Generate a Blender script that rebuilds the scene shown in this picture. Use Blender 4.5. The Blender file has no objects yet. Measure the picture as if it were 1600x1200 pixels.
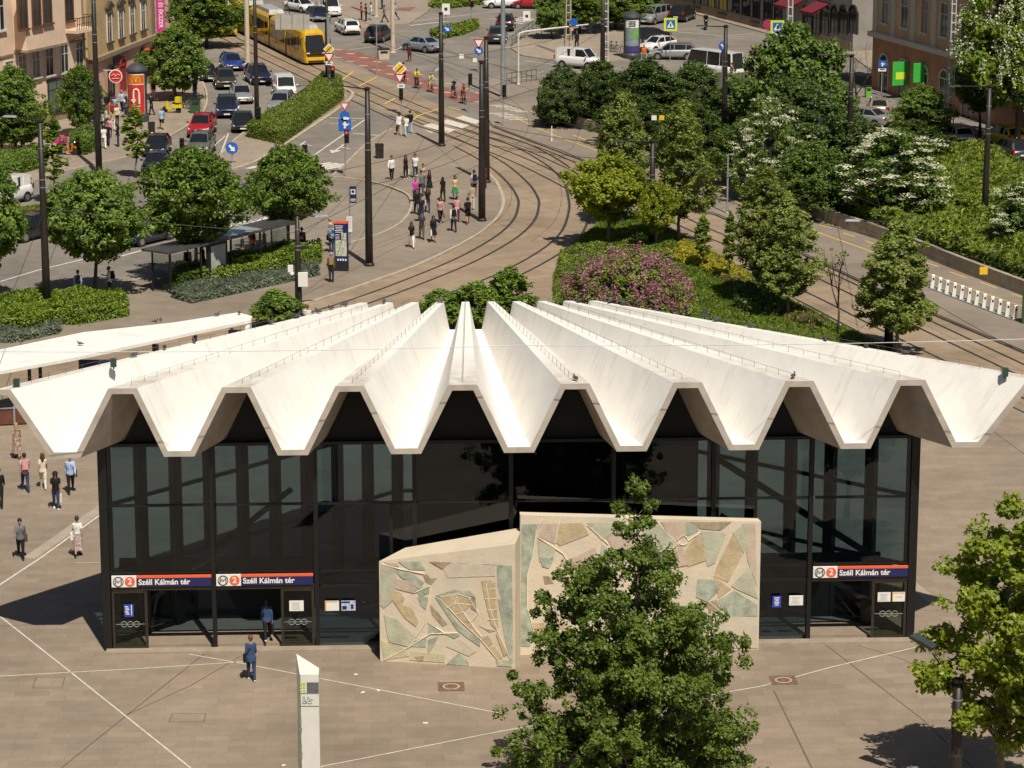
import bpy, bmesh, math, random
import numpy as np
from mathutils import Vector, Matrix
R = math.radians
SC = bpy.context.scene
COL = SC.collection
rng = random.Random(7)

# ------------------------------------------------------------------ survey of the place
CAM_H = 37.0
FPX = 4600.0
TH = math.atan(1134 / FPX)
FW = Vector((0, math.cos(TH), -math.sin(TH)))
UP = Vector((0, math.sin(TH), math.cos(TH)))
RT = Vector((1, 0, 0))
EYE = Vector((0, 0, CAM_H))

def ray(x, y):
    return FW + RT * ((x - 800) / FPX) - UP * ((y - 600) / FPX)

def G(x, y, z=0.0):
    """survey point: where the sight line of the photo meets the level z"""
    d = ray(x, y)
    return EYE + d * ((z - CAM_H) / d.z)

def px_of(p):
    q = Vector(p) - EYE
    zc = q.dot(FW)
    return 800 + FPX * q.dot(RT) / zc, 600 - FPX * q.dot(UP) / zc

def top_z(base, y):
    """height of a vertical over base whose top shows at photo row y"""
    lo, hi = 0.0, 36.0
    for _ in range(40):
        m = (lo + hi) / 2
        if px_of((base[0], base[1], m))[1] > y: lo = m
        else: hi = m
    return lo

def heading(a, b):
    A = G(*a); B = G(*b)
    return math.atan2(B.y - A.y, B.x - A.x)

# ------------------------------------------------------------------ mesh builder
class MB:
    def __init__(s):
        s.v = []; s.f = []; s.m = []; s.mi = 0; s.sm = []; s.smooth = False
    def mat(s, i): s.mi = i; return s
    def add(s, vs, fs):
        o = len(s.v)
        s.v += [tuple(p) for p in vs]
        for f in fs:
            s.f.append([i + o for i in f]); s.m.append(s.mi); s.sm.append(s.smooth)
        return s
    def box(s, c, d, rz=0.0, rx=0.0, ry=0.0, taper=1.0):
        hx, hy, hz = d[0] / 2, d[1] / 2, d[2] / 2
        M = Matrix.Rotation(rz, 3, 'Z') @ Matrix.Rotation(ry, 3, 'Y') @ Matrix.Rotation(rx, 3, 'X')
        vs = []
        for z in (-1, 1):
            t = taper if z > 0 else 1.0
            for x, y in ((-1, -1), (1, -1), (1, 1), (-1, 1)):
                vs.append(Vector(c) + M @ Vector((x * hx * t, y * hy * t, z * hz)))
        return s.add(vs, [(3, 2, 1, 0), (4, 5, 6, 7), (0, 1, 5, 4), (1, 2, 6, 5), (2, 3, 7, 6), (3, 0, 4, 7)])
    def bar(s, a, b, w, h=None):
        a = Vector(a); b = Vector(b); h = h or w
        d = (b - a); L = d.length
        if L < 1e-6: return s
        d /= L
        u = d.cross(Vector((0, 0, 1)))
        if u.length < 1e-3: u = Vector((1, 0, 0))
        u.normalize(); n = u.cross(d)
        vs = []
        for p in (a, b):
            for i, j in ((-1, -1), (1, -1), (1, 1), (-1, 1)):
                vs.append(p + u * (i * w / 2) + n * (j * h / 2))
        return s.add(vs, [(3, 2, 1, 0), (4, 5, 6, 7), (0, 1, 5, 4), (1, 2, 6, 5), (2, 3, 7, 6), (3, 0, 4, 7)])
    def tube(s, pts, rad, n=8, cap=True):
        pts = [Vector(p) for p in pts]
        if not isinstance(rad, (list, tuple)): rad = [rad] * len(pts)
        vs = []; fs = []
        pu = None
        for i, p in enumerate(pts):
            d = (pts[min(i + 1, len(pts) - 1)] - pts[max(i - 1, 0)])
            if d.length < 1e-9: d = Vector((0, 0, 1))
            d.normalize()
            if pu is None:
                u = d.cross(Vector((0, 1, 0)) if abs(d.y) < .9 else Vector((1, 0, 0)))
            else:
                u = pu - d * pu.dot(d)
                if u.length < 1e-4: u = d.cross(Vector((1, 0, 0)))
            u.normalize(); pu = u
            w = d.cross(u)
            for k in range(n):
                a = 2 * math.pi * k / n
                vs.append(p + (u * math.cos(a) + w * math.sin(a)) * rad[i])
        for i in range(len(pts) - 1):
            for k in range(n):
                k2 = (k + 1) % n
                fs.append((i * n + k, i * n + k2, (i + 1) * n + k2, (i + 1) * n + k))
        if cap:
            fs.append(tuple(reversed(range(n)))); fs.append(tuple((len(pts) - 1) * n + k for k in range(n)))
        return s.add(vs, fs)
    def lathe(s, prof, c=(0, 0, 0), n=16):
        vs = []; fs = []
        for r, z in prof:
            for k in range(n):
                a = 2 * math.pi * k / n
                vs.append((c[0] + r * math.cos(a), c[1] + r * math.sin(a), c[2] + z))
        m = len(prof)
        for i in range(m - 1):
            for k in range(n):
                k2 = (k + 1) % n
                fs.append((i * n + k, i * n + k2, (i + 1) * n + k2, (i + 1) * n + k))
        fs.append(tuple(reversed(range(n)))); fs.append(tuple((m - 1) * n + k for k in range(n)))
        return s.add(vs, fs)
    def prism(s, poly, z0, z1):
        n = len(poly)
        a = sum(poly[i][0] * poly[(i + 1) % n][1] - poly[(i + 1) % n][0] * poly[i][1] for i in range(n))
        if a < 0: poly = list(reversed(poly))
        vs = [(p[0], p[1], z0) for p in poly] + [(p[0], p[1], z1) for p in poly]
        fs = [tuple(reversed(range(n))), tuple(range(n, 2 * n))]
        for i in range(n):
            j = (i + 1) % n
            fs.append((i, j, n + j, n + i))
        return s.add(vs, fs)
    def slab(s, poly, axis_o, ax, ay, thick):
        """2-D outline in the plane (axis_o, ax, ay) given a thickness along ax x ay"""
        n = len(poly)
        a = sum(poly[i][0] * poly[(i + 1) % n][1] - poly[(i + 1) % n][0] * poly[i][1] for i in range(n))
        if a < 0: poly = list(reversed(poly))
        o = Vector(axis_o); ax = Vector(ax); ay = Vector(ay); nn = ax.cross(ay).normalized()
        vs = [o + ax * p[0] + ay * p[1] for p in poly] + [o + ax * p[0] + ay * p[1] + nn * thick for p in poly]
        fs = [tuple(reversed(range(n))), tuple(range(n, 2 * n))]
        for i in range(n):
            j = (i + 1) % n
            fs.append((i, j, n + j, n + i))
        return s.add(vs, fs)
    def disc(s, c, ax, ay, r, thick, n=20):
        return s.slab([(r * math.cos(2 * math.pi * k / n), r * math.sin(2 * math.pi * k / n)) for k in range(n)], c, ax, ay, thick)
    def ball(s, c, r, n=10, m=7):
        rx, ry, rz = r if isinstance(r, (list, tuple)) else (r, r, r)
        vs = []; fs = []
        for i in range(m + 1):
            t = math.pi * i / m
            for k in range(n):
                a = 2 * math.pi * k / n
                vs.append((c[0] + rx * math.sin(t) * math.cos(a), c[1] + ry * math.sin(t) * math.sin(a), c[2] + rz * math.cos(t)))
        for i in range(m):
            for k in range(n):
                k2 = (k + 1) % n
                fs.append(((i + 1) * n + k, (i + 1) * n + k2, i * n + k2, i * n + k))
        return s.add(vs, fs)
    def mesh(s, name, mats):
        me = bpy.data.meshes.new(name)
        me.from_pydata(s.v, [], s.f)
        if not isinstance(mats, (list, tuple)): mats = [mats]
        for m in mats: me.materials.append(m)
        me.polygons.foreach_set('material_index', s.m)
        me.polygons.foreach_set('use_smooth', s.sm)
        me.update()
        return me
    def build(s, name, mats, parent=None):
        return link(name, s.mesh(name, mats), parent)

def link(name, me, parent=None):
    o = bpy.data.objects.new(name, me)
    COL.objects.link(o)
    if parent is not None: o.parent = parent
    return o

def tag(o, label=None, cat=None, group=None, kind=None):
    if label: o['label'] = label
    if cat: o['category'] = cat
    if group: o['group'] = group
    if kind: o['kind'] = kind
    return o

def thing(name, loc, rz, label, cat, group=None):
    o = bpy.data.objects.new(name, None)
    o.empty_display_size = .3
    COL.objects.link(o)
    o.location = loc; o.rotation_euler = (0, 0, rz)
    return tag(o, label, cat, group)

def kids(o): return [c for c in o.children]

def copy_tree(o, parent=None):
    c = o.copy(); COL.objects.link(c)
    c.parent = parent
    for ch in list(o.children): copy_tree(ch, c)
    return c

def remat(o, mp):
    """give a copied thing its own paint: object-level material slots"""
    for ob in [o] + list(o.children_recursive):
        if ob.type != 'MESH': continue
        for i, sl in enumerate(ob.material_slots):
            dm = ob.data.materials[i]
            if dm is not None and dm.name in mp:
                sl.link = 'OBJECT'; sl.material = mp[dm.name]

# ------------------------------------------------------------------ materials
MATS = {}
def srgb(r, g, b):
    f = lambda c: (c / 255 / 12.92) if c / 255 <= .04045 else ((c / 255 + .055) / 1.055) ** 2.4
    return (f(r), f(g), f(b))

def mat(name, col, rough=.6, metal=0.0, var=.12, scale=2.0, bump=0.0, spec=.5, coat=0.0, alpha=None, col2=None, detail=6, emit=None):
    if name in MATS: return MATS[name]
    m = bpy.data.materials.new(name); m.use_nodes = True
    nt = m.node_tree; b = nt.nodes['Principled BSDF']
    b.inputs['Roughness'].default_value = rough
    b.inputs['Metallic'].default_value = metal
    b.inputs['Specular IOR Level'].default_value = spec
    if coat: b.inputs['Coat Weight'].default_value = coat; b.inputs['Coat Roughness'].default_value = .05
    if emit:
        b.inputs['Emission Color'].default_value = (*emit[0], 1); b.inputs['Emission Strength'].default_value = emit[1]
    c1 = [max(0, c * (1 - var)) for c in col]
    c2 = list(col2) if col2 else [min(1, c * (1 + var)) for c in col]
    geo = nt.nodes.new('ShaderNodeNewGeometry')
    no = nt.nodes.new('ShaderNodeTexNoise'); no.inputs['Scale'].default_value = scale; no.inputs['Detail'].default_value = detail
    no.inputs['Roughness'].default_value = .62
    nt.links.new(geo.outputs['Position'], no.inputs['Vector'])
    rp = nt.nodes.new('ShaderNodeValToRGB')
    rp.color_ramp.elements[0].position = .32; rp.color_ramp.elements[1].position = .68
    rp.color_ramp.elements[0].color = (*c1, 1); rp.color_ramp.elements[1].color = (*c2, 1)
    nt.links.new(no.outputs['Fac'], rp.inputs['Fac'])
    nt.links.new(rp.outputs['Color'], b.inputs['Base Color'])
    if bump:
        n2 = nt.nodes.new('ShaderNodeTexNoise'); n2.inputs['Scale'].default_value = scale * 6; n2.inputs['Detail'].default_value = 4
        nt.links.new(geo.outputs['Position'], n2.inputs['Vector'])
        bp = nt.nodes.new('ShaderNodeBump'); bp.inputs['Strength'].default_value = bump; bp.inputs['Distance'].default_value = .05
        nt.links.new(n2.outputs['Fac'], bp.inputs['Height']); nt.links.new(bp.outputs['Normal'], b.inputs['Normal'])
    MATS[name] = m
    return m

def paving_mat(name, col, bw, bh, rot, mort=.72, var=.10, stain=.22, rough=.8, offset=.5):
    m = bpy.data.materials.new(name); m.use_nodes = True
    nt = m.node_tree; b = nt.nodes['Principled BSDF']; L = nt.links.new
    b.inputs['Roughness'].default_value = rough; b.inputs['Specular IOR Level'].default_value = .3
    geo = nt.nodes.new('ShaderNodeNewGeometry')
    mp = nt.nodes.new('ShaderNodeMapping'); mp.inputs['Rotation'].default_value = (0, 0, -rot)
    L(geo.outputs['Position'], mp.inputs['Vector'])
    br = nt.nodes.new('ShaderNodeTexBrick')
    br.offset = offset
    br.inputs['Scale'].default_value = 1.0; br.inputs['Brick Width'].default_value = bw; br.inputs['Row Height'].default_value = bh
    br.inputs['Mortar Size'].default_value = .012; br.inputs['Mortar Smooth'].default_value = .3
    br.inputs['Color1'].default_value = (*[c * (1 - var) for c in col], 1)
    br.inputs['Color2'].default_value = (*[c * (1 + var) for c in col], 1)
    br.inputs['Mortar'].default_value = (*[c * mort for c in col], 1)
    L(mp.outputs['Vector'], br.inputs['Vector'])
    cur = br.outputs['Color']
    for sc, amt, lo, hi in ((.12, stain, .35, .7), (.9, stain * .55, .35, .7), (14, stain * .5, .3, .72), (5.5, stain * 1.1, .24, .36)):
        no = nt.nodes.new('ShaderNodeTexNoise'); no.inputs['Scale'].default_value = sc; no.inputs['Detail'].default_value = 7; no.inputs['Roughness'].default_value = .65
        L(geo.outputs['Position'], no.inputs['Vector'])
        rp = nt.nodes.new('ShaderNodeMapRange'); rp.inputs['From Min'].default_value = lo; rp.inputs['From Max'].default_value = hi
        rp.inputs['To Min'].default_value = 1 - amt; rp.inputs['To Max'].default_value = 1 + amt * .6
        L(no.outputs['Fac'], rp.inputs['Value'])
        mx = nt.nodes.new('ShaderNodeVectorMath'); mx.operation = 'SCALE'
        L(cur, mx.inputs[0]); L(rp.outputs['Result'], mx.inputs['Scale'])
        cur = mx.outputs['Vector']
    L(cur, b.inputs['Base Color'])
    MATS[name] = m
    return m

def leaf_mat(name, ca, cb, trans=.35, patch=.5):
    m = bpy.data.materials.new(name); m.use_nodes = True
    nt = m.node_tree; L = nt.links.new
    b = nt.nodes['Principled BSDF']; out = nt.nodes['Material Output']
    b.inputs['Roughness'].default_value = .45; b.inputs['Specular IOR Level'].default_value = .35
    geo = nt.nodes.new('ShaderNodeNewGeometry')
    no = nt.nodes.new('ShaderNodeTexNoise'); no.inputs['Scale'].default_value = patch; no.inputs['Detail'].default_value = 2
    L(geo.outputs['Position'], no.inputs['Vector'])
    ad = nt.nodes.new('ShaderNodeMath'); ad.operation = 'MULTIPLY_ADD'
    L(geo.outputs['Random Per Island'], ad.inputs[0]); ad.inputs[1].default_value = .7
    sb = nt.nodes.new('ShaderNodeMath'); sb.operation = 'MULTIPLY_ADD'; sb.inputs[1].default_value = 1.2; sb.inputs[2].default_value = -.45
    L(no.outputs['Fac'], sb.inputs[0]); L(sb.outputs['Value'], ad.inputs[2])
    rp = nt.nodes.new('ShaderNodeValToRGB')
    rp.color_ramp.elements[0].color = (*ca, 1); rp.color_ramp.elements[1].color = (*cb, 1)
    L(ad.outputs['Value'], rp.inputs['Fac']); L(rp.outputs['Color'], b.inputs['Base Color'])
    tr = nt.nodes.new('ShaderNodeBsdfTranslucent')
    hs = nt.nodes.new('ShaderNodeHueSaturation'); hs.inputs['Saturation'].default_value = 1.15; hs.inputs['Value'].default_value = 1.3
    L(rp.outputs['Color'], hs.inputs['Color']); L(hs.outputs['Color'], tr.inputs['Color'])
    mx = nt.nodes.new('ShaderNodeMixShader'); mx.inputs['Fac'].default_value = trans
    L(b.outputs['BSDF'], mx.inputs[1]); L(tr.outputs['BSDF'], mx.inputs[2]); L(mx.outputs['Shader'], out.inputs['Surface'])
    MATS[name] = m
    return m

def glass_mat(name, tint, refl=1.0, rough=0.0, base=0.0):
    m = bpy.data.materials.new(name); m.use_nodes = True
    nt = m.node_tree; L = nt.links.new
    nt.nodes.remove(nt.nodes['Principled BSDF']); out = nt.nodes['Material Output']
    t = nt.nodes.new('ShaderNodeBsdfTransparent'); t.inputs['Color'].default_value = (*tint, 1)
    g = nt.nodes.new('ShaderNodeBsdfGlossy'); g.inputs['Roughness'].default_value = rough
    geo = nt.nodes.new('ShaderNodeNewGeometry')
    def mth(op, x, y=None):
        n = nt.nodes.new('ShaderNodeMath'); n.operation = op
        for i, q in enumerate((x, y)):
            if q is None: continue
            if isinstance(q, (int, float)): n.inputs[i].default_value = q
            else: L(q, n.inputs[i])
        return n.outputs[0]
    dt = nt.nodes.new('ShaderNodeVectorMath'); dt.operation = 'DOT_PRODUCT'
    L(geo.outputs['Normal'], dt.inputs[0]); L(geo.outputs['Incoming'], dt.inputs[1])
    inv = mth('SUBTRACT', 1.0, mth('ABSOLUTE', dt.outputs['Value']))
    mu = nt.nodes.new('ShaderNodeMath'); mu.operation = 'MULTIPLY_ADD'; mu.inputs[1].default_value = .96 * refl; mu.inputs[2].default_value = .025 + base; mu.use_clamp = True
    L(mth('POWER', inv, 5.0), mu.inputs[0])
    mx = nt.nodes.new('ShaderNodeMixShader')
    L(mu.outputs['Value'], mx.inputs['Fac']); L(t.outputs['BSDF'], mx.inputs[1]); L(g.outputs['BSDF'], mx.inputs[2])
    L(mx.outputs['Shader'], out.inputs['Surface'])
    MATS[name] = m
    return m

_tx = {}
def text_mesh(txt, size, bold=0.0, extrude=.004):
    k = (txt, size, bold)
    if k in _tx: return _tx[k]
    cu = bpy.data.curves.new('lettering', 'FONT')
    cu.body = txt; cu.size = size; cu.extrude = extrude; cu.offset = bold; cu.align_x = 'CENTER'; cu.align_y = 'CENTER'
    cu.resolution_u = 3
    o = bpy.data.objects.new('lettering', cu); COL.objects.link(o)
    dg = bpy.context.evaluated_depsgraph_get(); dg.update()
    me = bpy.data.meshes.new_from_object(o.evaluated_get(dg))
    bpy.data.objects.remove(o); bpy.data.curves.remove(cu)
    me.name = 'lettering'
    _tx[k] = me
    return me

def text(txt, size, m, parent, loc, rot=(math.pi / 2, 0, 0), bold=0.0, name='lettering'):
    me = text_mesh(txt, size, bold).copy()
    me.materials.clear(); me.materials.append(m)
    o = link(name, me, parent); o.location = loc; o.rotation_euler = rot
    return o
# ------------------------------------------------------------------ camera, sun, sky
cd = bpy.data.cameras.new('camera'); cam = bpy.data.objects.new('camera', cd); COL.objects.link(cam)
cam.location = EYE; cam.rotation_euler = (math.pi / 2 - TH, 0, 0)
cd.sensor_width = 36; cd.lens = FPX / 1600 * 36; cd.clip_start = 1; cd.clip_end = 3000
SC.camera = cam
SUN_EL = R(57.5)
sdir = Vector((-.325, .946, 0)).normalized() * math.cos(SUN_EL) + Vector((0, 0, -math.sin(SUN_EL)))
sl = bpy.data.lights.new('sun', 'SUN'); so = bpy.data.objects.new('sun', sl); COL.objects.link(so)
sl.energy = 5.0; sl.angle = R(.5); sl.color = (1.0, .93, .81)
so.rotation_euler = sdir.to_track_quat('-Z', 'Y').to_euler(); so.location = (60, -40, 90)
W = bpy.data.worlds.new('World'); SC.world = W; W.use_nodes = True
sk = W.node_tree.nodes.new('ShaderNodeTexSky'); sk.sky_type = 'NISHITA'; sk.sun_disc = False
sk.sun_elevation = SUN_EL; sk.sun_rotation = math.atan2(-sdir.x, -sdir.y); sk.air_density = 1.0; sk.dust_density = 1.5
bg = W.node_tree.nodes['Background']; bg.inputs['Strength'].default_value = .042
W.node_tree.links.new(sk.outputs['Color'], bg.inputs['Color'])
SC.view_settings.view_transform = 'Standard'; SC.view_settings.look = 'None'
SC.view_settings.exposure = 0.0; SC.view_settings.gamma = 1.0
SC.cycles.max_bounces = 8; SC.cycles.transparent_max_bounces = 16
SC.cycles.caustics_reflective = False; SC.cycles.caustics_refractive = False

# ------------------------------------------------------------------ ground sheets
SL = G(168, 1015); SR = G(1423, 997)
S_MID = (SL + SR) / 2
S_DX = (SR - SL).normalized()
S_YAW = math.atan2(S_DX.y, S_DX.x)
S_N = Vector((-S_DX.y, S_DX.x, 0))
def loc2w(x, y, z=0): return S_MID + S_DX * x + S_N * y + Vector((0, 0, z))

m_asph = paving_mat('asphalt', (.205, .182, .155), 60, 60, 0, mort=.95, var=.02, stain=.26)
m_plaza = paving_mat('plaza_slabs', (.268, .212, .157), 1.25, .55, S_YAW, mort=.82, var=.075, stain=.19)
m_bay = paving_mat('bay_concrete', (.26, .22, .175), 6, 6, .3, mort=.85, var=.04, stain=.22)
m_plat = paving_mat('platform_asphalt', (.255, .208, .16), 40, 40, .3, mort=.9, var=.03, stain=.2)
m_side = paving_mat('sidewalk_slabs', (.30, .245, .19), .6, .6, .5, mort=.8, var=.06, stain=.2)
m_track = paving_mat('track_slabs', (.285, .215, .148), 2.4, .75, .62, mort=.72, var=.09, stain=.22)
m_path = paving_mat('path_asphalt', (.245, .203, .162), 40, 40, 0, mort=.9, var=.03, stain=.18)
m_kerb = mat('kerb_stone', (.42, .35, .26), .85, var=.2, scale=1.5)
m_white = mat('road_paint', (.60, .56, .49), .7, var=.2, scale=3)
m_yell = mat('yellow_road_paint', (.62, .42, .10), .7, var=.2, scale=3)
m_red = mat('red_asphalt', (.24, .105, .085), .8, var=.25, scale=.8)
m_rail = mat('rail_steel', (.10, .085, .075), .35, metal=.6, var=.3, scale=2)
m_groove = mat('rail_groove', (.035, .03, .026), .7)
m_soil = mat('soil', (.07, .06, .03), .9, var=.4, scale=1.2, col2=(.06, .09, .02))
m_darkline = mat('line_dark', (.13, .10, .075), .9)

def smooth(pts, n=6):
    out = []
    P = [Vector((p[0], p[1], 0)) for p in pts]
    for i in range(len(P) - 1):
        p0 = P[max(i - 1, 0)]; p1 = P[i]; p2 = P[i + 1]; p3 = P[min(i + 2, len(P) - 1)]
        for k in range(n):
            t = k / n
            out.append(.5 * ((2 * p1) + (p2 - p0) * t + (2 * p0 - 5 * p1 + 4 * p2 - p3) * t * t + (3 * p1 - p0 - 3 * p2 + p3) * t ** 3))
    out.append(P[-1]); return out
def offset(pts, d):
    out = []
    for i, p in enumerate(pts):
        t = pts[min(i + 1, len(pts) - 1)] - pts[max(i - 1, 0)]
        t = Vector((t.x, t.y, 0)).normalized()
        out.append(p + Vector((-t.y, t.x, 0)) * d)
    return out
REGIONS = []
def wpoly(pts, z=0): return [G(x, y, z) for x, y in pts]
def inside(p, poly):
    c = False; n = len(poly)
    for i in range(n):
        a = poly[i]; b = poly[(i + 1) % n]
        if (a[1] > p[1]) != (b[1] > p[1]) and p[0] < (b[0] - a[0]) * (p[1] - a[1]) / (b[1] - a[1]) + a[0]: c = not c
    return c
def sheet(name, pts, z, m, raised=False, world=None):
    poly = world or wpoly(pts, z)
    mb = MB(); mb.prism([(p[0], p[1]) for p in poly], -.3 if raised else z - .002, z)
    o = mb.build(name, m); tag(o, kind='structure')
    REGIONS.append((poly, z))
    return o
def gz(p):
    z = 0
    for poly, zz in REGIONS:
        if inside(p, poly): z = zz
    return z
def GP(x, y):
    p = G(x, y); z = gz(p)
    if z:
        p = G(x, y, z)
    return p
def ribbon(mb, pts, w, z0, z1=None):
    a = offset(pts, w / 2); b = offset(pts, -w / 2); n = len(pts)
    if z1 is None: z1 = z0 + .002
    vs = [(p.x, p.y, z1) for p in a] + [(p.x, p.y, z1) for p in b] + [(p.x, p.y, z0) for p in a] + [(p.x, p.y, z0) for p in b]
    fs = []
    for i in range(n - 1):
        fs += [(i, n + i, n + i + 1, i + 1), (i, i + 1, 2 * n + i + 1, 2 * n + i), (n + i, 3 * n + i, 3 * n + i + 1, n + i + 1)]
    fs += [(0, 2 * n, 3 * n, n), (n - 1, 2 * n - 1, 4 * n - 1, 3 * n - 1)]
    mb.add(vs, fs)
def line(mb, pts, w, z, sm=0):
    P = [G(x, y, z) for x, y in pts]
    if sm: P = smooth(P, sm)
    ribbon(mb, P, w, z, z + .003)

mb = MB(); mb.prism([(-900, 40), (900, 40), (900, 1500), (-900, 1500)], -.5, 0)
tag(mb.build('ground', m_asph), kind='structure')

T_EDGE = [(707, 227), (747, 257), (773, 280), (785, 305), (785, 325), (770, 347), (733, 373), (660, 410), (593, 435), (510, 463), (460, 477), (360, 502), (250, 525), (0, 570), (-300, 640)]
KERB_R = [(770, 197), (830, 220), (903, 247), (1040, 315), (1119, 335), (1270, 404), (1350, 442), (1462, 492), (1600, 550), (1760, 618)]
sheet('track_bed', [(150, -30), (300, -40), (470, 60), (524, 92), (600, 124), (690, 166), (770, 197)] + KERB_R[1:] + [(1760, 760), (1450, 700), (870, 640), (-300, 720)] + list(reversed(T_EDGE)) + [(660, 200), (560, 158), (430, 108), (340, 75), (240, 40)], .006, m_track)
sheet('plaza_paving', [(-500, 730), (-300, 660), (0, 608), (300, 560), (500, 540), (868, 545), (1381, 600), (1530, 612), (1760, 690), (2200, 1500), (-700, 1500)], .012, m_plaza)
sheet('platform', [(-300, 545), (0, 482), (190, 441), (330, 414), (470, 393), (560, 375), (610, 357), (635, 338), (643, 318), (635, 302), (600, 288), (560, 280), (517, 275), (535, 260), (572, 225), (612, 200), (645, 195), (690, 214)] + T_EDGE, .12, m_plat, True)
sheet('sidewalk', [(-300, 345), (0, 292), (100, 267), (160, 253), (210, 240), (262, 214), (300, 190), (322, 165), (318, 130), (290, 100), (250, 68), (205, 30), (150, -30), (-300, -30)], .12, m_side, True)
sheet('bus_bay', [(517, 275), (560, 280), (600, 288), (635, 302), (643, 318), (635, 338), (610, 357), (560, 375), (470, 393), (430, 398), (440, 340), (470, 300)], .005, m_bay)
sheet('traffic_island', [(325, 257), (350, 263), (378, 259), (425, 237), (543, 158), (541, 138), (505, 128), (480, 138), (385, 203), (345, 240)], .12, m_side, True)
sheet('path', KERB_R + [(1760, 520), (1600, 460), (1515, 428), (1440, 398), (1385, 377), (1257, 332), (1120, 268), (1000, 222), (905, 198), (845, 180), (838, 150), (790, 158), (752, 165)], .12, m_path, True)
BED = [(987, 329), (1040, 355), (1119, 399), (1180, 434), (1250, 477), (1312, 510), (1385, 545), (1400, 600), (868, 560), (866, 500), (868, 425), (874, 398), (905, 372), (945, 342)]
sheet('planting_bed', BED, .16, m_soil, True)
WL = [(846, 181), (905, 200), (1000, 224), (1120, 269), (1257, 333), (1385, 378), (1440, 399), (1515, 429), (1600, 461), (1760, 522)]
BANK_W = [Vector((p.x, p.y, .8)) for p in offset(smooth([G(x, y, .12) for x, y in WL], 4), .12)] + wpoly([(2000, 420), (1800, 120), (1420, 120), (1330, 118), (1180, 112), (1010, 118), (930, 112), (870, 118), (840, 140)], .8)
sheet('bank', None, .8, m_soil, True, world=BANK_W)
sheet('parking_road', [(1270, 215), (1230, 180), (1290, 140), (1400, 135), (1500, 165), (1700, 230), (1800, 330), (1640, 290), (1560, 245), (1450, 228), (1380, 212)], .812, m_asph, False)
sheet('far_pavement', [(520, -20), (700, -20), (668, 18), (640, 36), (560, 44), (528, 28)], .1, m_side, True)
sheet('corner_pavement', [(798, 75), (828, 50), (880, 38), (965, 28), (1016, 60), (985, 92), (930, 98), (860, 93), (815, 86)], .1, m_side, True)
sheet('crossing_pavement', [(752, 132), (790, 112), (840, 110), (850, 134), (800, 150), (755, 160)], .1, m_path, True)
sheet('street_pavement', [(1060, -5), (1082, 20), (1200, 52), (1335, 90), (1420, 150), (1600, 215), (1800, 290), (1800, -60), (1060, -60)], .1, m_side, True)

# kerbs, rails, painted markings: parts of the ground
mb = MB()
def kerb(pts, w=.16, z=.135, sm=4): 
    P = [G(x, y, .12) for x, y in pts]
    ribbon(mb, smooth(P, sm) if sm else P, w, -.2, z)
kerb([(-300, 545), (0, 482), (190, 441), (330, 414), (470, 393), (560, 375), (610, 357), (635, 338), (643, 318), (635, 302), (600, 288), (560, 280), (517, 275)])
kerb([(517, 275), (535, 260), (572, 225), (612, 200)])
kerb(T_EDGE[1:], .22)
kerb([(-300, 345), (0, 292), (100, 267), (160, 253), (210, 240), (262, 214), (300, 190), (322, 165), (318, 130), (290, 100), (250, 68), (205, 30)])
kerb([(325, 257), (350, 263), (378, 259), (425, 237), (543, 158), (541, 138), (505, 128)], .3)
kerb([(480, 138), (385, 203), (345, 240), (325, 257)])
kerb([(945, 342), (987, 329), (1040, 355), (1119, 399), (1180, 434), (1250, 477), (1312, 510), (1385, 545)], .3, .2)
tag(mb.build('kerb', m_kerb), kind='structure')
mb = MB()
P = smooth([G(x, y, .12) for x, y in KERB_R], 4); ribbon(mb, offset(P, .12), .14, -.2, .128)  # dark kerb edge: the platform edge's shadow is put into its colour
tag(mb.build('kerb_edge_shadow', m_groove), kind='structure')

zz = lambda pts: [(460 + x / 3, 80 + y / 3) for x, y in pts]
T1 = zz([(-700, -290), (-300, -60), (90, 130), (330, 240), (560, 345), (760, 430), (930, 520), (1040, 610), (1090, 680), (1097, 730), (1070, 800), (980, 880), (800, 980), (560, 1080), (330, 1165), (0, 1270), (-400, 1380), (-1000, 1520), (-2000, 1720)])
T2 = zz([(-700, -360), (-300, -130), (90, 55), (330, 165), (560, 262), (760, 335), (900, 383), (1060, 440), (1200, 515), (1300, 600), (1330, 680), (1335, 750), (1300, 850), (1200, 940), (1020, 1040), (800, 1130), (600, 1205), (200, 1310), (-300, 1430), (-1000, 1590), (-2000, 1800)])
T3 = [(660, 175), (740, 203), (840, 236), (930, 277), (1040, 333), (1120, 370), (1261, 420), (1345, 458), (1445, 507), (1600, 580), (1760, 655)]
T4 = [(620, 180), (720, 215), (820, 254), (920, 305), (1010, 357), (1110, 405), (1238, 456), (1345, 510), (1450, 562), (1600, 634), (1760, 710)]
mr = MB(); mg = MB()
for T in (T1, T2, T3, T4):
    P = smooth([G(x, y) for x, y in T], 7)
    for s in (-1, 1):
        ribbon(mr, offset(P, s * .7175), .075, .004, .016)
        ribbon(mg, offset(P, s * .655), .06, .004, .012)
        ribbon(mg, offset(P, s * .79), .05, .004, .011)
tag(mr.build('rails', m_rail), kind='structure'); tag(mg.build('rail_grooves', m_groove), kind='structure')

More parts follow.
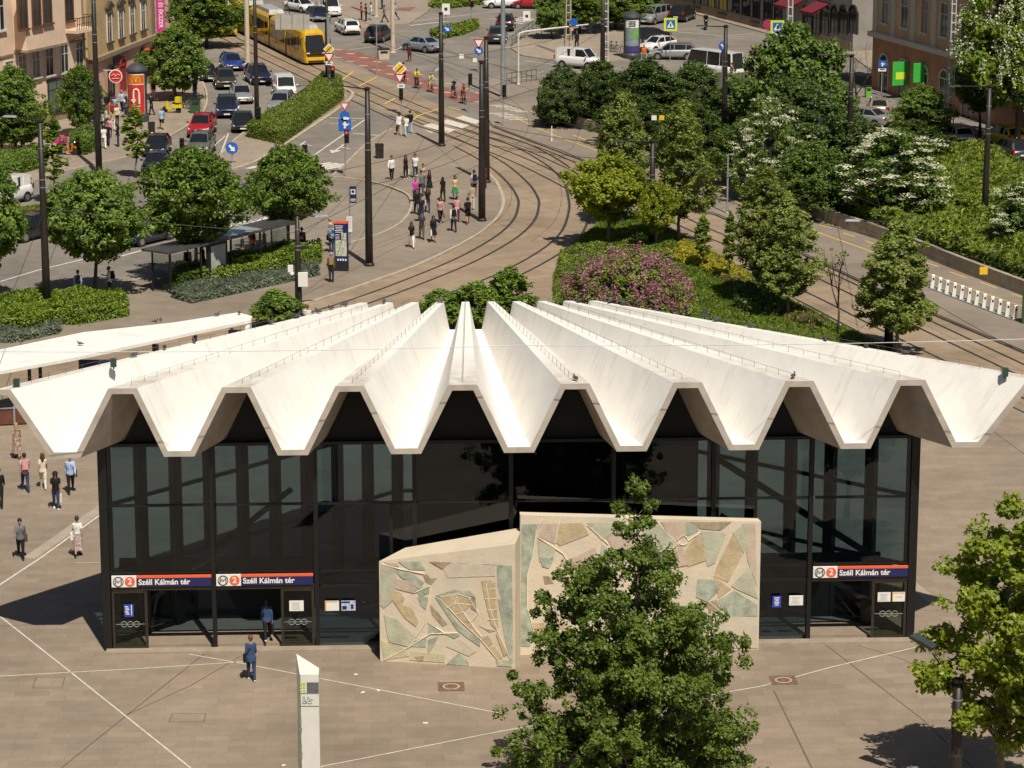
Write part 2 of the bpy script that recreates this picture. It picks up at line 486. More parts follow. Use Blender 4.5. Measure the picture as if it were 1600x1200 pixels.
mw = MB()
def z2(pts): return [(300 + x * .325, y * .325) for x, y in pts]
def dash(a, b, n, w, z=.008, duty=.5):
    A = G(*a); B = G(*b)
    for i in range(n):
        p = A.lerp(B, i / n); q = A.lerp(B, (i + duty) / n)
        ribbon(mw, [p, q], w, z, z + .003)
def bars(a, b, n, L, w, z=.008, ang=None):
    A = G(*a); B = G(*b); t = (B - A).normalized(); nn = Vector((-t.y, t.x, 0))
    if ang is not None: nn = Matrix.Rotation(ang, 3, 'Z') @ t
    for i in range(n):
        p = A.lerp(B, (i + .5) / n); ribbon(mw, [p - nn * L / 2, p + nn * L / 2], w, z, z + .003)
line(mw, [(490, 243), (570, 187)], .14, .006)
line(mw, [(515, 184), (570, 185)], .2, .006); line(mw, [(515, 194), (555, 188)], .1, .006)
line(mw, [(552, 208), (598, 212)], .2, .006)
line(mw, [(0, 440), (60, 422), (130, 405)], .15, .006); line(mw, [(-200, 490), (-30, 449)], .15, .006)
line(mw, [(40, 311), (70, 302)], .13, .006); line(mw, [(-20, 330), (10, 320)], .13, .006); line(mw, [(100, 293), (130, 285)], .13, .006)
line(mw, [(190, 400), (262, 380), (330, 364), (420, 347), (470, 345)], .2, .006)
line(mw, [(330, 364), (425, 336), (455, 335)], .15, .006)
bars((350, 357), (440, 340), 9, 2.2, .35, .006, R(50))
line(mw, [(330, 250), (345, 240), (357, 208)], .12, .006)
line(mw, [(300, 250), (330, 232), (352, 212)], .1, .006)
bars((486, 258), (530, 262), 4, 3.4, .5, .006, R(75)); bars((400, 258), (470, 262), 4, 3.4, .5, .006, R(75))
for qd in (((660, 197), (700, 208), (712, 203), (673, 193)), ((686, 191), (722, 201), (734, 196), (699, 187)), ((711, 185), (743, 194), (753, 190), (724, 181)), ((640, 203), (668, 211), (678, 207), (650, 199))):
    mw.prism([tuple(G(x, y).xy) for x, y in qd], .018, .0225)
for a in ((470, 226), (530, 231)):   # lane arrows
    A = G(*a); d = (G(490, 243) - G(570, 187)).normalized(); n = Vector((-d.y, d.x, 0))
    ribbon(mw, [A - d * 1.6, A + d * 1.2], .16, .006, .009)
    mw.prism([tuple((A + d * 1.2 + n * .5).xy), tuple((A + d * 2.6).xy), tuple((A + d * 1.2 - n * .5).xy)], .006, .009)
    ribbon(mw, [A - d * .4, A + n * 1.0 + d * .5], .16, .010, .0125)
bars((775, 178), (815, 190), 5, 1.6, .35, .126, R(70)); bars((776, 166), (822, 178), 6, 1.4, .3, .126, R(60))
for i in range(3):
    bars((795 + i * 0, 30 + i * 22), (850, 33 + i * 22), 2, 6, .12, .006, R(10))
line(mw, [(640, 34), (740, 22), (800, 15)], .14, .006); line(mw, [(610, 82), (630, 72)], .12, .006); line(mw, [(545, 78), (590, 72)], .12, .006)
line(mw, [(640, 40), (700, 33)], .3, .006); line(mw, [(735, 58), (770, 62)], .14, .006); line(mw, [(680, 111), (690, 104)], .14, .006)
bars((1128, 90), (1180, 96), 5, 3.2, .5, .006, R(60)); line(mw, [(1060, 50), (1130, 56), (1180, 52)], .12, .006)
bars((800, 36), (828, 28), 4, 3, .4, .006, R(60)); line(mw, [(820, 95), (860, 100), (880, 106)], .12, .006)
line(mw, [(808, 118), (850, 112)], .12, .006)
# zebra on the left and white inlay lines of the plaza
for pts, w in (([(-10, 920), (60, 874), (164, 799)], .10), ([(0, 963), (105, 1046), (298, 1200)], .065), ([(-10, 1057), (210, 1045), (380, 1034)], .055), ([(295, 1022), (380, 1037), (500, 1060), (785, 1115)], .055), ([(470, 1215), (505, 1197), (785, 1142), (1190, 1072), (1300, 1042), (1462, 1004)], .055), ([(116, 879), (165, 879)], .03)):
    line(mw, pts, w, .0165)
tag(mw.build('road_markings', m_white), kind='structure')
mp_ = MB(); line(mp_, [(45, 872), (95, 838), (163, 790)], .55, .0132); line(mp_, [(1424, 912), (1464, 944)], .5, .0132)
for x0, x1, y0, y1 in ((152, 222, 1024, 1040), (135, 290, 1046, 1060), (300, 372, 1048, 1058), (420, 500, 1024, 1048), (1205, 1265, 1012, 1046)):
    pass
tag(mp_.build('paving_bands', mat('pale_slabs', (.36, .30, .235), .8, var=.12, scale=1.2)), kind='structure')
mj = MB()  # thin dark lines at the left; paving joints and rectangle outlines besides
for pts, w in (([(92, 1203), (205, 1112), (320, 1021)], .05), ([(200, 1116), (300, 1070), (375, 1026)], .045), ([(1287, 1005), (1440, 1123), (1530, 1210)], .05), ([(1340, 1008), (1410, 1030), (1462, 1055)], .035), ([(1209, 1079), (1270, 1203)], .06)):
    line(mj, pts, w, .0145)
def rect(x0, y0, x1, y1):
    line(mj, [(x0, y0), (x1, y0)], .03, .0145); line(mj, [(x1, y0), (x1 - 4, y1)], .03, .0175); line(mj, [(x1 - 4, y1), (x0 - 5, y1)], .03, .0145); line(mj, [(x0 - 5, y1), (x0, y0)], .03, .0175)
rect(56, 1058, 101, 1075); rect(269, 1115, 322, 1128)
tag(mj.build('paving_dark_lines', m_darkline), kind='structure')
my = MB()
line(my, [(805, 184), (870, 213), (935, 236), (1075, 292), (1140, 312), (1275, 362), (1370, 396), (1455, 429), (1590, 476), (1700, 515)], .13, .124, 3)
line(my, [(1257, 333), (1315, 353), (1382, 378), (1440, 398), (1515, 428), (1600, 461)], .1, .124, 3)
line(my, [(833, 187), (880, 202), (870, 206), (850, 197)], .1, .124)
for a, b in (((895, 211), (930, 224)), ((1120, 288), (1150, 300)), ((1170, 308), (1195, 318)), ((1280, 351), (1299, 356)), ((1317, 364), (1336, 370)), ((1352, 376), (1374, 384)), ((1445, 410), (1468, 417)), ((1485, 425), (1510, 434)), ((1532, 441), (1557, 450)), ((1580, 459), (1600, 465))):
    line(my, [a, b], .14, .124)
for a, b in (((640, 190), (655, 180)), ((655, 180), (693, 168)), ((600, 163), (618, 153)), ((560, 135), (590, 120)), ((530, 128), (552, 112)), ((700, 168), (720, 172))):
    line(my, [a, b], .2, .026)
tag(my.build('yellow_markings', m_yell), kind='structure')
mb = MB()
mb.prism([tuple(G(x, y).xy) for x, y in z2([(690, 238), (800, 250), (960, 310), (1100, 372), (1200, 418), (1380, 450), (1385, 490), (1280, 492), (1100, 425), (930, 372), (780, 305), (690, 268)])], .008, .020)
mb.prism([tuple(G(x, y).xy) for x, y in ((623, 14), (650, 12), (640, 19), (615, 18))], .10, .112)
tag(mb.build('cycle_lane', m_red), kind='structure')
mw2 = MB()
for i in range(11):
    t = i / 10
    for a, b in (((528, 78), (750, 146)), ((527, 90), (748, 160))):
        A = G(*a).lerp(G(*b), t); mw2.box((A.x, A.y, .024), (.9, .5, .006), rz=-.6)
tag(mw2.build('crossing_blocks', mat('pale_yellow_paint', (.5, .38, .2), .7)), kind='structure')
# ------------------------------------------------------------------ the metro station
m_roof = mat('white_painted_concrete', (.80, .775, .73), .75, var=.05, scale=.7, bump=.08)
m_ridge = mat('weathered_ridge', (.55, .48, .40), .85, var=.22, scale=1.3, bump=.1, col2=(.70, .66, .60))
def _fade(m, clean):          # grime collects on the front third of each ridge only
    nt = m.node_tree; L = nt.links.new; b = nt.nodes['Principled BSDF']
    src = b.inputs['Base Color'].links[0].from_socket
    tc = nt.nodes.new('ShaderNodeTexCoord'); sp = nt.nodes.new('ShaderNodeSeparateXYZ'); L(tc.outputs['Object'], sp.inputs[0])
    mr = nt.nodes.new('ShaderNodeMapRange'); mr.inputs['From Min'].default_value = -1.6; mr.inputs['From Max'].default_value = 4.0; L(sp.outputs['Y'], mr.inputs['Value'])
    mx = nt.nodes.new('ShaderNodeMix'); mx.data_type = 'RGBA'; L(mr.outputs['Result'], mx.inputs['Factor']); L(src, mx.inputs['A']); mx.inputs['B'].default_value = (*clean, 1)
    L(mx.outputs['Result'], b.inputs['Base Color'])
_fade(m_ridge, (.78, .75, .70))
def _streaks(m):             # rain streaks and grime running down the folds
    nt = m.node_tree; L = nt.links.new; b = nt.nodes['Principled BSDF']; src = b.inputs['Base Color'].links[0].from_socket
    tc = nt.nodes.new('ShaderNodeTexCoord')
    for sc, lo, hi, amt, col in (((1.1, 4.5, .35), .56, .74, .30, (.42, .37, .31)), ((.5, .7, .5), .58, .75, .22, (.50, .45, .39)), ((9, 9, 9), .66, .72, .35, (.36, .32, .27))):
        mp = nt.nodes.new('ShaderNodeMapping'); mp.inputs['Scale'].default_value = sc; L(tc.outputs['Object'], mp.inputs['Vector'])
        no = nt.nodes.new('ShaderNodeTexNoise'); no.inputs['Scale'].default_value = 1.0; no.inputs['Detail'].default_value = 6; L(mp.outputs['Vector'], no.inputs['Vector'])
        mr = nt.nodes.new('ShaderNodeMapRange'); mr.inputs['From Min'].default_value = lo; mr.inputs['From Max'].default_value = hi; mr.inputs['To Max'].default_value = amt; L(no.outputs['Fac'], mr.inputs['Value'])
        mx = nt.nodes.new('ShaderNodeMix'); mx.data_type = 'RGBA'; L(mr.outputs['Result'], mx.inputs['Factor']); L(src, mx.inputs['A']); mx.inputs['B'].default_value = (*col, 1); src = mx.outputs['Result']
    L(src, b.inputs['Base Color'])
_streaks(m_roof)
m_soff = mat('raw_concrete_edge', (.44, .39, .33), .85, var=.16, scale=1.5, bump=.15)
m_black = mat('black_steel', (.007, .007, .007), .45, var=.2)
m_brown = mat('bronze_steel', (.05, .040, .030), .4, metal=.4, var=.2)
m_glass = glass_mat('tinted_glazing', (.45, .565, .64), 1.0, base=.02)
m_cglass = glass_mat('clear_glazing', (.80, .84, .82), 1.0)
m_dglass = glass_mat('door_glazing', (.55, .60, .55), 1.1)
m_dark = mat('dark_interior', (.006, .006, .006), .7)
m_floor = mat('hall_floor', (.28, .22, .165), .6, var=.1)
m_navy = mat('navy_sign', (.016, .018, .10), .45, var=.05)
m_orange = mat('signal_orange', (.78, .13, .05), .5, var=.05)
m_signw = mat('sign_white', (.80, .78, .74), .5, var=.03)
m_ink = mat('sign_ink', (.02, .02, .022), .5)
m_blue = mat('notice_blue', (.03, .06, .42), .5)
m_paper = mat('notice_paper', (.78, .77, .73), .6, var=.05, scale=9)
m_wire = mat('bird_wire', (.18, .16, .14), .5, metal=.5)

ST = thing('metro_station', S_MID, S_YAW, 'glass metro station hall under a white folded fan-shaped concrete roof', 'station')
# roof folds: nine valleys between ten ridges
YF, YR = -1.95, 13.8
def roof_line(front):
    pts = []
    for k in range(10):
        if front:
            px = .2 + (k - 4.5) * 4.19; w = .53; zp = 10.82
            if k == 0: px -= .45
            if k == 9: px += .75
        else:
            px = -.80 + (k - 4.5) * 1.08; w = .16; zp = 10.55
        lo = -w if k > 0 else -.12; hi = w if k < 9 else .12
        pts += [(px + lo, zp), (px + hi, zp)]
        if k < 9:
            if front: vx = .2 + (k - 4) * 4.215; wv = .42; zv = 8.40
            else: vx = -.80 + (k - 4) * 1.08; wv = .14; zv = 9.35
            pts += [(vx - wv, zv), (vx + wv, zv)]
    return pts
def under(pts, t):
    out = []
    for i, p in enumerate(pts):
        a = pts[max(i - 1, 0)]; b = pts[min(i + 1, len(pts) - 1)]
        def nrm(u, v):
            d = (v[0] - u[0], v[1] - u[1]); l = math.hypot(*d) or 1
            return (d[1] / l, -d[0] / l)
        n1 = nrm(a, p) if i > 0 else nrm(p, b); n2 = nrm(p, b) if i < len(pts) - 1 else n1
        k = max(.45, 1 + n1[0] * n2[0] + n1[1] * n2[1])
        out.append((p[0] + t * (n1[0] + n2[0]) / k, p[1] + t * (n1[1] + n2[1]) / k))
    return out
TF = roof_line(True); TR = roof_line(False); UF = under(TF, .22); UR = under(TR, .14)
mb = MB(); NS = 10; n = len(TF)
def rp(f, r, s): return [(f[i][0] + (r[i][0] - f[i][0]) * s, YF + (YR - YF) * s, f[i][1] + (r[i][1] - f[i][1]) * s) for i in range(n)]
def lerp_pts(f, r, s): return [(f[i][0] + (r[i][0] - f[i][0]) * s, f[i][1] + (r[i][1] - f[i][1]) * s) for i in range(n)]
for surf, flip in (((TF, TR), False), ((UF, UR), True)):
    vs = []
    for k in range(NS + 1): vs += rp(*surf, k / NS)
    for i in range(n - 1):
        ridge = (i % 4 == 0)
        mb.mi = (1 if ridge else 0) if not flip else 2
        fs = []
        for k in range(NS):
            q = (k * n + i, k * n + i + 1, (k + 1) * n + i + 1, (k + 1) * n + i)
            fs.append(tuple(reversed(q)) if flip else q)
        sub = MB()
        mb.add(vs, fs)
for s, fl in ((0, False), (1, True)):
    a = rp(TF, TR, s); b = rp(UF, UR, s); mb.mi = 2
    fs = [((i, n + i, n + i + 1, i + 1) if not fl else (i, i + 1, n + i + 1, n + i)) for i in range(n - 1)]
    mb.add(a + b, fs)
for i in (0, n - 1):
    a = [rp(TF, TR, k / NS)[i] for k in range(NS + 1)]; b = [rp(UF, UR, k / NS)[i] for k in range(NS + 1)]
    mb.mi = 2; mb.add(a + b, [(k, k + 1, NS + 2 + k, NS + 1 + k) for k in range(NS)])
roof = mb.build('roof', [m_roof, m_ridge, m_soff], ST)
# drip lips and bird wires along each ridge
for k in range(10):
    i = 4 * k; mbw = MB(); L = []
    for j in range(23):
        s = .03 + .94 * j / 22
        fx = (TF[i][0] + TF[i + 1][0]) / 2; rx = (TR[i][0] + TR[i + 1][0]) / 2
        q = Vector((fx + (rx - fx) * s, YF + (YR - YF) * s, TF[i][1] + (TR[i][1] - TF[i][1]) * s))
        mbw.tube([q, q + Vector((0, 0, .22))], .007, 4); L.append(q + Vector((0, 0, .21)))
    mbw.tube(L, .006, 4)
    mbw.build('bird_wire', m_wire, roof)

CX = [-15.5, -11.4, -7.47, -3.7, -.02, 3.9, 7.73, 11.5, 15.48]
mb = MB()
for i, x in enumerate(CX):
    w = .30 if i in (0, 8) else .16
    mb.box((x, .0, 4.1), (w, .34, 8.2))
mb.box((0, .02, 8.14), (30.7, .3, .12)); 
for i in range(8):
    a = CX[i] + .15; b = CX[i + 1] - .08
    mb.box(((a + b) / 2, .01, 5.74), (b - a, .12, .085))
    mb.box(((a + b) / 2, .01, 3.07), (b - a, .14, .09)); mb.box(((a + b) / 2, .01, 2.47), (b - a, .14, .11))
mb.box(((CX[3] - .9), 0.01, 3.3), (.13, .2, 4.8))
mb.build('facade_frame', m_black, ST)
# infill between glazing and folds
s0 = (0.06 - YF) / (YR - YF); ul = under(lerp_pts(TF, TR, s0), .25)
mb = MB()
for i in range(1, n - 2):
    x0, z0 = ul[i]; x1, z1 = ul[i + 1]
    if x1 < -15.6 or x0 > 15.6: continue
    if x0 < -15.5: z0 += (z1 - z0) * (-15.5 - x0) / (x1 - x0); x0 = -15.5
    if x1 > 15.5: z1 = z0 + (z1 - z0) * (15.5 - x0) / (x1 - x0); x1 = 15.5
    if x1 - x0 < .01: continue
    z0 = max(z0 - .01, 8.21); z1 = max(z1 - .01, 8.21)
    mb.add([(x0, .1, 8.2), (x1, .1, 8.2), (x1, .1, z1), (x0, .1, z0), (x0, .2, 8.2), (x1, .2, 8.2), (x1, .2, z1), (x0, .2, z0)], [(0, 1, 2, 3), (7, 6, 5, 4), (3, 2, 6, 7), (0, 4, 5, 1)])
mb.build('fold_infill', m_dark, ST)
# glazing: one pane per field
def pane(x0, x1, z0, z1, m=None, y=0.0, nm='window'):
    b = MB(); b.box(((x0 + x1) / 2, y, (z0 + z1) / 2), (x1 - x0, .012, z1 - z0)); return b.build(nm, m or m_glass, ST)
for i in range(8):
    a = CX[i] + (.15 if i == 0 else .08); b = CX[i + 1] - (.15 if i == 7 else .08)
    pane(a, b, 5.79, 8.08); pane(a, b, 3.12, 5.69)
    if i in (2, 3, 4, 5, 6): pane(a, b, 2.53, 3.02); pane(a, b, .16, 2.41)
# entrances: sliding door leaves in bronze frames
def leaf(x0, x1, z1=2.41):
    b = MB()
    for x in (x0 + .05, x1 - .05): b.box((x, -.1, 1.24), (.1, .1, 2.3))
    b.box(((x0 + x1) / 2, -.1, .14), (x1 - x0 - .2, .098, .1)); b.box(((x0 + x1) / 2, -.1, 2.36), (x1 - x0 - .2, .098, .1))
    d = b.build('door', m_brown, ST)
    g = MB(); g.box(((x0 + x1) / 2, -.1, 1.25), (x1 - x0 - .2, .014, 2.12)); g.build('door_glass', m_dglass, d)
    g = MB()
    for k in (-.24, 0, .24):
        n_ = 20
        pr = [(.11 * math.cos(2 * math.pi * j / n_), .11 * math.sin(2 * math.pi * j / n_)) for j in range(n_ + 1)]
        g.tube([((x0 + x1) / 2 + k + p[0], -.115, 1.05 + p[1]) for p in pr], .012, 4)
    g.tube([(x0 + .12, -.115, 1.05), (x1 - .12, -.115, 1.05)], .008, 4)
    g.build('door_marking', m_dglass_mark, d)
    return d
m_dglass_mark = mat('frosted_mark', (.30, .31, .29), .6)
leaf(-15.3, -13.95); leaf(-8.85, -7.58); leaf(13.95, 15.3)
for x0, x1 in ((-15.3, -11.5), (-11.3, -7.57), (11.6, 15.3)):
    mb = MB(); mb.box(((x0 + x1) / 2, -.1, 2.5), (x1 - x0, .14, .17)); mb.build('door_header', m_brown, ST)
# station signs over the entrances
def station_sign(x0, x1):
    b = MB(); b.box(((x0 + x1) / 2 + .47, -.2, 2.76), (x1 - x0 - .95, .1, .33))
    s = b.build('sign', m_navy, ST)
    b = MB(); b.box((x0 + .475, -.2, 2.80), (.94, .104, .44)); b.build('sign_field', m_signw, s)
    b = MB(); b.box(((x0 + x1) / 2 + .475, -.2, 2.975), (x1 - x0 - .95, .103, .09)); b.build('sign_stripe', m_orange, s)
    b = MB()
    ring = [(x0 + .26 + .185 * math.cos(2 * math.pi * j / 24), -.258, 2.80 + .185 * math.sin(2 * math.pi * j / 24)) for j in range(25)]
    b.tube(ring, .017, 5)
    for k in (-.022, .022):   # the M inside the ring
        pts = [(-.11, -.10), (-.11, .09), (0, -.03), (.11, .09), (.11, -.10)]
        b.tube([(x0 + .26 + p[0] + k * .5, -.258, 2.80 + p[1] + k) for p in pts], .011, 4)
    b.build('emblem', m_ink, s)
    b = MB(); b.disc((x0 + .70, -.252, 2.80), (1, 0, 0), (0, 0, 1), .195, .012); b.build('line_badge', m_orange, s)
    text('2', .33, m_signw, s, (x0 + .70, -.268, 2.80), bold=.008)
    text('Széll Kálmán tér', .30, m_signw, s, (x0 + .98 + 1.02, -.256, 2.765), bold=.008)
station_sign(-15.28, -11.48); station_sign(-11.3, -7.6); station_sign(11.62, 15.3)
# notices on the glass
def notice(x, z, w, h, m, extra=None):
    b = MB(); b.box((x, -.17, z), (w, .012, h)); o = b.build('notice', m, ST)
    if extra:
        b = MB()
        for (dx, dz, ww, hh) in extra[1]: b.box((x + dx, -.181, z + dz), (ww, .008, hh))
        b.build('notice_print', extra[0], o)
rows = [(-.02, .12 - .05 * k, .36 - (k * 37 % 5) * .04, .012) for k in range(6)]
notice(-14.66, 1.62, .36, .5, m_blue, (m_paper, [(-.09 + .02 * (k % 3), .16 - .06 * k, .14, .03) for k in range(6)] + [(.1, .02, .03, .42)]))
notice(-8.26, 1.72, .55, .42, m_paper, (mat('grey_print', (.45, .45, .45), .6), rows))
notice(-6.9, 1.70, .54, .40, m_paper, (mat('orange_print', (.75, .38, .08), .6), [(-.24, 0, .05, .38), (-.02, .17, .46, .03)]))
notice(-6.27, 1.70, .54, .40, mat('notice_pale_blue', (.45, .52, .66), .6, var=.4, scale=9), (m_navy, [(-.1, .14, .32, .06), (-.15, -.08, .16, .14), (.14, -.04, .10, .18)]))
notice(10.25, 1.62, .34, .46, m_blue, (m_paper, [(0, .16 - .06 * k, .2 - (k % 3) * .03, .03) for k in range(6)]))
notice(11.0, 1.66, .54, .40, m_paper, (mat('grey_print', (.45, .45, .45), .6), rows))
notice(14.42, 1.75, .50, .38, m_paper, (mat('grey_print', (.45, .45, .45), .6), rows))
notice(14.98, 1.75, .50, .38, m_paper, (mat('orange_print', (.75, .38, .08), .6), [(-.23, 0, .04, .36), (0, .16, .46, .03), (.02, 0, .3, .02)]))
# plinth step, floor, rear and side glazing, core, ceiling
m_step = mat('step_stone', (.33, .265, .2), .8, var=.15, scale=2)
for bx, bw in ((-10.4, 10.3), (11.9, 7.3)):
    mb = MB(); mb.box((bx, -.42, .05), (bw, .5, .1)); mb.build('step', m_step, ST)
RW = [(-15.45, .2), (-4.3, 11.6), (2.9, 11.6), (15.45, .2)]
mb = MB(); mb.prism(RW, .014, .10); mb.build('floor', m_floor, ST)
mbF = MB(); mbG = MB()
def glazed_wall(p, q, nb, fin):
    p = Vector((*p, 0)); q = Vector((*q, 0)); d = (q - p); a = math.atan2(d.y, d.x)
    for k in range(nb + 1):
        c = p.lerp(q, k / nb); mbF.box((c.x, c.y, 4.25), (fin, .3, 8.2), rz=a)
    for z in (.2, 2.9, 5.7, 8.3): 
        c = (p + q) / 2; mbF.box((c.x, c.y, z), (d.length, .12, .14), rz=a)
    c = (p + q) / 2; mbG.box((c.x, c.y, 4.2), (d.length - .1, .012, 8.1), rz=a)
glazed_wall(RW[0], RW[1], 9, .42); glazed_wall(RW[3], RW[2], 9, .42); glazed_wall(RW[1], RW[2], 4, .4)
mbF.build('rear_frame', m_black, ST); mbG.build('rear_glazing', m_cglass, ST)
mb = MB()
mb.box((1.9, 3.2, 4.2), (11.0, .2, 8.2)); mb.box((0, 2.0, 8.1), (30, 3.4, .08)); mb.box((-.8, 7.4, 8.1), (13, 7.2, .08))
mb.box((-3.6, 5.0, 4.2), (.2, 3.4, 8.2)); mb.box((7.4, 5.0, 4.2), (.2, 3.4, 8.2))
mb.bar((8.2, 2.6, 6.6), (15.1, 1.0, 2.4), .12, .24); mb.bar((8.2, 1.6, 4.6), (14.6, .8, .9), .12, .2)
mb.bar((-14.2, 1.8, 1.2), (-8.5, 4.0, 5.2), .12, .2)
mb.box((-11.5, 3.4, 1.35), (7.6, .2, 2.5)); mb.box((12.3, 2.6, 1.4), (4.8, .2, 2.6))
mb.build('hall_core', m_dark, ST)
# sloped glazed hood over the escalators seen above the mural
# lamp globes and floodlights on the roof edge
m_flood = mat('floodlight_green', (.03, .06, .045), .4)
for x, y, z in ((-18.4, -1.5, 10.95), (18.5, -1.4, 10.95), (-15.1, 1.6, 10.95), (8.4, 9.8, 10.85)):
    mb = MB(); mb.box((x, y, z), (.22, .26, .3)); mb.tube([(x, y, z - .25), (x, y, z + .1)], .03, 6)
    mb.build('floodlight', m_flood, ST)

# ------------------------------------------------------------------ relief map walls in front of the hall
m_relief = mat('relief_concrete', (.72, .60, .45), .85, var=.10, scale=1.2, bump=.25, detail=8)
def _mapcells(m):             # finer cast fields: small cells with their own faint tint and raised joints
    nt = m.node_tree; L = nt.links.new; b = nt.nodes['Principled BSDF']
    src = b.inputs['Base Color'].links[0].from_socket
    geo = nt.nodes.new('ShaderNodeNewGeometry')
    for sc, amt in ((.55, .30), (1.9, .16)):
        vo = nt.nodes.new('ShaderNodeTexVoronoi'); vo.inputs['Scale'].default_value = sc; L(geo.outputs['Position'], vo.inputs['Vector'])
        sp = nt.nodes.new('ShaderNodeSeparateColor'); L(vo.outputs['Color'], sp.inputs[0])
        rp = nt.nodes.new('ShaderNodeValToRGB'); rp.color_ramp.interpolation = 'CONSTANT'
        for i, (p, c) in enumerate(((0, (.56, .49, .38)), (.25, (.42, .43, .32)), (.45, (.60, .52, .40)), (.62, (.50, .40, .26)), (.78, (.36, .40, .33)), (.9, (.55, .46, .37)))):
            e = rp.color_ramp.elements[i] if i < 2 else rp.color_ramp.elements.new(p)
            e.position = p; e.color = (*c, 1)
        L(sp.outputs[0], rp.inputs['Fac'])
        mx = nt.nodes.new('ShaderNodeMix'); mx.data_type = 'RGBA'; mx.inputs['Factor'].default_value = amt; L(src, mx.inputs['A']); L(rp.outputs['Color'], mx.inputs['B']); src = mx.outputs['Result']
        ve = nt.nodes.new('ShaderNodeTexVoronoi'); ve.feature = 'DISTANCE_TO_EDGE'; ve.inputs['Scale'].default_value = sc * 1.6; L(geo.outputs['Position'], ve.inputs['Vector'])
        lt = nt.nodes.new('ShaderNodeMath'); lt.operation = 'LESS_THAN'; lt.inputs[1].default_value = .012 * sc * 1.6 + .004; L(ve.outputs['Distance'], lt.inputs[0])
        ml = nt.nodes.new('ShaderNodeMath'); ml.operation = 'MULTIPLY'; ml.inputs[1].default_value = .45; L(lt.outputs[0], ml.inputs[0])
        m2 = nt.nodes.new('ShaderNodeMix'); m2.data_type = 'RGBA'; L(ml.outputs[0], m2.inputs['Factor']); L(src, m2.inputs['A']); m2.inputs['B'].default_value = (.62, .55, .44, 1); src = m2.outputs['Result']
    L(src, b.inputs['Base Color'])
_mapcells(m_relief)
def tint(nm, c, var, sc):
    k = .78; base = (.70, .58, .43); c = tuple(k * a_ + (1 - k) * b_ for a_, b_ in zip(c, base))
    return mat(nm, c, .85, var=var, scale=sc, bump=.3, detail=8)
tints = [tint('tint_sage', (.38, .41, .30), .18, 2.0), tint('tint_teal', (.27, .335, .27), .32, 2.6),
         tint('tint_ochre', (.43, .33, .18), .2, 2.2), tint('tint_brown', (.24, .19, .12), .3, 3),
         tint('tint_rose', (.47, .37, .29), .15, 2), tint('tint_lime', (.46, .45, .27), .15, 2),
         tint('tint_stone', (.53, .47, .37), .10, 2), mat('tint_bright', (.80, .69, .53), .85, var=.06, scale=2)]
def relief_wall(name, cornersBL, cornersBR, ztl, ztr, back, label, polys, lines, frame_px):
    """front face from BL to BR; polys are traced in the plane of the face"""
    A = G(*cornersBL); B = G(*cornersBR); d = (B - A).normalized(); L = (B - A).length
    n = Vector((-d.y, d.x, 0))
    o = thing(name, A, math.atan2(d.y, d.x), label, 'relief wall')
    zl = top_z(A, ztl); zr = top_z(B, ztr)
    mb = MB()
    vs = [(0, 0, -.1), (L, 0, -.1), (L, 0, zr), (0, 0, zl)]
    bl, br, dl, dr = back
    vs += [(bl[0], bl[1], -.1), (L + br[0], br[1], -.1), (L + br[0], br[1], zr + dr), (bl[0], bl[1], zl + dl)]
    mb.add(vs, [(0, 1, 2, 3), (7, 6, 5, 4), (3, 2, 6, 7), (1, 5, 6, 2), (4, 0, 3, 7)])
    mb.build('slab', m_relief, o)
    def plane(px, py):
        r = ray(px, py); t = ((A - EYE).dot(n)) / r.dot(n); q = EYE + r * t - A
        return (q.dot(d), q.z)
    mb = MB()
    for k, (ti, pts) in enumerate(polys):
        mb.mi = ti
        q = [plane(*p) for p in pts]
        q = [(min(max(x, .02), L - .02), min(max(z, .01), min(zl, zr) + .1)) for x, z in q]
        mb.slab(q, (0, -.004 - .0035 * (k % 5), 0), (1, 0, 0), (0, 0, 1), .012 + .001 * (k % 3))
    mb.build('relief_field', tints, o)
    mb = MB(); mb.mi = 7
    for w, pts in lines:
        q = [plane(*p) for p in pts]
        P3 = [(min(max(x, .02), L - .02), -.018, z) for x, z in q]
        for a, b in zip(P3[:-1], P3[1:]): mb.bar(a, b, w * .85, .024)
    mb.build('relief_line', tints, o)
    return o
q1 = lambda pts: [(400 + x / 4, 760 + y / 4) for x, y in pts]
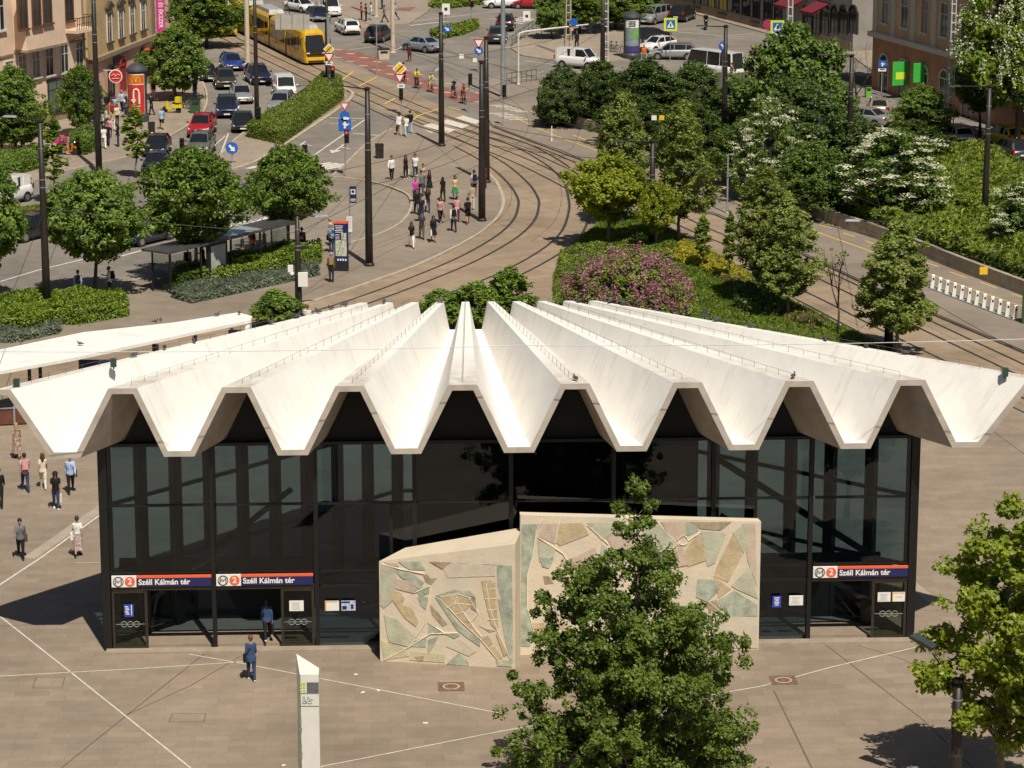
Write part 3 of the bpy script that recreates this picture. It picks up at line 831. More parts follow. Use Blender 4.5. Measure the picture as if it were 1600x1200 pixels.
polyL = [
 (1, q1([(1505, 385), (1600, 370), (1605, 900), (1560, 800), (1510, 620)])), (1, q1([(1510, 700), (1600, 720), (1605, 1100), (1570, 1020)])),
 (0, q1([(780, 480), (880, 520), (870, 700), (800, 760), (778, 740)])), (1, q1([(890, 470), (1020, 440), (1060, 520), (960, 520)])),
 (3, q1([(1085, 435), (1165, 425), (1215, 465), (1165, 515)])), (1, q1([(1165, 420), (1230, 415), (1215, 470)])), (1, q1([(1245, 412), (1330, 395), (1300, 435)])), (1, q1([(1410, 390), (1500, 380), (1495, 410), (1420, 415)])),
 (1, q1([(870, 520), (980, 540), (1050, 600), (1020, 640), (900, 560)])), (4, q1([(850, 570), (960, 590), (1010, 640), (980, 665), (880, 640)])),
 (3, q1([(1045, 555), (1070, 548), (1090, 575), (1130, 572), (1095, 615), (1060, 595)])), (1, q1([(1000, 650), (1080, 620), (1090, 660), (1030, 690)])), (1, q1([(1010, 690), (1080, 690), (1060, 770), (1030, 740)])),
 (2, q1([(850, 650), (900, 660), (930, 700), (910, 730), (980, 800), (1015, 840), (1000, 875), (930, 820), (840, 690)])), (2, q1([(930, 745), (975, 760), (1010, 830), (960, 810)])),
 (3, q1([(1090, 740), (1140, 790), (1195, 860), (1165, 875), (1100, 800)])), (1, q1([(1075, 840), (1120, 870), (1150, 910), (1080, 925)])),
 (1, q1([(1125, 680), (1240, 645), (1340, 655), (1370, 690), (1250, 670), (1150, 690)])), (1, q1([(1120, 690), (1150, 705), (1270, 870), (1400, 960), (1400, 1000), (1260, 900)])),
 (2, q1([(1150, 700), (1200, 670), (1250, 672), (1240, 730), (1190, 760)])), (2, q1([(1205, 765), (1250, 730), (1300, 790), (1330, 850), (1290, 840)])), (2, q1([(1258, 680), (1330, 690), (1345, 740), (1300, 780), (1255, 725)])), (2, q1([(1295, 850), (1340, 855), (1410, 940), (1385, 950)])), (3, q1([(1340, 700), (1370, 690), (1380, 780), (1345, 760)])),
 (2, q1([(1410, 590), (1470, 585), (1480, 700), (1500, 890), (1470, 860), (1430, 690)])), (2, q1([(1475, 600), (1495, 600), (1515, 880), (1500, 890)])), (1, q1([(1395, 870), (1440, 890), (1500, 900), (1460, 910)])),
 (2, q1([(1410, 950), (1450, 930), (1480, 980), (1440, 1010)])), (2, q1([(1445, 1010), (1490, 1000), (1540, 1070), (1530, 1100)])), (2, q1([(1500, 920), (1520, 915), (1570, 1050), (1550, 1060)])),
 (1, q1([(960, 1000), (985, 965), (1065, 945), (1060, 1005)])), (1, q1([(1075, 960), (1140, 935), (1110, 1000), (1075, 1040)])), (1, q1([(1180, 920), (1260, 915), (1275, 930), (1240, 950)])), (1, q1([(1190, 1110), (1270, 1040), (1330, 1100), (1330, 1120)])),
 (0, q1([(800, 800), (880, 830), (990, 930), (950, 1000), (830, 970)])), (5, q1([(780, 960), (930, 1010), (960, 1060), (800, 1085)])), (5, q1([(970, 1030), (1180, 1050), (1180, 1100), (960, 1085)])), (3, q1([(990, 1065), (1050, 1060), (1045, 1090), (1010, 1090)])),
 (4, q1([(800, 470), (880, 480), (895, 500), (830, 490)])), (0, q1([(1500, 1080), (1600, 1090), (1600, 1125), (1510, 1120)])),
 (6, q1([(1150, 470), (1380, 420), (1490, 430), (1495, 560), (1200, 570)])), (6, q1([(1190, 1000), (1270, 950), (1380, 1030), (1330, 1060)]))]
lineL = [(.05, q1([(790, 485), (900, 515), (1050, 545)])), (.05, q1([(985, 665), (1090, 620), (1060, 850), (1000, 940)])), (.05, q1([(960, 1000), (1090, 920), (1260, 915)])), (.045, q1([(1080, 850), (1170, 910)])),
 (.04, q1([(1150, 690), (1250, 670), (1330, 690), (1390, 790), (1340, 850), (1410, 940)])), (.04, q1([(1150, 700), (1290, 850), (1400, 950), (1450, 1010), (1540, 1110)])), (.03, q1([(1190, 760), (1250, 730), (1350, 740)])), (.03, q1([(1250, 670), (1260, 730), (1340, 850)])), (.03, q1([(1240, 800), (1300, 780)])), (.035, q1([(1440, 600), (1460, 740), (1510, 900), (1590, 1080)])), (.03, q1([(1420, 640), (1500, 640)])), (.03, q1([(1430, 700), (1500, 700)])), (.03, q1([(1445, 770), (1510, 770)])), (.03, q1([(1450, 830), (1510, 830)])), (.04, q1([(800, 1085), (960, 1000)]))]
q2_ = lambda pts: [(800 + x / 4, 760 + y / 4) for x, y in pts]
polyR = [
 (1, q2_([(60, 190), (190, 195), (150, 290), (130, 420), (90, 560), (95, 760), (140, 940), (110, 1000), (55, 1000)])),
 (4, q2_([(195, 195), (300, 200), (270, 360), (160, 310)])), (2, q2_([(300, 200), (440, 200), (480, 300), (300, 370), (275, 350)])), (0, q2_([(160, 330), (270, 390), (260, 440), (170, 470)])), (1, q2_([(170, 440), (260, 450), (230, 510), (190, 500)])), (3, q2_([(195, 560), (230, 560), (260, 605), (205, 610)])),
 (0, q2_([(470, 205), (660, 210), (670, 260), (560, 340)])), (4, q2_([(590, 320), (700, 250), (800, 330), (700, 420), (640, 400)])), (0, q2_([(830, 240), (910, 220), (1030, 360), (900, 470), (800, 380)])), (4, q2_([(930, 220), (1080, 220), (1090, 300), (1010, 350)])), (1, q2_([(1090, 220), (1180, 230), (1160, 280), (1100, 310), (1070, 290)])),
 (3, q2_([(1100, 222), (1370, 222), (1300, 275), (1180, 265)])), (0, q2_([(1180, 280), (1340, 290), (1270, 480), (1220, 500)])), (2, q2_([(1110, 360), (1170, 290), (1220, 460), (1100, 500), (1060, 430)])), (4, q2_([(900, 480), (1060, 370), (1100, 490), (950, 520)])), (2, q2_([(1280, 500), (1380, 300), (1430, 310), (1440, 430), (1350, 600), (1260, 560)])), (4, q2_([(1440, 230), (1520, 230), (1530, 620), (1470, 460)])), (0, q2_([(1380, 290), (1460, 230), (1480, 330), (1450, 420)])),
 (0, q2_([(1370, 620), (1490, 500), (1535, 700), (1400, 640)])), (1, q2_([(1160, 580), (1250, 580), (1300, 640), (1220, 720), (1150, 690)])), (2, q2_([(1260, 560), (1370, 640), (1290, 700)])), (1, q2_([(1290, 710), (1390, 650), (1535, 740), (1535, 810), (1330, 820)])), (3, q2_([(1200, 730), (1280, 705), (1310, 790), (1230, 770)])), (0, q2_([(1110, 860), (1280, 850), (1200, 930), (1120, 950)])), (5, q2_([(960, 860), (1030, 830), (1090, 880), (1000, 900)])), (1, q2_([(880, 900), (960, 870), (1000, 900), (960, 960)])), (6, q2_([(1210, 940), (1310, 815), (1530, 815), (1535, 1010), (1200, 1010)])), (2, q2_([(960, 700), (1020, 720), (1000, 830), (950, 800)])),
 (2, q2_([(125, 855), (200, 850), (210, 885), (135, 890)])), (2, q2_([(135, 895), (220, 890), (230, 920), (145, 930)])), (2, q2_([(240, 850), (330, 850), (330, 890), (245, 890)])), (4, q2_([(300, 480), (520, 380), (560, 520), (380, 560)])), (0, q2_([(560, 360), (700, 440), (640, 560), (540, 520)]))]
lineR = [(.06, q2_([(190, 200), (150, 290), (130, 430), (95, 560), (95, 760), (150, 950)])), (.05, q2_([(160, 315), (320, 420), (420, 600)])), (.04, q2_([(910, 225), (1045, 370)])), (.05, q2_([(890, 470), (1050, 350)])), (.04, q2_([(1100, 340), (1180, 285)])), (.04, q2_([(470, 240), (600, 360)])), (.05, q2_([(1320, 800), (1200, 930)])), (.04, q2_([(1230, 720), (1330, 800)])), (.03, q2_([(300, 200), (270, 350)])), (.04, [(1067 + 7.5 * math.cos(k * .52), 844 + 7.5 * math.sin(k * .52)) for k in range(13)])]
relief_wall('relief_wall', (594, 1033), (805, 1045), 877, 850, ((.7, 1.5), (-.1, 2.2), .12, .0), 'lower relief map wall of pale green and cream fields left of the corner joint', polyL, lineL, None)
relief_wall('relief_wall', (813, 1024), (1185, 1015), 805, 815, ((0, .45), (-.05, .45), .0, .0), 'tall wide relief map wall in pale stone tints behind the big plaza tree', polyR, lineR, None)
# ------------------------------------------------------------------ trees, shrubs, hedges
m_bark = mat('bark', (.085, .065, .048), .9, var=.35, scale=6, bump=.3)
m_palebark = mat('pale_bark', (.20, .16, .12), .9, var=.3, scale=6, bump=.3)
LF = {
 'street': leaf_mat('leaf_street', (0.057, 0.112, 0.015), (0.237, 0.335, 0.055), .3, .6),
 'plaza': leaf_mat('leaf_plaza', (.052, .092, .012), (.190, .262, .040), .3, .8),
 'maple': leaf_mat('leaf_maple', (0.128, 0.187, 0.017), (0.362, 0.416, 0.046), .4, .8),
 'lime': leaf_mat('leaf_lime', (0.151, 0.211, 0.018), (0.389, 0.423, 0.037), .4, .7),
 'olive': leaf_mat('leaf_olive', (0.097, 0.139, 0.029), (0.299, 0.355, 0.073), .3, .6),
 'yew': leaf_mat('leaf_yew', (0.024, 0.046, 0.009), (0.097, 0.150, 0.023), .15, .5),
 'shrub': leaf_mat('leaf_shrub', (0.045, 0.092, 0.015), (0.170, 0.252, 0.040), .25, .6),
 'bright': leaf_mat('leaf_bright', (0.086, 0.145, 0.013), (0.256, 0.341, 0.039), .35, .6),
 'laurel': leaf_mat('leaf_laurel', (0.062, 0.116, 0.010), (0.271, 0.365, 0.038), .3, 1.2),
 'lavender': leaf_mat('leaf_lavender', (.075, .10, .06), (.20, .23, .16), .2, 1.0),
 'hedge': leaf_mat('leaf_hedge', (0.067, 0.114, 0.015), (0.252, 0.307, 0.043), .25, .8),
 'juniper': leaf_mat('leaf_juniper', (0.067, 0.113, 0.013), (0.286, 0.352, 0.044), .2, .5),
 'grass': leaf_mat('leaf_grass', (0.071, 0.126, 0.016), (0.231, 0.304, 0.041), .3, .7),
 'dry': leaf_mat('leaf_dry', (.10, .10, .03), (.26, .23, .08), .3, .7),
 'gold': leaf_mat('leaf_gold', (0.165, 0.187, 0.018), (0.550, 0.462, 0.035), .3, .9),
}
m_cream = leaf_mat('blossom_cream', (.42, .44, .26), (.80, .80, .60), .2, 1.0)
m_pink = leaf_mat('blossom_pink', (.20, .055, .095), (.52, .26, .32), .25, 1.3)
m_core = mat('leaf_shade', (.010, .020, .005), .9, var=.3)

def leafy(name, P, N, S, mat_, rs, elong=1.6, core=None):
    """P centres, N facing directions, S sizes: one folded blade per row"""
    n = len(P)
    N = N / (np.linalg.norm(N, axis=1, keepdims=True) + 1e-9)
    T = rs.normal(size=(n, 3)); T -= N * np.sum(T * N, axis=1, keepdims=True)
    T /= (np.linalg.norm(T, axis=1, keepdims=True) + 1e-9)
    B = np.cross(N, T)
    s = S[:, None]
    v = np.empty((n, 4, 3))
    v[:, 0] = P - T * s * elong * .5
    v[:, 1] = P + B * s * .5 - N * s * .16
    v[:, 2] = P + T * s * elong * .5
    v[:, 3] = P - B * s * .5 - N * s * .16
    verts = v.reshape(-1, 3)
    i = np.arange(n) * 4
    tris = np.stack([i, i + 1, i + 2, i, i + 2, i + 3], 1).reshape(-1, 3)
    nf = len(tris); ncv = 0
    mats = [mat_]
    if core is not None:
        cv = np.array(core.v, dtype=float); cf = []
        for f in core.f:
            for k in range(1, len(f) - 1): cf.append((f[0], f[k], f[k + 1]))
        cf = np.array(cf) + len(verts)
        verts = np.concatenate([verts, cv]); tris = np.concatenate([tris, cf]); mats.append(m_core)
    me = bpy.data.meshes.new(name)
    me.vertices.add(len(verts)); me.vertices.foreach_set('co', verts.astype(np.float32).ravel())
    me.loops.add(len(tris) * 3); me.loops.foreach_set('vertex_index', tris.astype(np.int32).ravel())
    me.polygons.add(len(tris)); me.polygons.foreach_set('loop_start', np.arange(len(tris), dtype=np.int32) * 3)
    for m in mats: me.materials.append(m)
    if core is not None:
        mi = np.zeros(len(tris), dtype=np.int32); mi[nf:] = 1
        me.polygons.foreach_set('material_index', mi)
    me.update(calc_edges=True)
    return me

def dirs(rs, n):
    d = rs.normal(size=(n, 3)); return d / np.linalg.norm(d, axis=1, keepdims=True)

def crown_proto(name, kind, seed, prof, nclump, nleaf, leaf, cr, trunk, bark, lobes=.35, blossom=None, core=False, lean=0.0, wob=.25, limbs=14, branch=0):
    """prof: (z, radius) outline of the crown.  Returns meshes (crown, trunk, blossoms)"""
    leaf *= .66; nleaf = int(nleaf * 2.0); nclump = int(nclump * 2.6); cr *= .66; limbs = int(limbs * 1.6)
    rs = np.random.RandomState(seed)
    zs = np.array([p[0] for p in prof]); rr = np.array([p[1] for p in prof])
    C = []
    ph = rs.rand(6) * 6.28
    w = np.interp(np.linspace(zs[0], zs[-1], 60), zs, rr) + .25; w = w / w.sum()
    while len(C) < nclump:
        z = rs.choice(np.linspace(zs[0], zs[-1], 60), p=w) + rs.normal() * .1
        a = rs.rand() * 2 * math.pi
        r = np.interp(z, zs, rr)
        r *= 1 + lobes * (.6 * math.sin(2 * a + ph[0] + z * .7) + .5 * math.sin(3 * a + ph[1] - z * 1.1) + .4 * math.sin(z * 2.6 + ph[2] + a))
        q = r * rs.rand() ** .42
        C.append((q * math.cos(a), q * math.sin(a), z, q / max(r, .01)))
    BR = []
    if branch:
        # clumps strung along separate limbs, leaving gaps between them
        C = []; zl = np.linspace(zs[0], zs[-1] - .15, branch)
        wsum = np.interp(zl, zs, rr); share = (wsum ** 1.6 + .15) / (wsum ** 1.6 + .15).sum()
        for i in range(branch):
            zt = zl[i] + rs.normal() * .22; az = i * 2.399 + rs.normal() * .25; rt = np.interp(zt, zs, rr) * (.62 + .5 * rs.rand())
            zb = max(zs[0] * .7, zt - rt * (.45 + .35 * rs.rand())); tip = np.array([rt * math.cos(az), rt * math.sin(az), zt + .15 * rt * rs.rand()]); b0 = np.array([0, 0, zb])
            BR.append((b0, tip))
            k = max(3, int(nclump * share[i]))
            t = .22 + .82 * rs.rand(k) ** .7
            q = b0 + (tip - b0) * t[:, None]; q[:, 2] += .12 * rt * np.sin(t * 3.1)
            q += rs.normal(size=(k, 3)) * np.array([1, 1, .6]) * (.10 + .13 * rt * np.sin(np.clip(t, 0, 1) * 2.6))[:, None]
            for a_, tt in zip(q, t): C.append((*a_, min(1, tt)))
    C = np.array(C)
    per = max(1, nleaf // len(C))
    P = []; N = []
    for c in C:
        k = max(3, int(per * (.25 + 1.5 * rs.rand())))
        R_ = cr * (.6 + .7 * rs.rand())
        d = dirs(rs, k); d[:, 2] = d[:, 2] * .9 + .08
        P.append(c[:3] + d * (R_ * rs.rand(k, 1) ** .45) * np.array([1.1, 1.1, .95]))
        out = np.array([c[0], c[1], 0]) / (np.hypot(c[0], c[1]) + .3)
        N.append(d * .55 + np.array([.12, -.30, .70]) + out * .25 + rs.normal(size=(k, 3)) * .65)
    P = np.concatenate(P); N = np.concatenate(N)
    P[:, 2] = np.maximum(P[:, 2], .05)
    S = leaf * (.65 + .7 * rs.rand(len(P)))
    cm = None
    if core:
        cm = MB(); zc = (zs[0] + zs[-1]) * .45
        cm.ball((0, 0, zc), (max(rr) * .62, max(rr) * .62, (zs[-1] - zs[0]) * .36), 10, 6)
    crown = leafy(name + '_crown', P, N, S, LF[kind], rs, core=cm)
    tm = MB()
    H = zs[-1]; th, tr = trunk
    pts = [(0, 0, -.2)]; 
    for k in range(1, 7):
        z = H * .86 * k / 6
        pts.append((lean * z + wob * .3 * math.sin(z * 1.3 + seed), wob * .3 * math.sin(z * .9 + seed * 2), z))
    rad = [tr * 1.25] + [max(.02, tr * (1 - k / 6.6)) for k in range(1, 7)]
    tm.smooth = True
    tm.tube(pts, rad, 8)
    order = np.argsort(rs.rand(len(C)))[:limbs]
    for i in order:
        c = C[i]; z0 = max(th, min(c[2] - np.hypot(c[0], c[1]) * .7, H * .8)); z0 = min(z0, c[2])
        k = z0 / (H * .86) * 6; j = min(int(k), 5); f = k - j
        b = Vector(pts[j]).lerp(Vector(pts[j + 1]), min(f, 1)) if j > 0 else Vector((0, 0, z0))
        r0 = tr * (1 - .8 * z0 / H) * .55
        mid = b.lerp(Vector(c[:3]), .5) + Vector((0, 0, -.1 * np.hypot(c[0], c[1])))
        tm.tube([b, mid, Vector(c[:3])], [r0, r0 * .6, r0 * .2], 5)
    for b0, tip in BR:
        r0 = tr * (1 - .8 * b0[2] / H) * .5; b_ = Vector(b0); t_ = Vector(tip)
        tm.tube([b_, b_.lerp(t_, .5) + Vector((0, 0, .1)), t_], [r0, r0 * .6, r0 * .2], 5)
    trunk_me = tm.mesh(name + '_trunk', bark)
    bl = None
    if blossom:
        m_, frac, size, per_b, vert = blossom
        sel = C[(C[:, 3] > .45)]
        sel = sel[rs.rand(len(sel)) < frac]
        BP = []; BN = []
        for c in sel:
            out = np.array([c[0], c[1], 0]) / (np.hypot(c[0], c[1]) + .2)
            top = c[:3] + out * cr * .8 * rs.rand() + np.array([0, 0, cr * .75])
            for g in range(2):
                q = top + rs.normal(size=3) * cr * .5
                d = rs.normal(size=(per_b, 3)) * (np.array([.09, .09, .22]) if vert else np.array([.17, .17, .03]))
                BP.append(q + d); BN.append(np.tile([0, 0, 1.0], (per_b, 1)) + rs.normal(size=(per_b, 3)) * (.9 if vert else .3))
        BP = np.concatenate(BP); BN = np.concatenate(BN)
        bl = leafy(name + '_blossom', BP, BN, size * (.7 + .6 * rs.rand(len(BP))), m_, rs, elong=1.2)
    return dict(crown=crown, trunk=trunk_me, blossom=bl, H=H, Rm=float(max(rr)))

PR = {}
PR['street'] = crown_proto('street_tree', 'street', 11, [(2.2, .5), (2.8, 1.6), (3.8, 2.9), (4.9, 3.0), (6.0, 2.2), (6.9, .7)], 190, 12500, .20, .55, (1.9, .13), m_bark, lobes=.2)
PR['street2'] = crown_proto('street_tree', 'street', 23, [(2.2, .5), (2.9, 1.7), (4.0, 3.0), (5.1, 2.7), (6.2, 1.9), (7.0, .6)], 190, 12500, .20, .55, (1.9, .13), m_bark, lobes=.25)
PR['plaza'] = crown_proto('plaza_tree', 'plaza', 5, [(.9, 4.0), (2.2, 4.2), (3.6, 4.0), (5.0, 3.5), (6.4, 2.8), (7.3, 2.0), (8.0, 1.0), (9.2, .75), (10.2, .12)], 560, 62000, .135, .42, (1.3, .15), m_palebark, lobes=.34, limbs=2, branch=58)
PR['maple'] = crown_proto('maple_tree', 'maple', 31, [(2.4, 1.0), (3.2, 2.2), (4.6, 2.6), (6.2, 2.4), (7.8, 1.7), (9.3, .4)], 230, 15000, .185, .5, (2.2, .13), m_palebark, lobes=.35, limbs=2, branch=40)
PR['lime'] = crown_proto('lime_tree', 'lime', 8, [(2.0, .7), (2.8, 1.9), (3.8, 2.5), (4.9, 2.2), (6.0, .7)], 150, 9000, .21, .5, (2.0, .12), m_palebark, lobes=.2)
PR['upright'] = crown_proto('upright_tree', 'olive', 14, [(2.0, .6), (3.0, 1.6), (4.6, 2.0), (6.2, 1.8), (7.8, 1.2), (9.0, .35)], 190, 11500, .18, .45, (2.0, .12), m_palebark, lobes=.25, limbs=20)
PR['upright2'] = crown_proto('upright_tree', 'olive', 44, [(1.8, .8), (2.8, 1.9), (4.4, 2.1), (6.0, 1.7), (7.6, 1.3), (9.0, .3)], 180, 11500, .18, .45, (1.9, .12), m_palebark, lobes=.35, limbs=20)
PR['sapling'] = crown_proto('sapling', 'bright', 17, [(1.6, .25), (2.4, .5), (3.6, .5), (4.6, .35), (5.2, .1)], 34, 1300, .17, .25, (1.4, .045), m_palebark, lobes=.3, limbs=8)
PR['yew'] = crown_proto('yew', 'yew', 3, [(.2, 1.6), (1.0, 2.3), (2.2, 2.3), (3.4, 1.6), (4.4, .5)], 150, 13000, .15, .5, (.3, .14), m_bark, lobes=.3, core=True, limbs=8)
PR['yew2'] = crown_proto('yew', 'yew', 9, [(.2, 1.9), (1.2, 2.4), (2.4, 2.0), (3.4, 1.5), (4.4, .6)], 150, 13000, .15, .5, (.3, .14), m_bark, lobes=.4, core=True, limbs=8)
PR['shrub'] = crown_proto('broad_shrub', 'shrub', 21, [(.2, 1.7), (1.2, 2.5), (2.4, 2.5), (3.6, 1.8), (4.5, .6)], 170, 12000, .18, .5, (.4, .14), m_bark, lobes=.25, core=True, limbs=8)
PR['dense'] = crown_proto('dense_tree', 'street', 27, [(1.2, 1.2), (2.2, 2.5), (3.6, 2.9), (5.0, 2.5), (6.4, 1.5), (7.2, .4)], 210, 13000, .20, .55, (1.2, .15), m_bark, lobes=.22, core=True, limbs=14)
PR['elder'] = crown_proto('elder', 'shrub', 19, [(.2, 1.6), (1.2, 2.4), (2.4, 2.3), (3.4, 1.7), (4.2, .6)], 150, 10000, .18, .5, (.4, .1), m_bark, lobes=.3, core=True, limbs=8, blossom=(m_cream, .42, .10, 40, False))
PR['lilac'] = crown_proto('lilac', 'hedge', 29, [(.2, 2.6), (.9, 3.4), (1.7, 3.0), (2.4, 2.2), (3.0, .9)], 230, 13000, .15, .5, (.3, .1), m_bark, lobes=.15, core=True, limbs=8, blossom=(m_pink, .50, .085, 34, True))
PR['chestnut'] = crown_proto('chestnut_tree', 'bright', 37, [(2.3, 1.4), (3.4, 3.0), (5.0, 3.6), (7.0, 2.8), (8.6, .8)], 230, 13000, .26, .65, (1.6, .2), m_bark, lobes=.25, core=True, blossom=(m_cream, .55, .10, 22, True))
PR['bush'] = crown_proto('small_tree', 'street', 41, [(.5, .6), (1.1, 1.2), (1.9, 1.25), (2.7, .8), (3.2, .2)], 70, 3800, .19, .38, (.5, .07), m_bark, lobes=.25, limbs=10)

PROTO_OBJ = {}
def plant(kind, base, ytop, wpx, name, label, cat, group=None, rz=None, zoff=0):
    """base in photo pixels, ytop photo row of the top, wpx crown width in photo pixels"""
    p = GP(*base) if not isinstance(base, Vector) else base
    pr = PR[kind]
    h = top_z(p, ytop) - p.z
    s = (FPX / ((p - EYE).dot(FW)))
    w = wpx / s
    if kind not in PROTO_OBJ:
        o = bpy.data.objects.new(name, None); COL.objects.link(o); o.empty_display_size = .3
        link('crown', pr['crown'], o); link('trunk', pr['trunk'], o)
        if pr['blossom']: link('blossom', pr['blossom'], o)
        PROTO_OBJ[kind] = o
    else:
        o = copy_tree(PROTO_OBJ[kind]); o.name = name
        if 'group' in o: del o['group']
    o.location = p + Vector((0, 0, zoff)); o.rotation_euler = (0, 0, rng.random() * 6.28 if rz is None else rz)
    k = w / (2 * pr['Rm']); o.scale = (k, k, h / pr['H'])
    return tag(o, label, cat, group)

gL = 'trees along the boulevard'
plant('street', (150, 466), 272, 170, 'street_tree', 'leafy round street tree in the hedge right of two waiting backpackers', 'tree', gL, 0.3)
plant('street2', (307, 440), 236, 172, 'street_tree', 'leafy round street tree rising in front of the glass bus shelter', 'tree', gL, 2.2)
plant('street', (452, 400), 232, 128, 'street_tree', 'street tree behind the lamp post with a white box', 'tree', gL, 4.0)
plant('street2', (-18, 480), 262, 150, 'street_tree', 'street tree cut off by the left edge of the picture', 'tree', gL, 1.0)
plant('dense', (24, 243), 106, 110, 'street_tree', 'dark dense tree before the pink apartment house', 'tree', 'trees before the left houses', 1.4)
plant('dense', (128, 212), 104, 74, 'street_tree', 'small dark tree before the pink ground floor windows', 'tree', 'trees before the left houses', 3.0)
plant('dense', (275, 156), 40, 98, 'street_tree', 'round bright tree right of the red advertising column', 'tree', 'trees before the left houses', 5.0)
plant('dense', (322, 75), -30, 112, 'street_tree', 'dark tree spreading in front of the yellow tram', 'tree', 'trees before the left houses', 2.0)
plant('sapling', (213, 278), 168, 36, 'sapling', 'slender bright sapling by the black hatchback at the kerb', 'tree', None, 1.0)
plant('sapling', (84, 318), 186, 42, 'sapling', 'slender light green sapling behind the tall black lamp post', 'tree', None, 2.0)
plant('bush', (432, 512), 455, 74, 'small_tree', 'small dark leafy tree at the foot of the lamp post with white box', 'tree', None, 0.5)
for i, (b, t, w, lb) in enumerate((((690, 515), 455, 80, 'low leafy tree peeping over the left rear tips of the white roof'), ((745, 520), 444, 90, 'leafy tree behind the middle rear tips of the white roof'), ((795, 512), 422, 84, 'tallest leafy tree right behind the rear tips of the white roof'))):
    plant('bush', b, t, w, 'small_tree', lb, 'tree', 'small trees behind the station roof', i * 1.3)
gR = 'young trees in the planting bed'
plant('lime', (950, 384), 246, 128, 'lime_tree', 'bright yellow-green round tree at the tip of the planting bed', 'tree', gR, .8)
plant('upright', (971, 350), 150, 88, 'upright_tree', 'tall olive tree directly behind the bright yellow-green tree', 'tree', gR, 1.2)
plant('upright2', (1062, 381), 165, 108, 'upright_tree', 'tall olive tree right of the black mast in the bed', 'tree', gR, 2.6)
plant('lime', (1026, 395), 285, 66, 'lime_tree', 'thin small yellowish tree half behind the black mast', 'tree', gR, 4.2)
plant('upright', (1192, 478), 266, 96, 'upright_tree', 'tall olive tree, left of the close pair beside the tracks', 'tree', gR, 3.3)
plant('upright2', (1230, 498), 312, 98, 'upright_tree', 'shorter olive tree, right of the close pair beside the tracks', 'tree', gR, .4)
plant('upright2', (1398, 556), 352, 124, 'upright_tree', 'olive tree standing alone behind the black mast on the tracks', 'tree', gR, 5.2)
plant('sapling', (1098, 425), 338, 26, 'sapling', 'staked sapling left of its twin at the golden shrubs', 'tree', gR, .2)
plant('sapling', (1139, 442), 334, 22, 'sapling', 'staked sapling with a slim crown right of the golden shrubs', 'tree', gR, 2.9)
PT = G(990, 1252, .012); MT = G(1560, 1245, .012)
plant('plaza', PT, 755, 372, 'plaza_tree', 'big dense green tree in the foreground covering the relief wall', 'tree', None, 1.1)
plant('maple', MT, 792, 255, 'maple_tree', 'bright light green tree at the right edge with its shadow on the plaza', 'tree', None, .6)
gY = 'dark yews on the bank'
for i, (k, b, t, w, lb) in enumerate((
    ('yew', (878, 196), 108, 92, 'dark yew at the left end of the bank beside the crossing'), ('yew2', (938, 185), 98, 104, 'dark yew before the parked white van'),
    ('yew', (1005, 190), 95, 120, 'dark yew below the advertising column with the green poster'), ('yew2', (1082, 190), 100, 120, 'dark yew in front of the silver estate car'),
    ('yew', (1150, 205), 130, 110, 'dark yew beside the black mast with the blue disc'), ('yew2', (985, 228), 150, 120, 'low dark yew behind the tall olive tree'),
    ('yew', (1075, 255), 158, 120, 'low dark yew between the two tall olive trees'), ('yew2', (1245, 270), 130, 170, 'broad dark yew below the rounded shrub tree'),
    ('yew', (1330, 262), 182, 140, 'dark yew around the mast near the blue parked car'), ('yew2', (1420, 258), 190, 140, 'dark yew in front of the beige parked car'))):
    plant(k, b, t, w, 'yew', lb, 'shrub', gY, i * 1.7)
plant('shrub', (1240, 225), 45, 170, 'broad_shrub', 'large rounded shrub tree left of the bare tree', 'tree', None, .2)
plant('shrub', (1268, 326), 225, 120, 'broad_shrub', 'dark broad shrub along the low wall', 'shrub', 'shrubs on the bank', 1.1)
plant('shrub', (1160, 275), 190, 100, 'broad_shrub', 'dark shrub above the low wall right of the tall olive tree', 'shrub', 'shrubs on the bank', 3.1)
plant('dense', (1440, 222), 134, 96, 'broadleaf_tree', 'bright leafy tree in front of the orange house arches', 'tree', None, 1.2)
plant('street2', (1530, 214), 70, 120, 'broadleaf_tree', 'leafy tree behind the yellow taxi', 'tree', None, 4.2)
plant('chestnut', (1588, 236), -45, 190, 'chestnut_tree', 'flowering chestnut tree at the top right corner', 'tree', None, .9)
gE = 'white flowering elders'
plant('elder', (1198, 312), 165, 100, 'elder', 'elder with sparse white flowers behind the tall olive tree', 'shrub', gE, .4)
plant('elder', (1395, 335), 210, 165, 'elder', 'large elder full of white flowers in the middle of the bank', 'shrub', gE, 2.0)
plant('elder', (1592, 392), 290, 100, 'elder', 'white flowering elder cut by the right edge', 'shrub', gE, 4.4)
plant('lilac', (985, 492), 408, 225, 'lilac', 'wide lilac bush with pink blossom behind the white roof', 'shrub', None, .7)
for i, (b, t, w, lb) in enumerate((((862, 60), -20, 60, 'street tree left of the concrete lattice post'), ((905, 52), -30, 86, 'street tree over the dark parked cars'), ((962, 45), -28, 100, 'street tree behind the advertising column with the green poster'), ((1012, 20), -40, 70, 'street tree by the pale parked van'))):
    plant('dense', b, t, w, 'street_tree', lb, 'tree', 'trees on the far corner', i * 1.9)
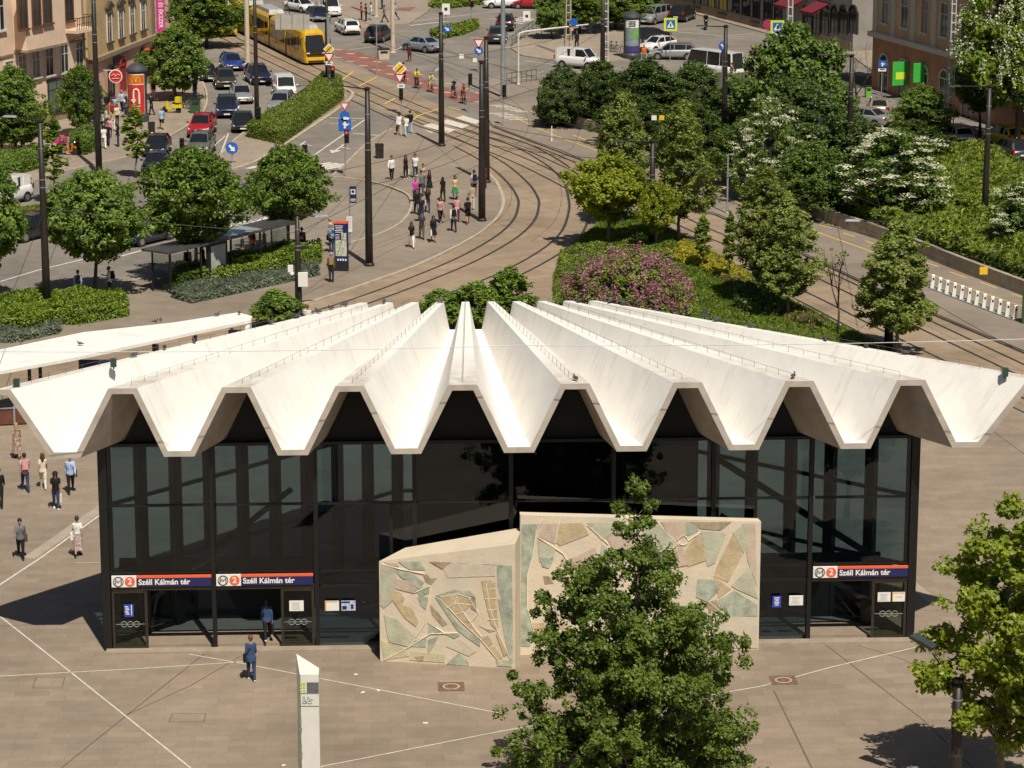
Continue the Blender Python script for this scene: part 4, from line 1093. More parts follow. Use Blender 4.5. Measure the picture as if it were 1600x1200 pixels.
# bare trees
def bare_tree(base, ytop, name, label, seed, leaves=0, spread=.3):
    p = GP(*base); H = top_z(p, ytop) - p.z; r = random.Random(seed)
    o = thing(name, p, 0, label, 'tree')
    mb = MB(); mb.smooth = True; tips = []
    def grow(a, d, L, rad, dep):
        b = a + d * L
        mb.tube([a, a.lerp(b, .5) + Vector((r.uniform(-1, 1), r.uniform(-1, 1), 0)) * L * .06, b], [rad, rad * .8, rad * .6], 5)
        if dep == 0: tips.append(b); return
        for k in range(3 if dep > 1 else 2):
            dd = (d + Vector((r.uniform(-1, 1), r.uniform(-1, 1), r.uniform(-.1, .6))) * spread * 2.2).normalized()
            grow(a.lerp(b, r.uniform(.55, 1)), dd, L * r.uniform(.55, .8), rad * .55, dep - 1)
    grow(Vector((0, 0, 0)), Vector((0, 0, 1)), H * .42, .012 * H + .01, 4 if leaves == 0 else 3)
    mb.build('trunk', m_bark, o)
    if leaves:
        rs = np.random.RandomState(seed)
        P = np.array([tuple(t) for t in tips])[:leaves]; P = np.repeat(P, 6, 0) + rs.normal(size=(len(P) * 6, 3)) * .12
        link('crown', leafy('bare_crown', P, rs.normal(size=P.shape) + [0, 0, 1], np.full(len(P), .14), LF['bright'], rs), o)
    return o
bare_tree((1337, 185), 62, 'bare_tree', 'bare twiggy tree in front of the orange house corner', 3, 0, .42)
bare_tree((1308, 528), 370, 'bare_sapling', 'thin nearly leafless sapling at the bed edge by the tracks', 6, 7, .16)

# ------------------------------------------------------------------ hedges and ground cover
def in_poly(P, poly):
    x = P[:, 0]; y = P[:, 1]; c = np.zeros(len(P), bool); n = len(poly)
    for i in range(n):
        a = poly[i]; b = poly[(i + 1) % n]
        if a[1] == b[1]: continue
        m = ((a[1] > y) != (b[1] > y)) & (x < (b[0] - a[0]) * (y - a[1]) / (b[1] - a[1]) + a[0])
        c ^= m
    return c
def scatter(rs, poly, n):
    xs = [p[0] for p in poly]; ys = [p[1] for p in poly]
    out = np.zeros((0, 2))
    while len(out) < n:
        q = np.stack([rs.uniform(min(xs), max(xs), n * 2), rs.uniform(min(ys), max(ys), n * 2)], 1)
        out = np.concatenate([out, q[in_poly(q, poly)]])
    return out[:n]
def hedge(name, ptsx, h, kind, leaf, dens, label, cat, seed, group=None, rough=.12, stuff=False, upright=.4, elong=1.6, core=True):
    dens = int(dens * 2.4); leaf *= .66
    rs = np.random.RandomState(seed)
    z0 = GP(*ptsx[0]).z if not stuff else G(*ptsx[0]).z
    z0 = gz(G(sum(p[0] for p in ptsx) / len(ptsx), sum(p[1] for p in ptsx) / len(ptsx)))
    W_ = [G(x, y, z0) for x, y in ptsx]; c = sum((p for p in W_), Vector()) / len(W_)
    poly = [(p.x - c.x, p.y - c.y) for p in W_]
    area = abs(sum(poly[i][0] * poly[(i + 1) % len(poly)][1] - poly[(i + 1) % len(poly)][0] * poly[i][1] for i in range(len(poly)))) / 2
    n1 = int(area * dens)
    q = scatter(rs, poly, n1)
    bump = rough * h * (np.sin(q[:, 0] * 1.9 + seed) + np.sin(q[:, 1] * 1.3 + q[:, 0] * .8 + seed * 2) + .8 * np.sin(q[:, 0] * 4.1 - q[:, 1] * 3.3))
    z = h * (1 - .25 * rs.rand(n1) ** 2) + bump
    P = np.column_stack([q, z]); N = np.column_stack([rs.normal(size=(n1, 2)) * .6, np.ones(n1) * (1 - upright)]) + rs.normal(size=(n1, 3)) * .3
    SP = []; SN = []
    n = len(poly)
    for i in range(n):
        a = np.array(poly[i]); b = np.array(poly[(i + 1) % n]); L = np.linalg.norm(b - a)
        k = int(L * h * dens * .8)
        if k < 1: continue
        t = rs.rand(k, 1); e = a + (b - a) * t
        nn = np.array([(b - a)[1], -(b - a)[0]]) / L
        if (nn @ ((a + b) / 2)) < 0: nn = -nn
        e = e + nn * (rs.normal(size=(k, 1)) * .07)
        SP.append(np.column_stack([e, rs.rand(k) * h])); SN.append(np.column_stack([np.tile(nn, (k, 1)), np.ones(k) * .6]) + rs.normal(size=(k, 3)) * .45)
    P = np.concatenate([P] + SP); N = np.concatenate([N] + SN)
    S = leaf * (.65 + .7 * rs.rand(len(P)))
    cm = None
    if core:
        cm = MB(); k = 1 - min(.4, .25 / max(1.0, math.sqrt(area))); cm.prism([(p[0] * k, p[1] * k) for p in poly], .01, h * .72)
    o = link(name, leafy(name, P, N, S, LF[kind], rs, elong, core=cm)); o.location = (c.x, c.y, z0)
    if stuff: return tag(o, label, cat, kind='stuff')
    return tag(o, label, cat, group)
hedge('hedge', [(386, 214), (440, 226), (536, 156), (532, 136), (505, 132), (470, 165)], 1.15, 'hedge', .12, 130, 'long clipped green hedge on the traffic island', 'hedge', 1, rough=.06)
hedge('hedge', [(0, 522), (0, 482), (70, 478), (82, 505), (50, 522)], .95, 'laurel', .15, 150, 'bright hedge left of the tall black lamp post', 'hedge', 2, 'hedges on the platform')
hedge('hedge', [(84, 506), (84, 478), (190, 474), (200, 494), (120, 508)], .95, 'laurel', .15, 150, 'bright hedge around the tree by the two waiting backpackers', 'hedge', 3, 'hedges on the platform')
hedge('hedge', [(268, 452), (276, 436), (400, 412), (500, 395), (500, 412), (400, 434)], .95, 'laurel', .15, 150, 'bright hedge behind the bus shelter', 'hedge', 4, 'hedges on the platform')
hedge('lavender_border', [(-10, 535), (0, 524), (60, 518), (95, 515), (88, 522), (20, 536)], .5, 'lavender', .12, 150, 'grey green lavender border below the bright hedge at the left edge', 'lavender', 5, 'lavender borders', upright=.8, elong=3)
hedge('lavender_border', [(270, 465), (280, 456), (400, 438), (492, 420), (498, 430), (400, 452), (300, 474)], .5, 'lavender', .12, 150, 'grey green lavender border below the shelter hedge', 'lavender', 6, 'lavender borders', upright=.8, elong=3)
hedge('hedge', [(-10, 277), (-10, 250), (62, 246), (66, 262), (30, 272)], .9, 'street', .15, 120, 'dark hedge at the left edge before the dense tree', 'hedge', 7)
hedge('hedge', [(112, 240), (112, 224), (146, 220), (152, 234), (134, 242)], 1.1, 'street', .15, 120, 'dark rounded shrub right of the orange delivery scooter', 'shrub', 8)
hedge('verge', [(-100, 368), (-100, 346), (100, 320), (208, 291), (214, 297), (110, 330)], .25, 'grass', .14, 70, 'strip of green verge between the carriageways', 'grass', 9, upright=.8, elong=3)
hedge('flower_bed', [(672, 58), (690, 50), (745, 40), (747, 45), (720, 56), (690, 61)], .7, 'bright', .22, 50, 'planted island bed beside the blue arrow sign', 'flower bed', 10, 'planted islands on the far road')
hedge('flower_bed', [(670, 12), (690, 5), (755, 2), (752, 8), (700, 14)], .7, 'bright', .22, 50, 'planted island bed at the very top of the picture', 'flower bed', 11, 'planted islands on the far road')
hedge('ground_cover', [(1340, 338), (1350, 312), (1440, 258), (1500, 236), (1560, 250), (1640, 298), (1640, 448), (1540, 412), (1440, 377)], .9, 'juniper', .24, 75, 'feathery green juniper carpet on the bank', 'ground cover', 12, stuff=True, rough=.22, upright=.55, elong=2.6)
hedge('ivy', [(850, 166), (905, 180), (1000, 203), (1120, 247), (1250, 307), (1345, 341), (1345, 318), (1250, 270), (1120, 205), (1000, 150), (880, 130), (850, 150)], .55, 'shrub', .22, 26, 'dark ivy under the yews', 'ground cover', 13, stuff=True)
hedge('grass', [(868, 540), (868, 430), (905, 378), (945, 345), (987, 333), (1040, 359), (1119, 403), (1180, 438), (1250, 481), (1312, 514), (1380, 545), (1380, 575)], .22, 'grass', .17, 60, 'rough green grass of the planting bed', 'grass', 14, stuff=True, upright=.85, elong=3.2)
hedge('low_planting', [(872, 440), (876, 404), (930, 392), (1040, 392), (1060, 410), (985, 425), (910, 440)], .6, 'hedge', .14, 110, 'low green shrubs edging the planting bed by the curve', 'shrub', 15)
hedge('golden_shrubs', [(1040, 408), (1068, 388), (1100, 398), (1160, 432), (1170, 446), (1130, 440), (1090, 424)], .55, 'gold', .14, 120, 'golden yellow low shrubs beside the track kerb', 'shrub', 16)
hedge('dry_grass', [(1120, 440), (1160, 446), (1220, 476), (1290, 512), (1270, 520), (1180, 480)], .4, 'dry', .16, 50, 'dry pale tufts among the grass beside the tracks', 'grass', 17, stuff=True, upright=.85, elong=3.2, core=False)
hedge('low_planting', [(1150, 478), (1150, 456), (1180, 462), (1225, 486), (1215, 500), (1170, 495)], .7, 'shrub', .15, 110, 'dark low shrubs at the feet of the tree pair', 'shrub', 18)
# ------------------------------------------------------------------ vehicles
m_tyre = mat('tyre_rubber', (.018, .018, .018), .85)
m_rim = mat('alloy_rim', (.42, .42, .43), .35, metal=.8, var=.05)
m_cglaz = mat('car_glass', (.012, .014, .016), .06, var=.05, spec=.8)
m_lamp = mat('headlamp', (.62, .64, .66), .12, var=.05, spec=.8)
m_tail = mat('tail_lamp', (.38, .012, .012), .2, var=.05)
m_plate = mat('number_plate', (.72, .72, .70), .5, var=.03)
m_gplate = mat('green_plate', (.30, .55, .25), .5, var=.03)
m_trim = mat('black_trim', (.016, .016, .017), .5)
m_chrome = mat('chrome', (.5, .5, .5), .2, metal=.9)
def paint(name, col, met=.0, rough=.28): return mat('paint_' + name, col, rough, metal=met, var=.03, coat=.6)
PAINT = {k: paint(k, *v) for k, v in {
 'base': ((.3, .3, .3),), 'white': ((.72, .71, .69),), 'silver': ((.42, .42, .42), .5), 'grey': ((.19, .185, .175), .4), 'black': ((.012, .012, .013),), 'navy': ((.012, .016, .045),), 'blue': ((.015, .04, .20),),
 'red': ((.33, .012, .016),), 'bronze': ((.055, .048, .036), .3), 'beige': ((.33, .27, .21), .3), 'yellow': ((.75, .52, .01),), 'paleblue': ((.33, .40, .48), .4), 'darkgrey': ((.04, .04, .043), .3)}.items()}
CARS = {
 'hatch': dict(L=4.05, W=1.76, H=1.47, top=[(0, .60), (.03, .70), (.12, .84), (.27, .95), (.5, .98), (.8, 1.0), (.95, 1.02), (.985, .92), (1, .70)], gh=(.25, .42, .80, .965), r=.31),
 'suv': dict(L=4.45, W=1.86, H=1.64, top=[(0, .72), (.03, .86), (.12, .98), (.27, 1.06), (.5, 1.08), (.8, 1.12), (.95, 1.12), (.985, 1.0), (1, .76)], gh=(.25, .41, .82, .965), r=.36),
 'sedan': dict(L=4.6, W=1.8, H=1.45, top=[(0, .58), (.03, .70), (.12, .82), (.26, .93), (.5, .97), (.76, 1.0), (.93, 1.01), (.985, .92), (1, .66)], gh=(.24, .40, .68, .83), r=.32),
 'estate': dict(L=4.65, W=1.82, H=1.50, top=[(0, .60), (.03, .70), (.12, .84), (.26, .95), (.5, .98), (.8, 1.0), (.95, 1.02), (.985, .9), (1, .66)], gh=(.24, .39, .86, .965), r=.32),
 'van': dict(L=4.45, W=1.84, H=1.86, top=[(0, .70), (.03, .85), (.10, 1.0), (.22, 1.12), (.5, 1.15), (.8, 1.15), (.97, 1.15), (.99, 1.0), (1, .7)], gh=(.19, .33, .96, .985), r=.33),
 'bus': dict(L=6.4, W=2.05, H=2.6, top=[(0, .8), (.03, 1.0), (.08, 1.2), (.15, 1.3), (.5, 1.35), (.8, 1.35), (.98, 1.35), (.992, 1.1), (1, .8)], gh=(.12, .21, .97, .99), r=.36)}
CAR_P = {}
def make_car(kind, blind=False):
    c = CARS[kind]; L, W, H = c['L'], c['W'], c['H']; hw = W / 2; r = c['r']
    X = lambda f: L / 2 - f * L
    o = bpy.data.objects.new('car', None); COL.objects.link(o); o.empty_display_size = .4
    mb = MB(); mb.smooth = False
    fs = [0, .012, .05, .12, .2, .27, .4, .55, .7, .8, .88, .95, .985, 1]
    wf = [.74, .86, .94, .985, 1, 1, 1, 1, 1, 1, .99, .965, .91, .84]
    rings = []
    for f, w in zip(fs, wf):
        zt = np.interp(f, [p[0] for p in c['top']], [p[1] for p in c['top']])
        zb = .22 + .12 * max(0, (.06 - f) / .06) + .14 * max(0, (f - .93) / .07)
        y = hw * w
        half = [(y * .80, zb), (y * .96, zb + .07), (y, zb + (zt - zb) * .42), (y * .985, zb + (zt - zb) * .72), (y * .93, zt - .05), (y * .84, zt)]
        ring = [(X(f), a, b) for a, b in half] + [(X(f), 0, zt + .025)] + [(X(f), -a, b) for a, b in reversed(half)]
        rings.append(ring)
    n = len(rings[0]); vs = [p for rg in rings for p in rg]; q = []
    for i in range(len(rings) - 1):
        for k in range(n):
            k2 = (k + 1) % n
            q.append((i * n + k, (i + 1) * n + k, (i + 1) * n + k2, i * n + k2))
    q.append(tuple(range(n))); q.append(tuple(reversed(range((len(rings) - 1) * n, len(rings) * n))))
    mb.smooth = True; mb.add(vs, [tuple(reversed(f)) for f in q]); mb.smooth = False
    g0, g1, g2, g3 = c['gh']
    zt = lambda f: np.interp(f, [p[0] for p in c['top']], [p[1] for p in c['top']])
    bw, rw = hw * .86, hw * (.70 if kind not in ('van', 'bus') else .80)
    zb0, zb3 = zt(g0) - .01, zt(g3) - .03
    A = [(X(g0), zb0, bw * .93), (X(g1), H - .03, rw * .94), (X((g1 + g2) / 2), H, rw), (X(g2), H - .05, rw * .93), (X(g3), zb3, bw * .93)]
    # glass house
    gl = MB(); gl.smooth = False
    top = [(A[1][0], A[1][2], A[1][1] - .035), (A[2][0], A[2][2], A[2][1] - .035), (A[3][0], A[3][2], A[3][1] - .035)]
    base = [(A[0][0], A[0][2], A[0][1]), (X((g1 + g2) / 2), bw, zt((g1 + g2) / 2) - .01), (A[4][0], A[4][2], A[4][1])]
    V = [p for p in top + base]; V += [(p[0], -p[1], p[2]) for p in top + base]
    gl.add(V, [(0, 1, 4, 3), (1, 2, 5, 4), (6, 9, 10, 7), (7, 10, 11, 8), (0, 3, 9, 6), (2, 8, 11, 5)])
    # painted roof with pillars
    mb.mi = 0
    rt = [(A[1][0] - .02, A[1][2], H - .035), (A[2][0], A[2][2], H - .005), (A[3][0] + .02, A[3][2], H - .055)]
    V = []
    for z in (0, -.045):
        for p in rt: V.append((p[0], p[1] + .01, p[2] + z))
        for p in rt: V.append((p[0], 0, p[2] + .035 + z))
        for p in rt: V.append((p[0], -p[1] - .01, p[2] + z))
    F = []
    for i in (0, 1):
        F += [(i, 3 + i, 4 + i, 1 + i), (3 + i, 6 + i, 7 + i, 4 + i)]
    F = [tuple(reversed(f)) for f in F]
    F += [(0, 1, 10, 9), (1, 2, 11, 10), (7, 6, 15, 16), (8, 7, 16, 17), (3, 0, 9, 12), (6, 3, 12, 15), (2, 5, 14, 11), (5, 8, 17, 14)]
    mb.add(V, F)
    for s in (1, -1):
        P = lambda i: (A[i][0], s * A[i][2], A[i][1])
        mb.bar(P(0), P(1), .07, .05); mb.bar(P(3), P(4), .16 if kind not in ('sedan',) else .12, .05)
        for f in ((.55,) if kind in ('sedan', 'hatch') else (.52, .76)):
            xm = X(f); t = (f - g1) / (g2 - g1)
            mb.bar((xm, s * (bw - .01), zt(f) - .01), (xm - .03, s * (rw * (1 if abs(t - .5) < .3 else .96) + .005), H - .05), .08, .035)
        if blind:
            xm0, xm1 = X(.5), X(.96)
            mb.add([(xm0, s * (bw + .01), zt(.5)), (xm1, s * (bw * .94 + .012), zt(.95)), (xm1 + .05, s * (rw * .94 + .012), H - .08), (xm0, s * (rw + .012), H - .06)], [(0, 1, 2, 3) if s < 0 else (3, 2, 1, 0)])
    # wheel arches and sill in black
    mb.mi = 1
    wx = (X(.19), X(.80))
    for x in wx:
        for s in (1, -1):
            mb.disc((x, s * (hw - .06), r + .02), (1, 0, 0), (0, 0, 1), r + .07, -.075 * s if s > 0 else .075, 18)
    mb.box((0, 0, .25), (L * .52, W * .97, .10)); mb.box((X(.012), 0, .40), (.10, W * .62, .16)); mb.box((X(.992), 0, .42), (.08, W * .74, .18))
    if kind in ('suv', 'estate'):
        for s in (1, -1): mb.tube([(X(g1 + .03), s * (rw - .03), H + .05), (X(g2 - .02), s * (rw - .03), H + .03)], .02, 6)
    mb.build('body', [PAINT['base'], m_trim], o)
    gl.build('windows', m_cglaz, o)
    for x in wx:
        for s in (1, -1):
            w = MB(); prof = [(r * .6, -.1), (r * .96, -.1), (r, -.06), (r, .06), (r * .96, .1), (r * .6, .1)]
            m0 = MB(); m0.lathe(prof, n=20)
            w.smooth = True; w.add([(x + p[0], s * (hw - .09) + p[2], r + p[1]) for p in m0.v], m0.f)
            wo = w.build('wheel', m_tyre, o)
            rm = MB(); rm.disc((x, s * (hw + .015), r), (1, 0, 0), (0, 0, 1), r * .64, .03 * (1 if s < 0 else -1), 16)
            ro = rm.build('rim', m_rim, wo)
            sp = MB()
            for k in range(5):
                a = k * 2 * math.pi / 5
                sp.box((x + math.cos(a + .63) * r * .38, s * (hw + .016), r + math.sin(a + .63) * r * .38), (r * .3, .004, r * .16), ry=-a - .63)
            rm2 = sp
    for s in (1, -1):
        h = MB(); zf = zt(.05)
        h.box((X(.045), s * hw * .70, zf - .13), (.26, .34, .13), rz=-s * .45, ry=.25); h.build('headlight', m_lamp, o)
        t = MB(); zr = zt(.95)
        if kind in ('van', 'bus', 'estate', 'suv'): t.box((X(.985), s * hw * .84, zr - .12), (.12, .17, .34), rz=s * .3)
        else: t.box((X(.985), s * hw * .72, zr - .15), (.14, .34, .16), rz=s * .3)
        t.build('tail_light', m_tail, o)
        m = MB(); m.box((X(g0 + .045), s * (hw + .08), zt(.3) + .06), (.12, .18, .13)); m.bar((X(g0 + .045), s * (hw * .86), zt(.3)), (X(g0 + .045), s * (hw + .05), zt(.3) + .04), .04); m.build('mirror', PAINT['base'], o)
    g = MB(); g.box((X(0) - .045, 0, zt(.012) - .12), (.09, W * .46, .14)); g.build('grille', m_trim, o)
    for f, sx in ((0, 1), (1, -1)):
        p = MB(); p.box((X(f) + sx * .025, 0, .42 if f == 0 else (.62 if kind != 'van' else .7)), (.03, .50, .11)); p.build('number_plate', m_plate, o)
    return o
def car(kind, base, head, col, name, label, cat='car', group=None, blind=False, z=None):
    key = (kind, blind)
    if key not in CAR_P: CAR_P[key] = make_car(kind, blind); o = CAR_P[key]
    else: o = copy_tree(CAR_P[key])
    o.name = name
    if 'group' in o: del o['group']
    p = GP(*base) if z is None else G(*base, z)
    o.location = p; o.rotation_euler = (0, 0, heading(*head) if isinstance(head, tuple) else head)
    remat(o, {'paint_base': PAINT[col]})
    return tag(o, label, cat, group)
hd = ((400, 120), (318, 205))       # the queue bends towards the lower left
hu = ((330, 62), (432, 128))        # along the tram line
hm = ((372, 100), (372, 190))
q = 'cars queueing beside the sidewalk'
car('hatch', (362, 108), hu, 'blue', 'parked_car', 'bright blue hatchback at the head of the queue under the trees', group=q)
car('sedan', (322, 124), hu, 'black', 'parked_car', 'black car half hidden under the round bright tree', group=q)
car('suv', (352, 136), ((345, 105), (368, 150)), 'bronze', 'parked_car', 'dark bronze off-roader between the blue hatchback and the silver car', group=q)
car('sedan', (377, 158), ((360, 120), (390, 175)), 'silver', 'parked_car', 'silver saloon with a sun-bright bonnet in the queue', group=q)
car('suv', (355, 180), hm, 'navy', 'parked_car', 'dark navy off-roader right behind the red car', group=q)
car('suv', (316, 210), hd, 'red', 'parked_car', 'red compact off-roader in the queue', group=q)
car('suv', (314, 240), hd, 'grey', 'parked_car', 'grey car in front of the red one next to the round arrow sign', group=q)
car('hatch', (246, 240), hd, 'black', 'parked_car', 'black hatchback by the slender sapling at the kerb', group=q)
car('hatch', (245, 268), hd, 'navy', 'parked_car', 'dark blue hatchback nearest in the queue', group=q)
car('suv', (403, 129), hu, 'navy', 'parked_car', 'dark blue off-roader left of the white van', group=q)
car('van', (445, 151), ((420, 105), (462, 165)), 'white', 'parked_van', 'white van with roof rack stopped by the hedge island', 'van', q)
car('estate', (440, 171), ((470, 140), (420, 185)), 'silver', 'parked_car', 'silver low car in front of the white van', group=q)
car('sedan', (380, 202), hm, 'black', 'parked_car', 'black car standing at the end of the clipped hedge', group=q)
f = 'cars on the far junction'
car('sedan', (660, 80), ((690, 84), (640, 77)), 'paleblue', 'moving_car', 'pale blue saloon crossing behind the cyclists', group=f)
car('suv', (592, 64), ((560, 80), (620, 56)), 'darkgrey', 'moving_car', 'dark car turning between the white estate and the concrete mast', group=f)
car('estate', (543, 52), ((520, 40), (500, 30)), 'white', 'moving_car', 'white estate car beyond the front of the tram', group=f)
car('suv', (777, 66), ((777, 80), (790, 40)), 'darkgrey', 'moving_car', 'dark grey car behind the tall grey mast', group=f)
car('suv', (790, 46), ((785, 70), (800, 40)), 'black', 'moving_car', 'black car ahead of the dark grey one', group=f)
car('hatch', (784, 12), ((820, 12), (760, 13)), 'white', 'moving_car', 'white car at the top edge left of the red one', group=f)
car('hatch', (829, 13), ((860, 14), (800, 13)), 'red', 'moving_car', 'red car at the top edge of the picture', group=f)
car('sedan', (470, 18), ((440, 14), (500, 24)), 'white', 'moving_car', 'white saloon beyond the tram roof at the top', group=f)
car('hatch', (497, 32), ((470, 20), (520, 40)), 'navy', 'moving_car', 'dark blue hatchback behind the tram cab', group=f)
car('van', (515, 24), ((480, 10), (540, 40)), 'white', 'moving_van', 'white panel van behind the tram at the top', 'van', f, blind=True)
car('van', (905, 106), ((860, 104), (940, 110)), 'white', 'parked_van', 'white panel van in front of the dark yews', 'van', None, blind=True)
car('estate', (1052, 92), ((1090, 92), (1015, 91)), 'silver', 'parked_car', 'silver estate car beside the advertising column', group='cars parked at the far corner')
car('hatch', (1028, 80), ((1060, 76), (1000, 84)), 'white', 'parked_car', 'white small car with green lettering behind the silver estate', group='cars parked at the far corner')
car('sedan', (1012, 66), ((1045, 64), (985, 68)), 'black', 'parked_car', 'black car behind the white small car', group='cars parked at the far corner')
car('van', (1022, 36), ((1050, 30), (1000, 40)), 'silver', 'parked_van', 'pale silver van by the corner trees', 'van', 'cars parked at the far corner')
car('suv', (1066, 32), ((1040, 40), (1090, 22)), 'black', 'parked_car', 'black car with red tail lamps near the grey house', group='cars parked at the far corner')
car('bus', (1112, 122), ((1180, 128), (1060, 112)), 'white', 'minibus', 'large white minibus behind the yews', 'minibus')
q = 'cars parked above the bank'
car('sedan', (1298, 165), ((1298, 170), (1310, 120)), 'navy', 'parked_car', 'dark blue car seen from behind beside the bare tree', group=q, z=.8)
car('hatch', (1372, 180), ((1350, 190), (1330, 120)), 'beige', 'parked_car', 'beige hatchback parked before the arches', group=q, z=.8)
car('sedan', (1352, 196), ((1390, 200), (1300, 190)), 'silver', 'parked_car', 'pale car under the yews below the beige hatchback', group=q, z=.8)
car('estate', (1492, 224), ((1510, 230), (1440, 200)), 'silver', 'parked_car', 'silver car left of the yellow one above the bank', group=q, z=.8)
car('suv', (1570, 228), ((1600, 235), (1540, 216)), 'yellow', 'taxi', 'bright yellow taxi above the bank', 'taxi', q, z=.8)
car('estate', (1580, 248), ((1600, 255), (1540, 230)), 'darkgrey', 'parked_car', 'dark car under the yellow taxi', group=q, z=.8)
q = 'cars on the near carriageway'
car('suv', (45, 372), ((140, 350), (0, 385)), 'black', 'moving_car', 'black car behind the leftmost street tree', group=q)
car('sedan', (228, 378), ((280, 366), (190, 388)), 'navy', 'moving_car', 'dark blue car between the two large street trees', group=q)
car('hatch', (385, 322), ((420, 310), (340, 334)), 'darkgrey', 'moving_car', 'dark grey car behind the tree right of the shelter', group=q)
car('van', (8, 318), ((60, 303), (-30, 325)), 'white', 'delivery_truck', 'white truck tail leaving at the left edge', 'truck', q, blind=True)

# ------------------------------------------------------------------ trams
m_ty = mat('tram_yellow', (.62, .37, .010), .3, var=.06, coat=.4)
m_tb = mat('tram_black', (.016, .016, .017), .25, var=.1)
m_tg = mat('tram_grey', (.34, .34, .34), .5, var=.15, scale=1)
m_bell = mat('bellows', (.02, .02, .02), .9)
def tram(front, back, label, nseg=5):
    A = G(*front); B = G(*back); a = math.atan2(A.y - B.y, A.x - B.x)
    o = thing('tram', Vector((A.x, A.y, .02)), a, label, 'tram', 'yellow trams')
    x = 0.0; hw = 1.2
    lens = [6.4, 6.0, 8.0, 6.0, 8.0, 6.0][:nseg]
    for s, Ls in enumerate(lens):
        b = MB(); w = MB(); x0 = x; x1 = x - Ls
        nose = 1.1 if s == 0 else 0.0
        # side walls, skirt and roof as one shell
        prof = [(hw * .97, .22), (hw, .5), (hw, 1.25), (hw * .99, 2.55), (hw * .93, 2.95), (hw * .72, 3.18), (0, 3.25)]
        full = prof + [(-p[0], p[1]) for p in reversed(prof[:-1])]
        st = [(x0 - nose, 1.0, 0), (x1, 1.0, 0)]
        if s == 0: st = [(x0 - .02, .78, .0), (x0 - .25, .90, 0), (x0 - .9, .98, 0), (x0 - 1.5, 1, 0), (x1, 1, 0)]
        V = []
        for (xx, k, _) in st:
            for i, p in enumerate(full):
                rake = 0
                if s == 0 and xx > x0 - 1.4: rake = -max(0, p[1] - 1.2) * .42 * (1 if xx > x0 - .6 else .45)
                V.append((xx + rake, p[0] * k, p[1]))
        n = len(full); F = []
        for i in range(len(st) - 1):
            for k in range(n - 1): F.append((i * n + k, i * n + k + 1, (i + 1) * n + k + 1, (i + 1) * n + k))
        F.append(tuple(reversed(range(n)))); F.append(tuple(range((len(st) - 1) * n, len(st) * n)))
        b.add(V, [tuple(reversed(f)) for f in F])
        body = b.build('car_body', m_ty, o)
        for sd in (1, -1):
            ww = MB(); xs0 = x0 - (1.75 if s == 0 else .15); ww.box(((xs0 + x1 + .15) / 2, sd * (hw + .004), 1.86), (xs0 - x1 - .15, .03, 1.22)); wo = ww.build('windows', m_cglaz, body)
            nd = 2 if Ls > 6.1 else 1
            for d in range(nd):
                xc = xs0 - (xs0 - x1) * (d + .5) / nd
                dd = MB(); 
                for e in (-.66, -.02, .62): dd.box((xc + e, sd * (hw + .012), 1.42), (.07, .035, 2.1))
                dd.box((xc, sd * (hw + .013), .62), (1.3, .034, .5)); dd.box((xc, sd * (hw + .013), 2.48), (1.3, .034, .1)); dd.build('door', m_ty, body)
            st_ = MB(); st_.box(((x0 - nose + x1) / 2, sd * (hw * .985), .34), (Ls - nose - .1, .04, .2)); st_.build('skirt', m_tb, body)
        rb = MB(); rb.box(((x0 - 1.9 + x1) / 2 if s == 0 else (x0 + x1) / 2, 0, 3.36), (Ls * .68, 1.5, .34), taper=.92); rb.build('roof_unit', m_tg, body)
        if s == 0:
            ws = MB(); ws.smooth = False
            ws.add([(x0 + .03 - .02, .86, 1.28), (x0 + .03 - .02, -.86, 1.28), (x0 - .62, -.80, 2.72), (x0 - .62, .80, 2.72), (x0 - .5, 1.13, 1.28), (x0 - .95, 1.06, 2.6), (x0 - .5, -1.13, 1.28), (x0 - .95, -1.06, 2.6)],
                   [(0, 3, 2, 1), (0, 4, 5, 3), (1, 2, 7, 6)])
            ws.build('windscreen', m_cglaz, body)
            mk = MB(); mk.box((x0 - .03, 0, .98), (.12, 1.7, .12)); mk.box((x0 - .02, 0, .36), (.14, 1.5, .12)); mk.build('bumper', m_tb, body)
            for sd in (1, -1):
                h = MB(); h.box((x0 - .05, sd * .74, 1.12), (.14, .3, .12)); h.build('headlight', m_lamp, body)
                mm = MB(); mm.bar((x0 - .5, sd * 1.05, 2.5), (x0 - .25, sd * 1.42, 2.35), .05); mm.box((x0 - .25, sd * 1.44, 2.15), (.1, .12, .4)); mm.build('mirror', m_tb, body)
            ds = MB(); ds.box((x0 - .72, 0, 2.84), (.10, 1.3, .2)); ds.build('destination_display', mat('display_amber', (.4, .2, .02), .4, emit=((1, .5, .05), .4)), body)
        x = x1
        if s < len(lens) - 1:
            g = MB(); g.box((x - .3, 0, 1.75), (.64, 2.2, 2.9)); g.build('gangway', m_bell, o); x -= .6
    pg = MB(); pg.bar((-9.5, 0, 3.6), (-10.6, 0, 4.5), .07); pg.bar((-10.6, 0, 4.5), (-9.6, 0, 5.3), .06); pg.box((-9.6, 0, 5.33), (.2, 1.6, .06)); pg.box((-9.6, 0, 3.55), (.5, .9, .1)); pg.build('pantograph', m_tb, o)
    for k in range(8):
        pass
    return o
tram((494, 102), (336, 24), 'yellow articulated tram with a black cab window at the crossing')
tram((356, 58), (250, 6), 'second yellow tram almost hidden behind the dark tree', 3)

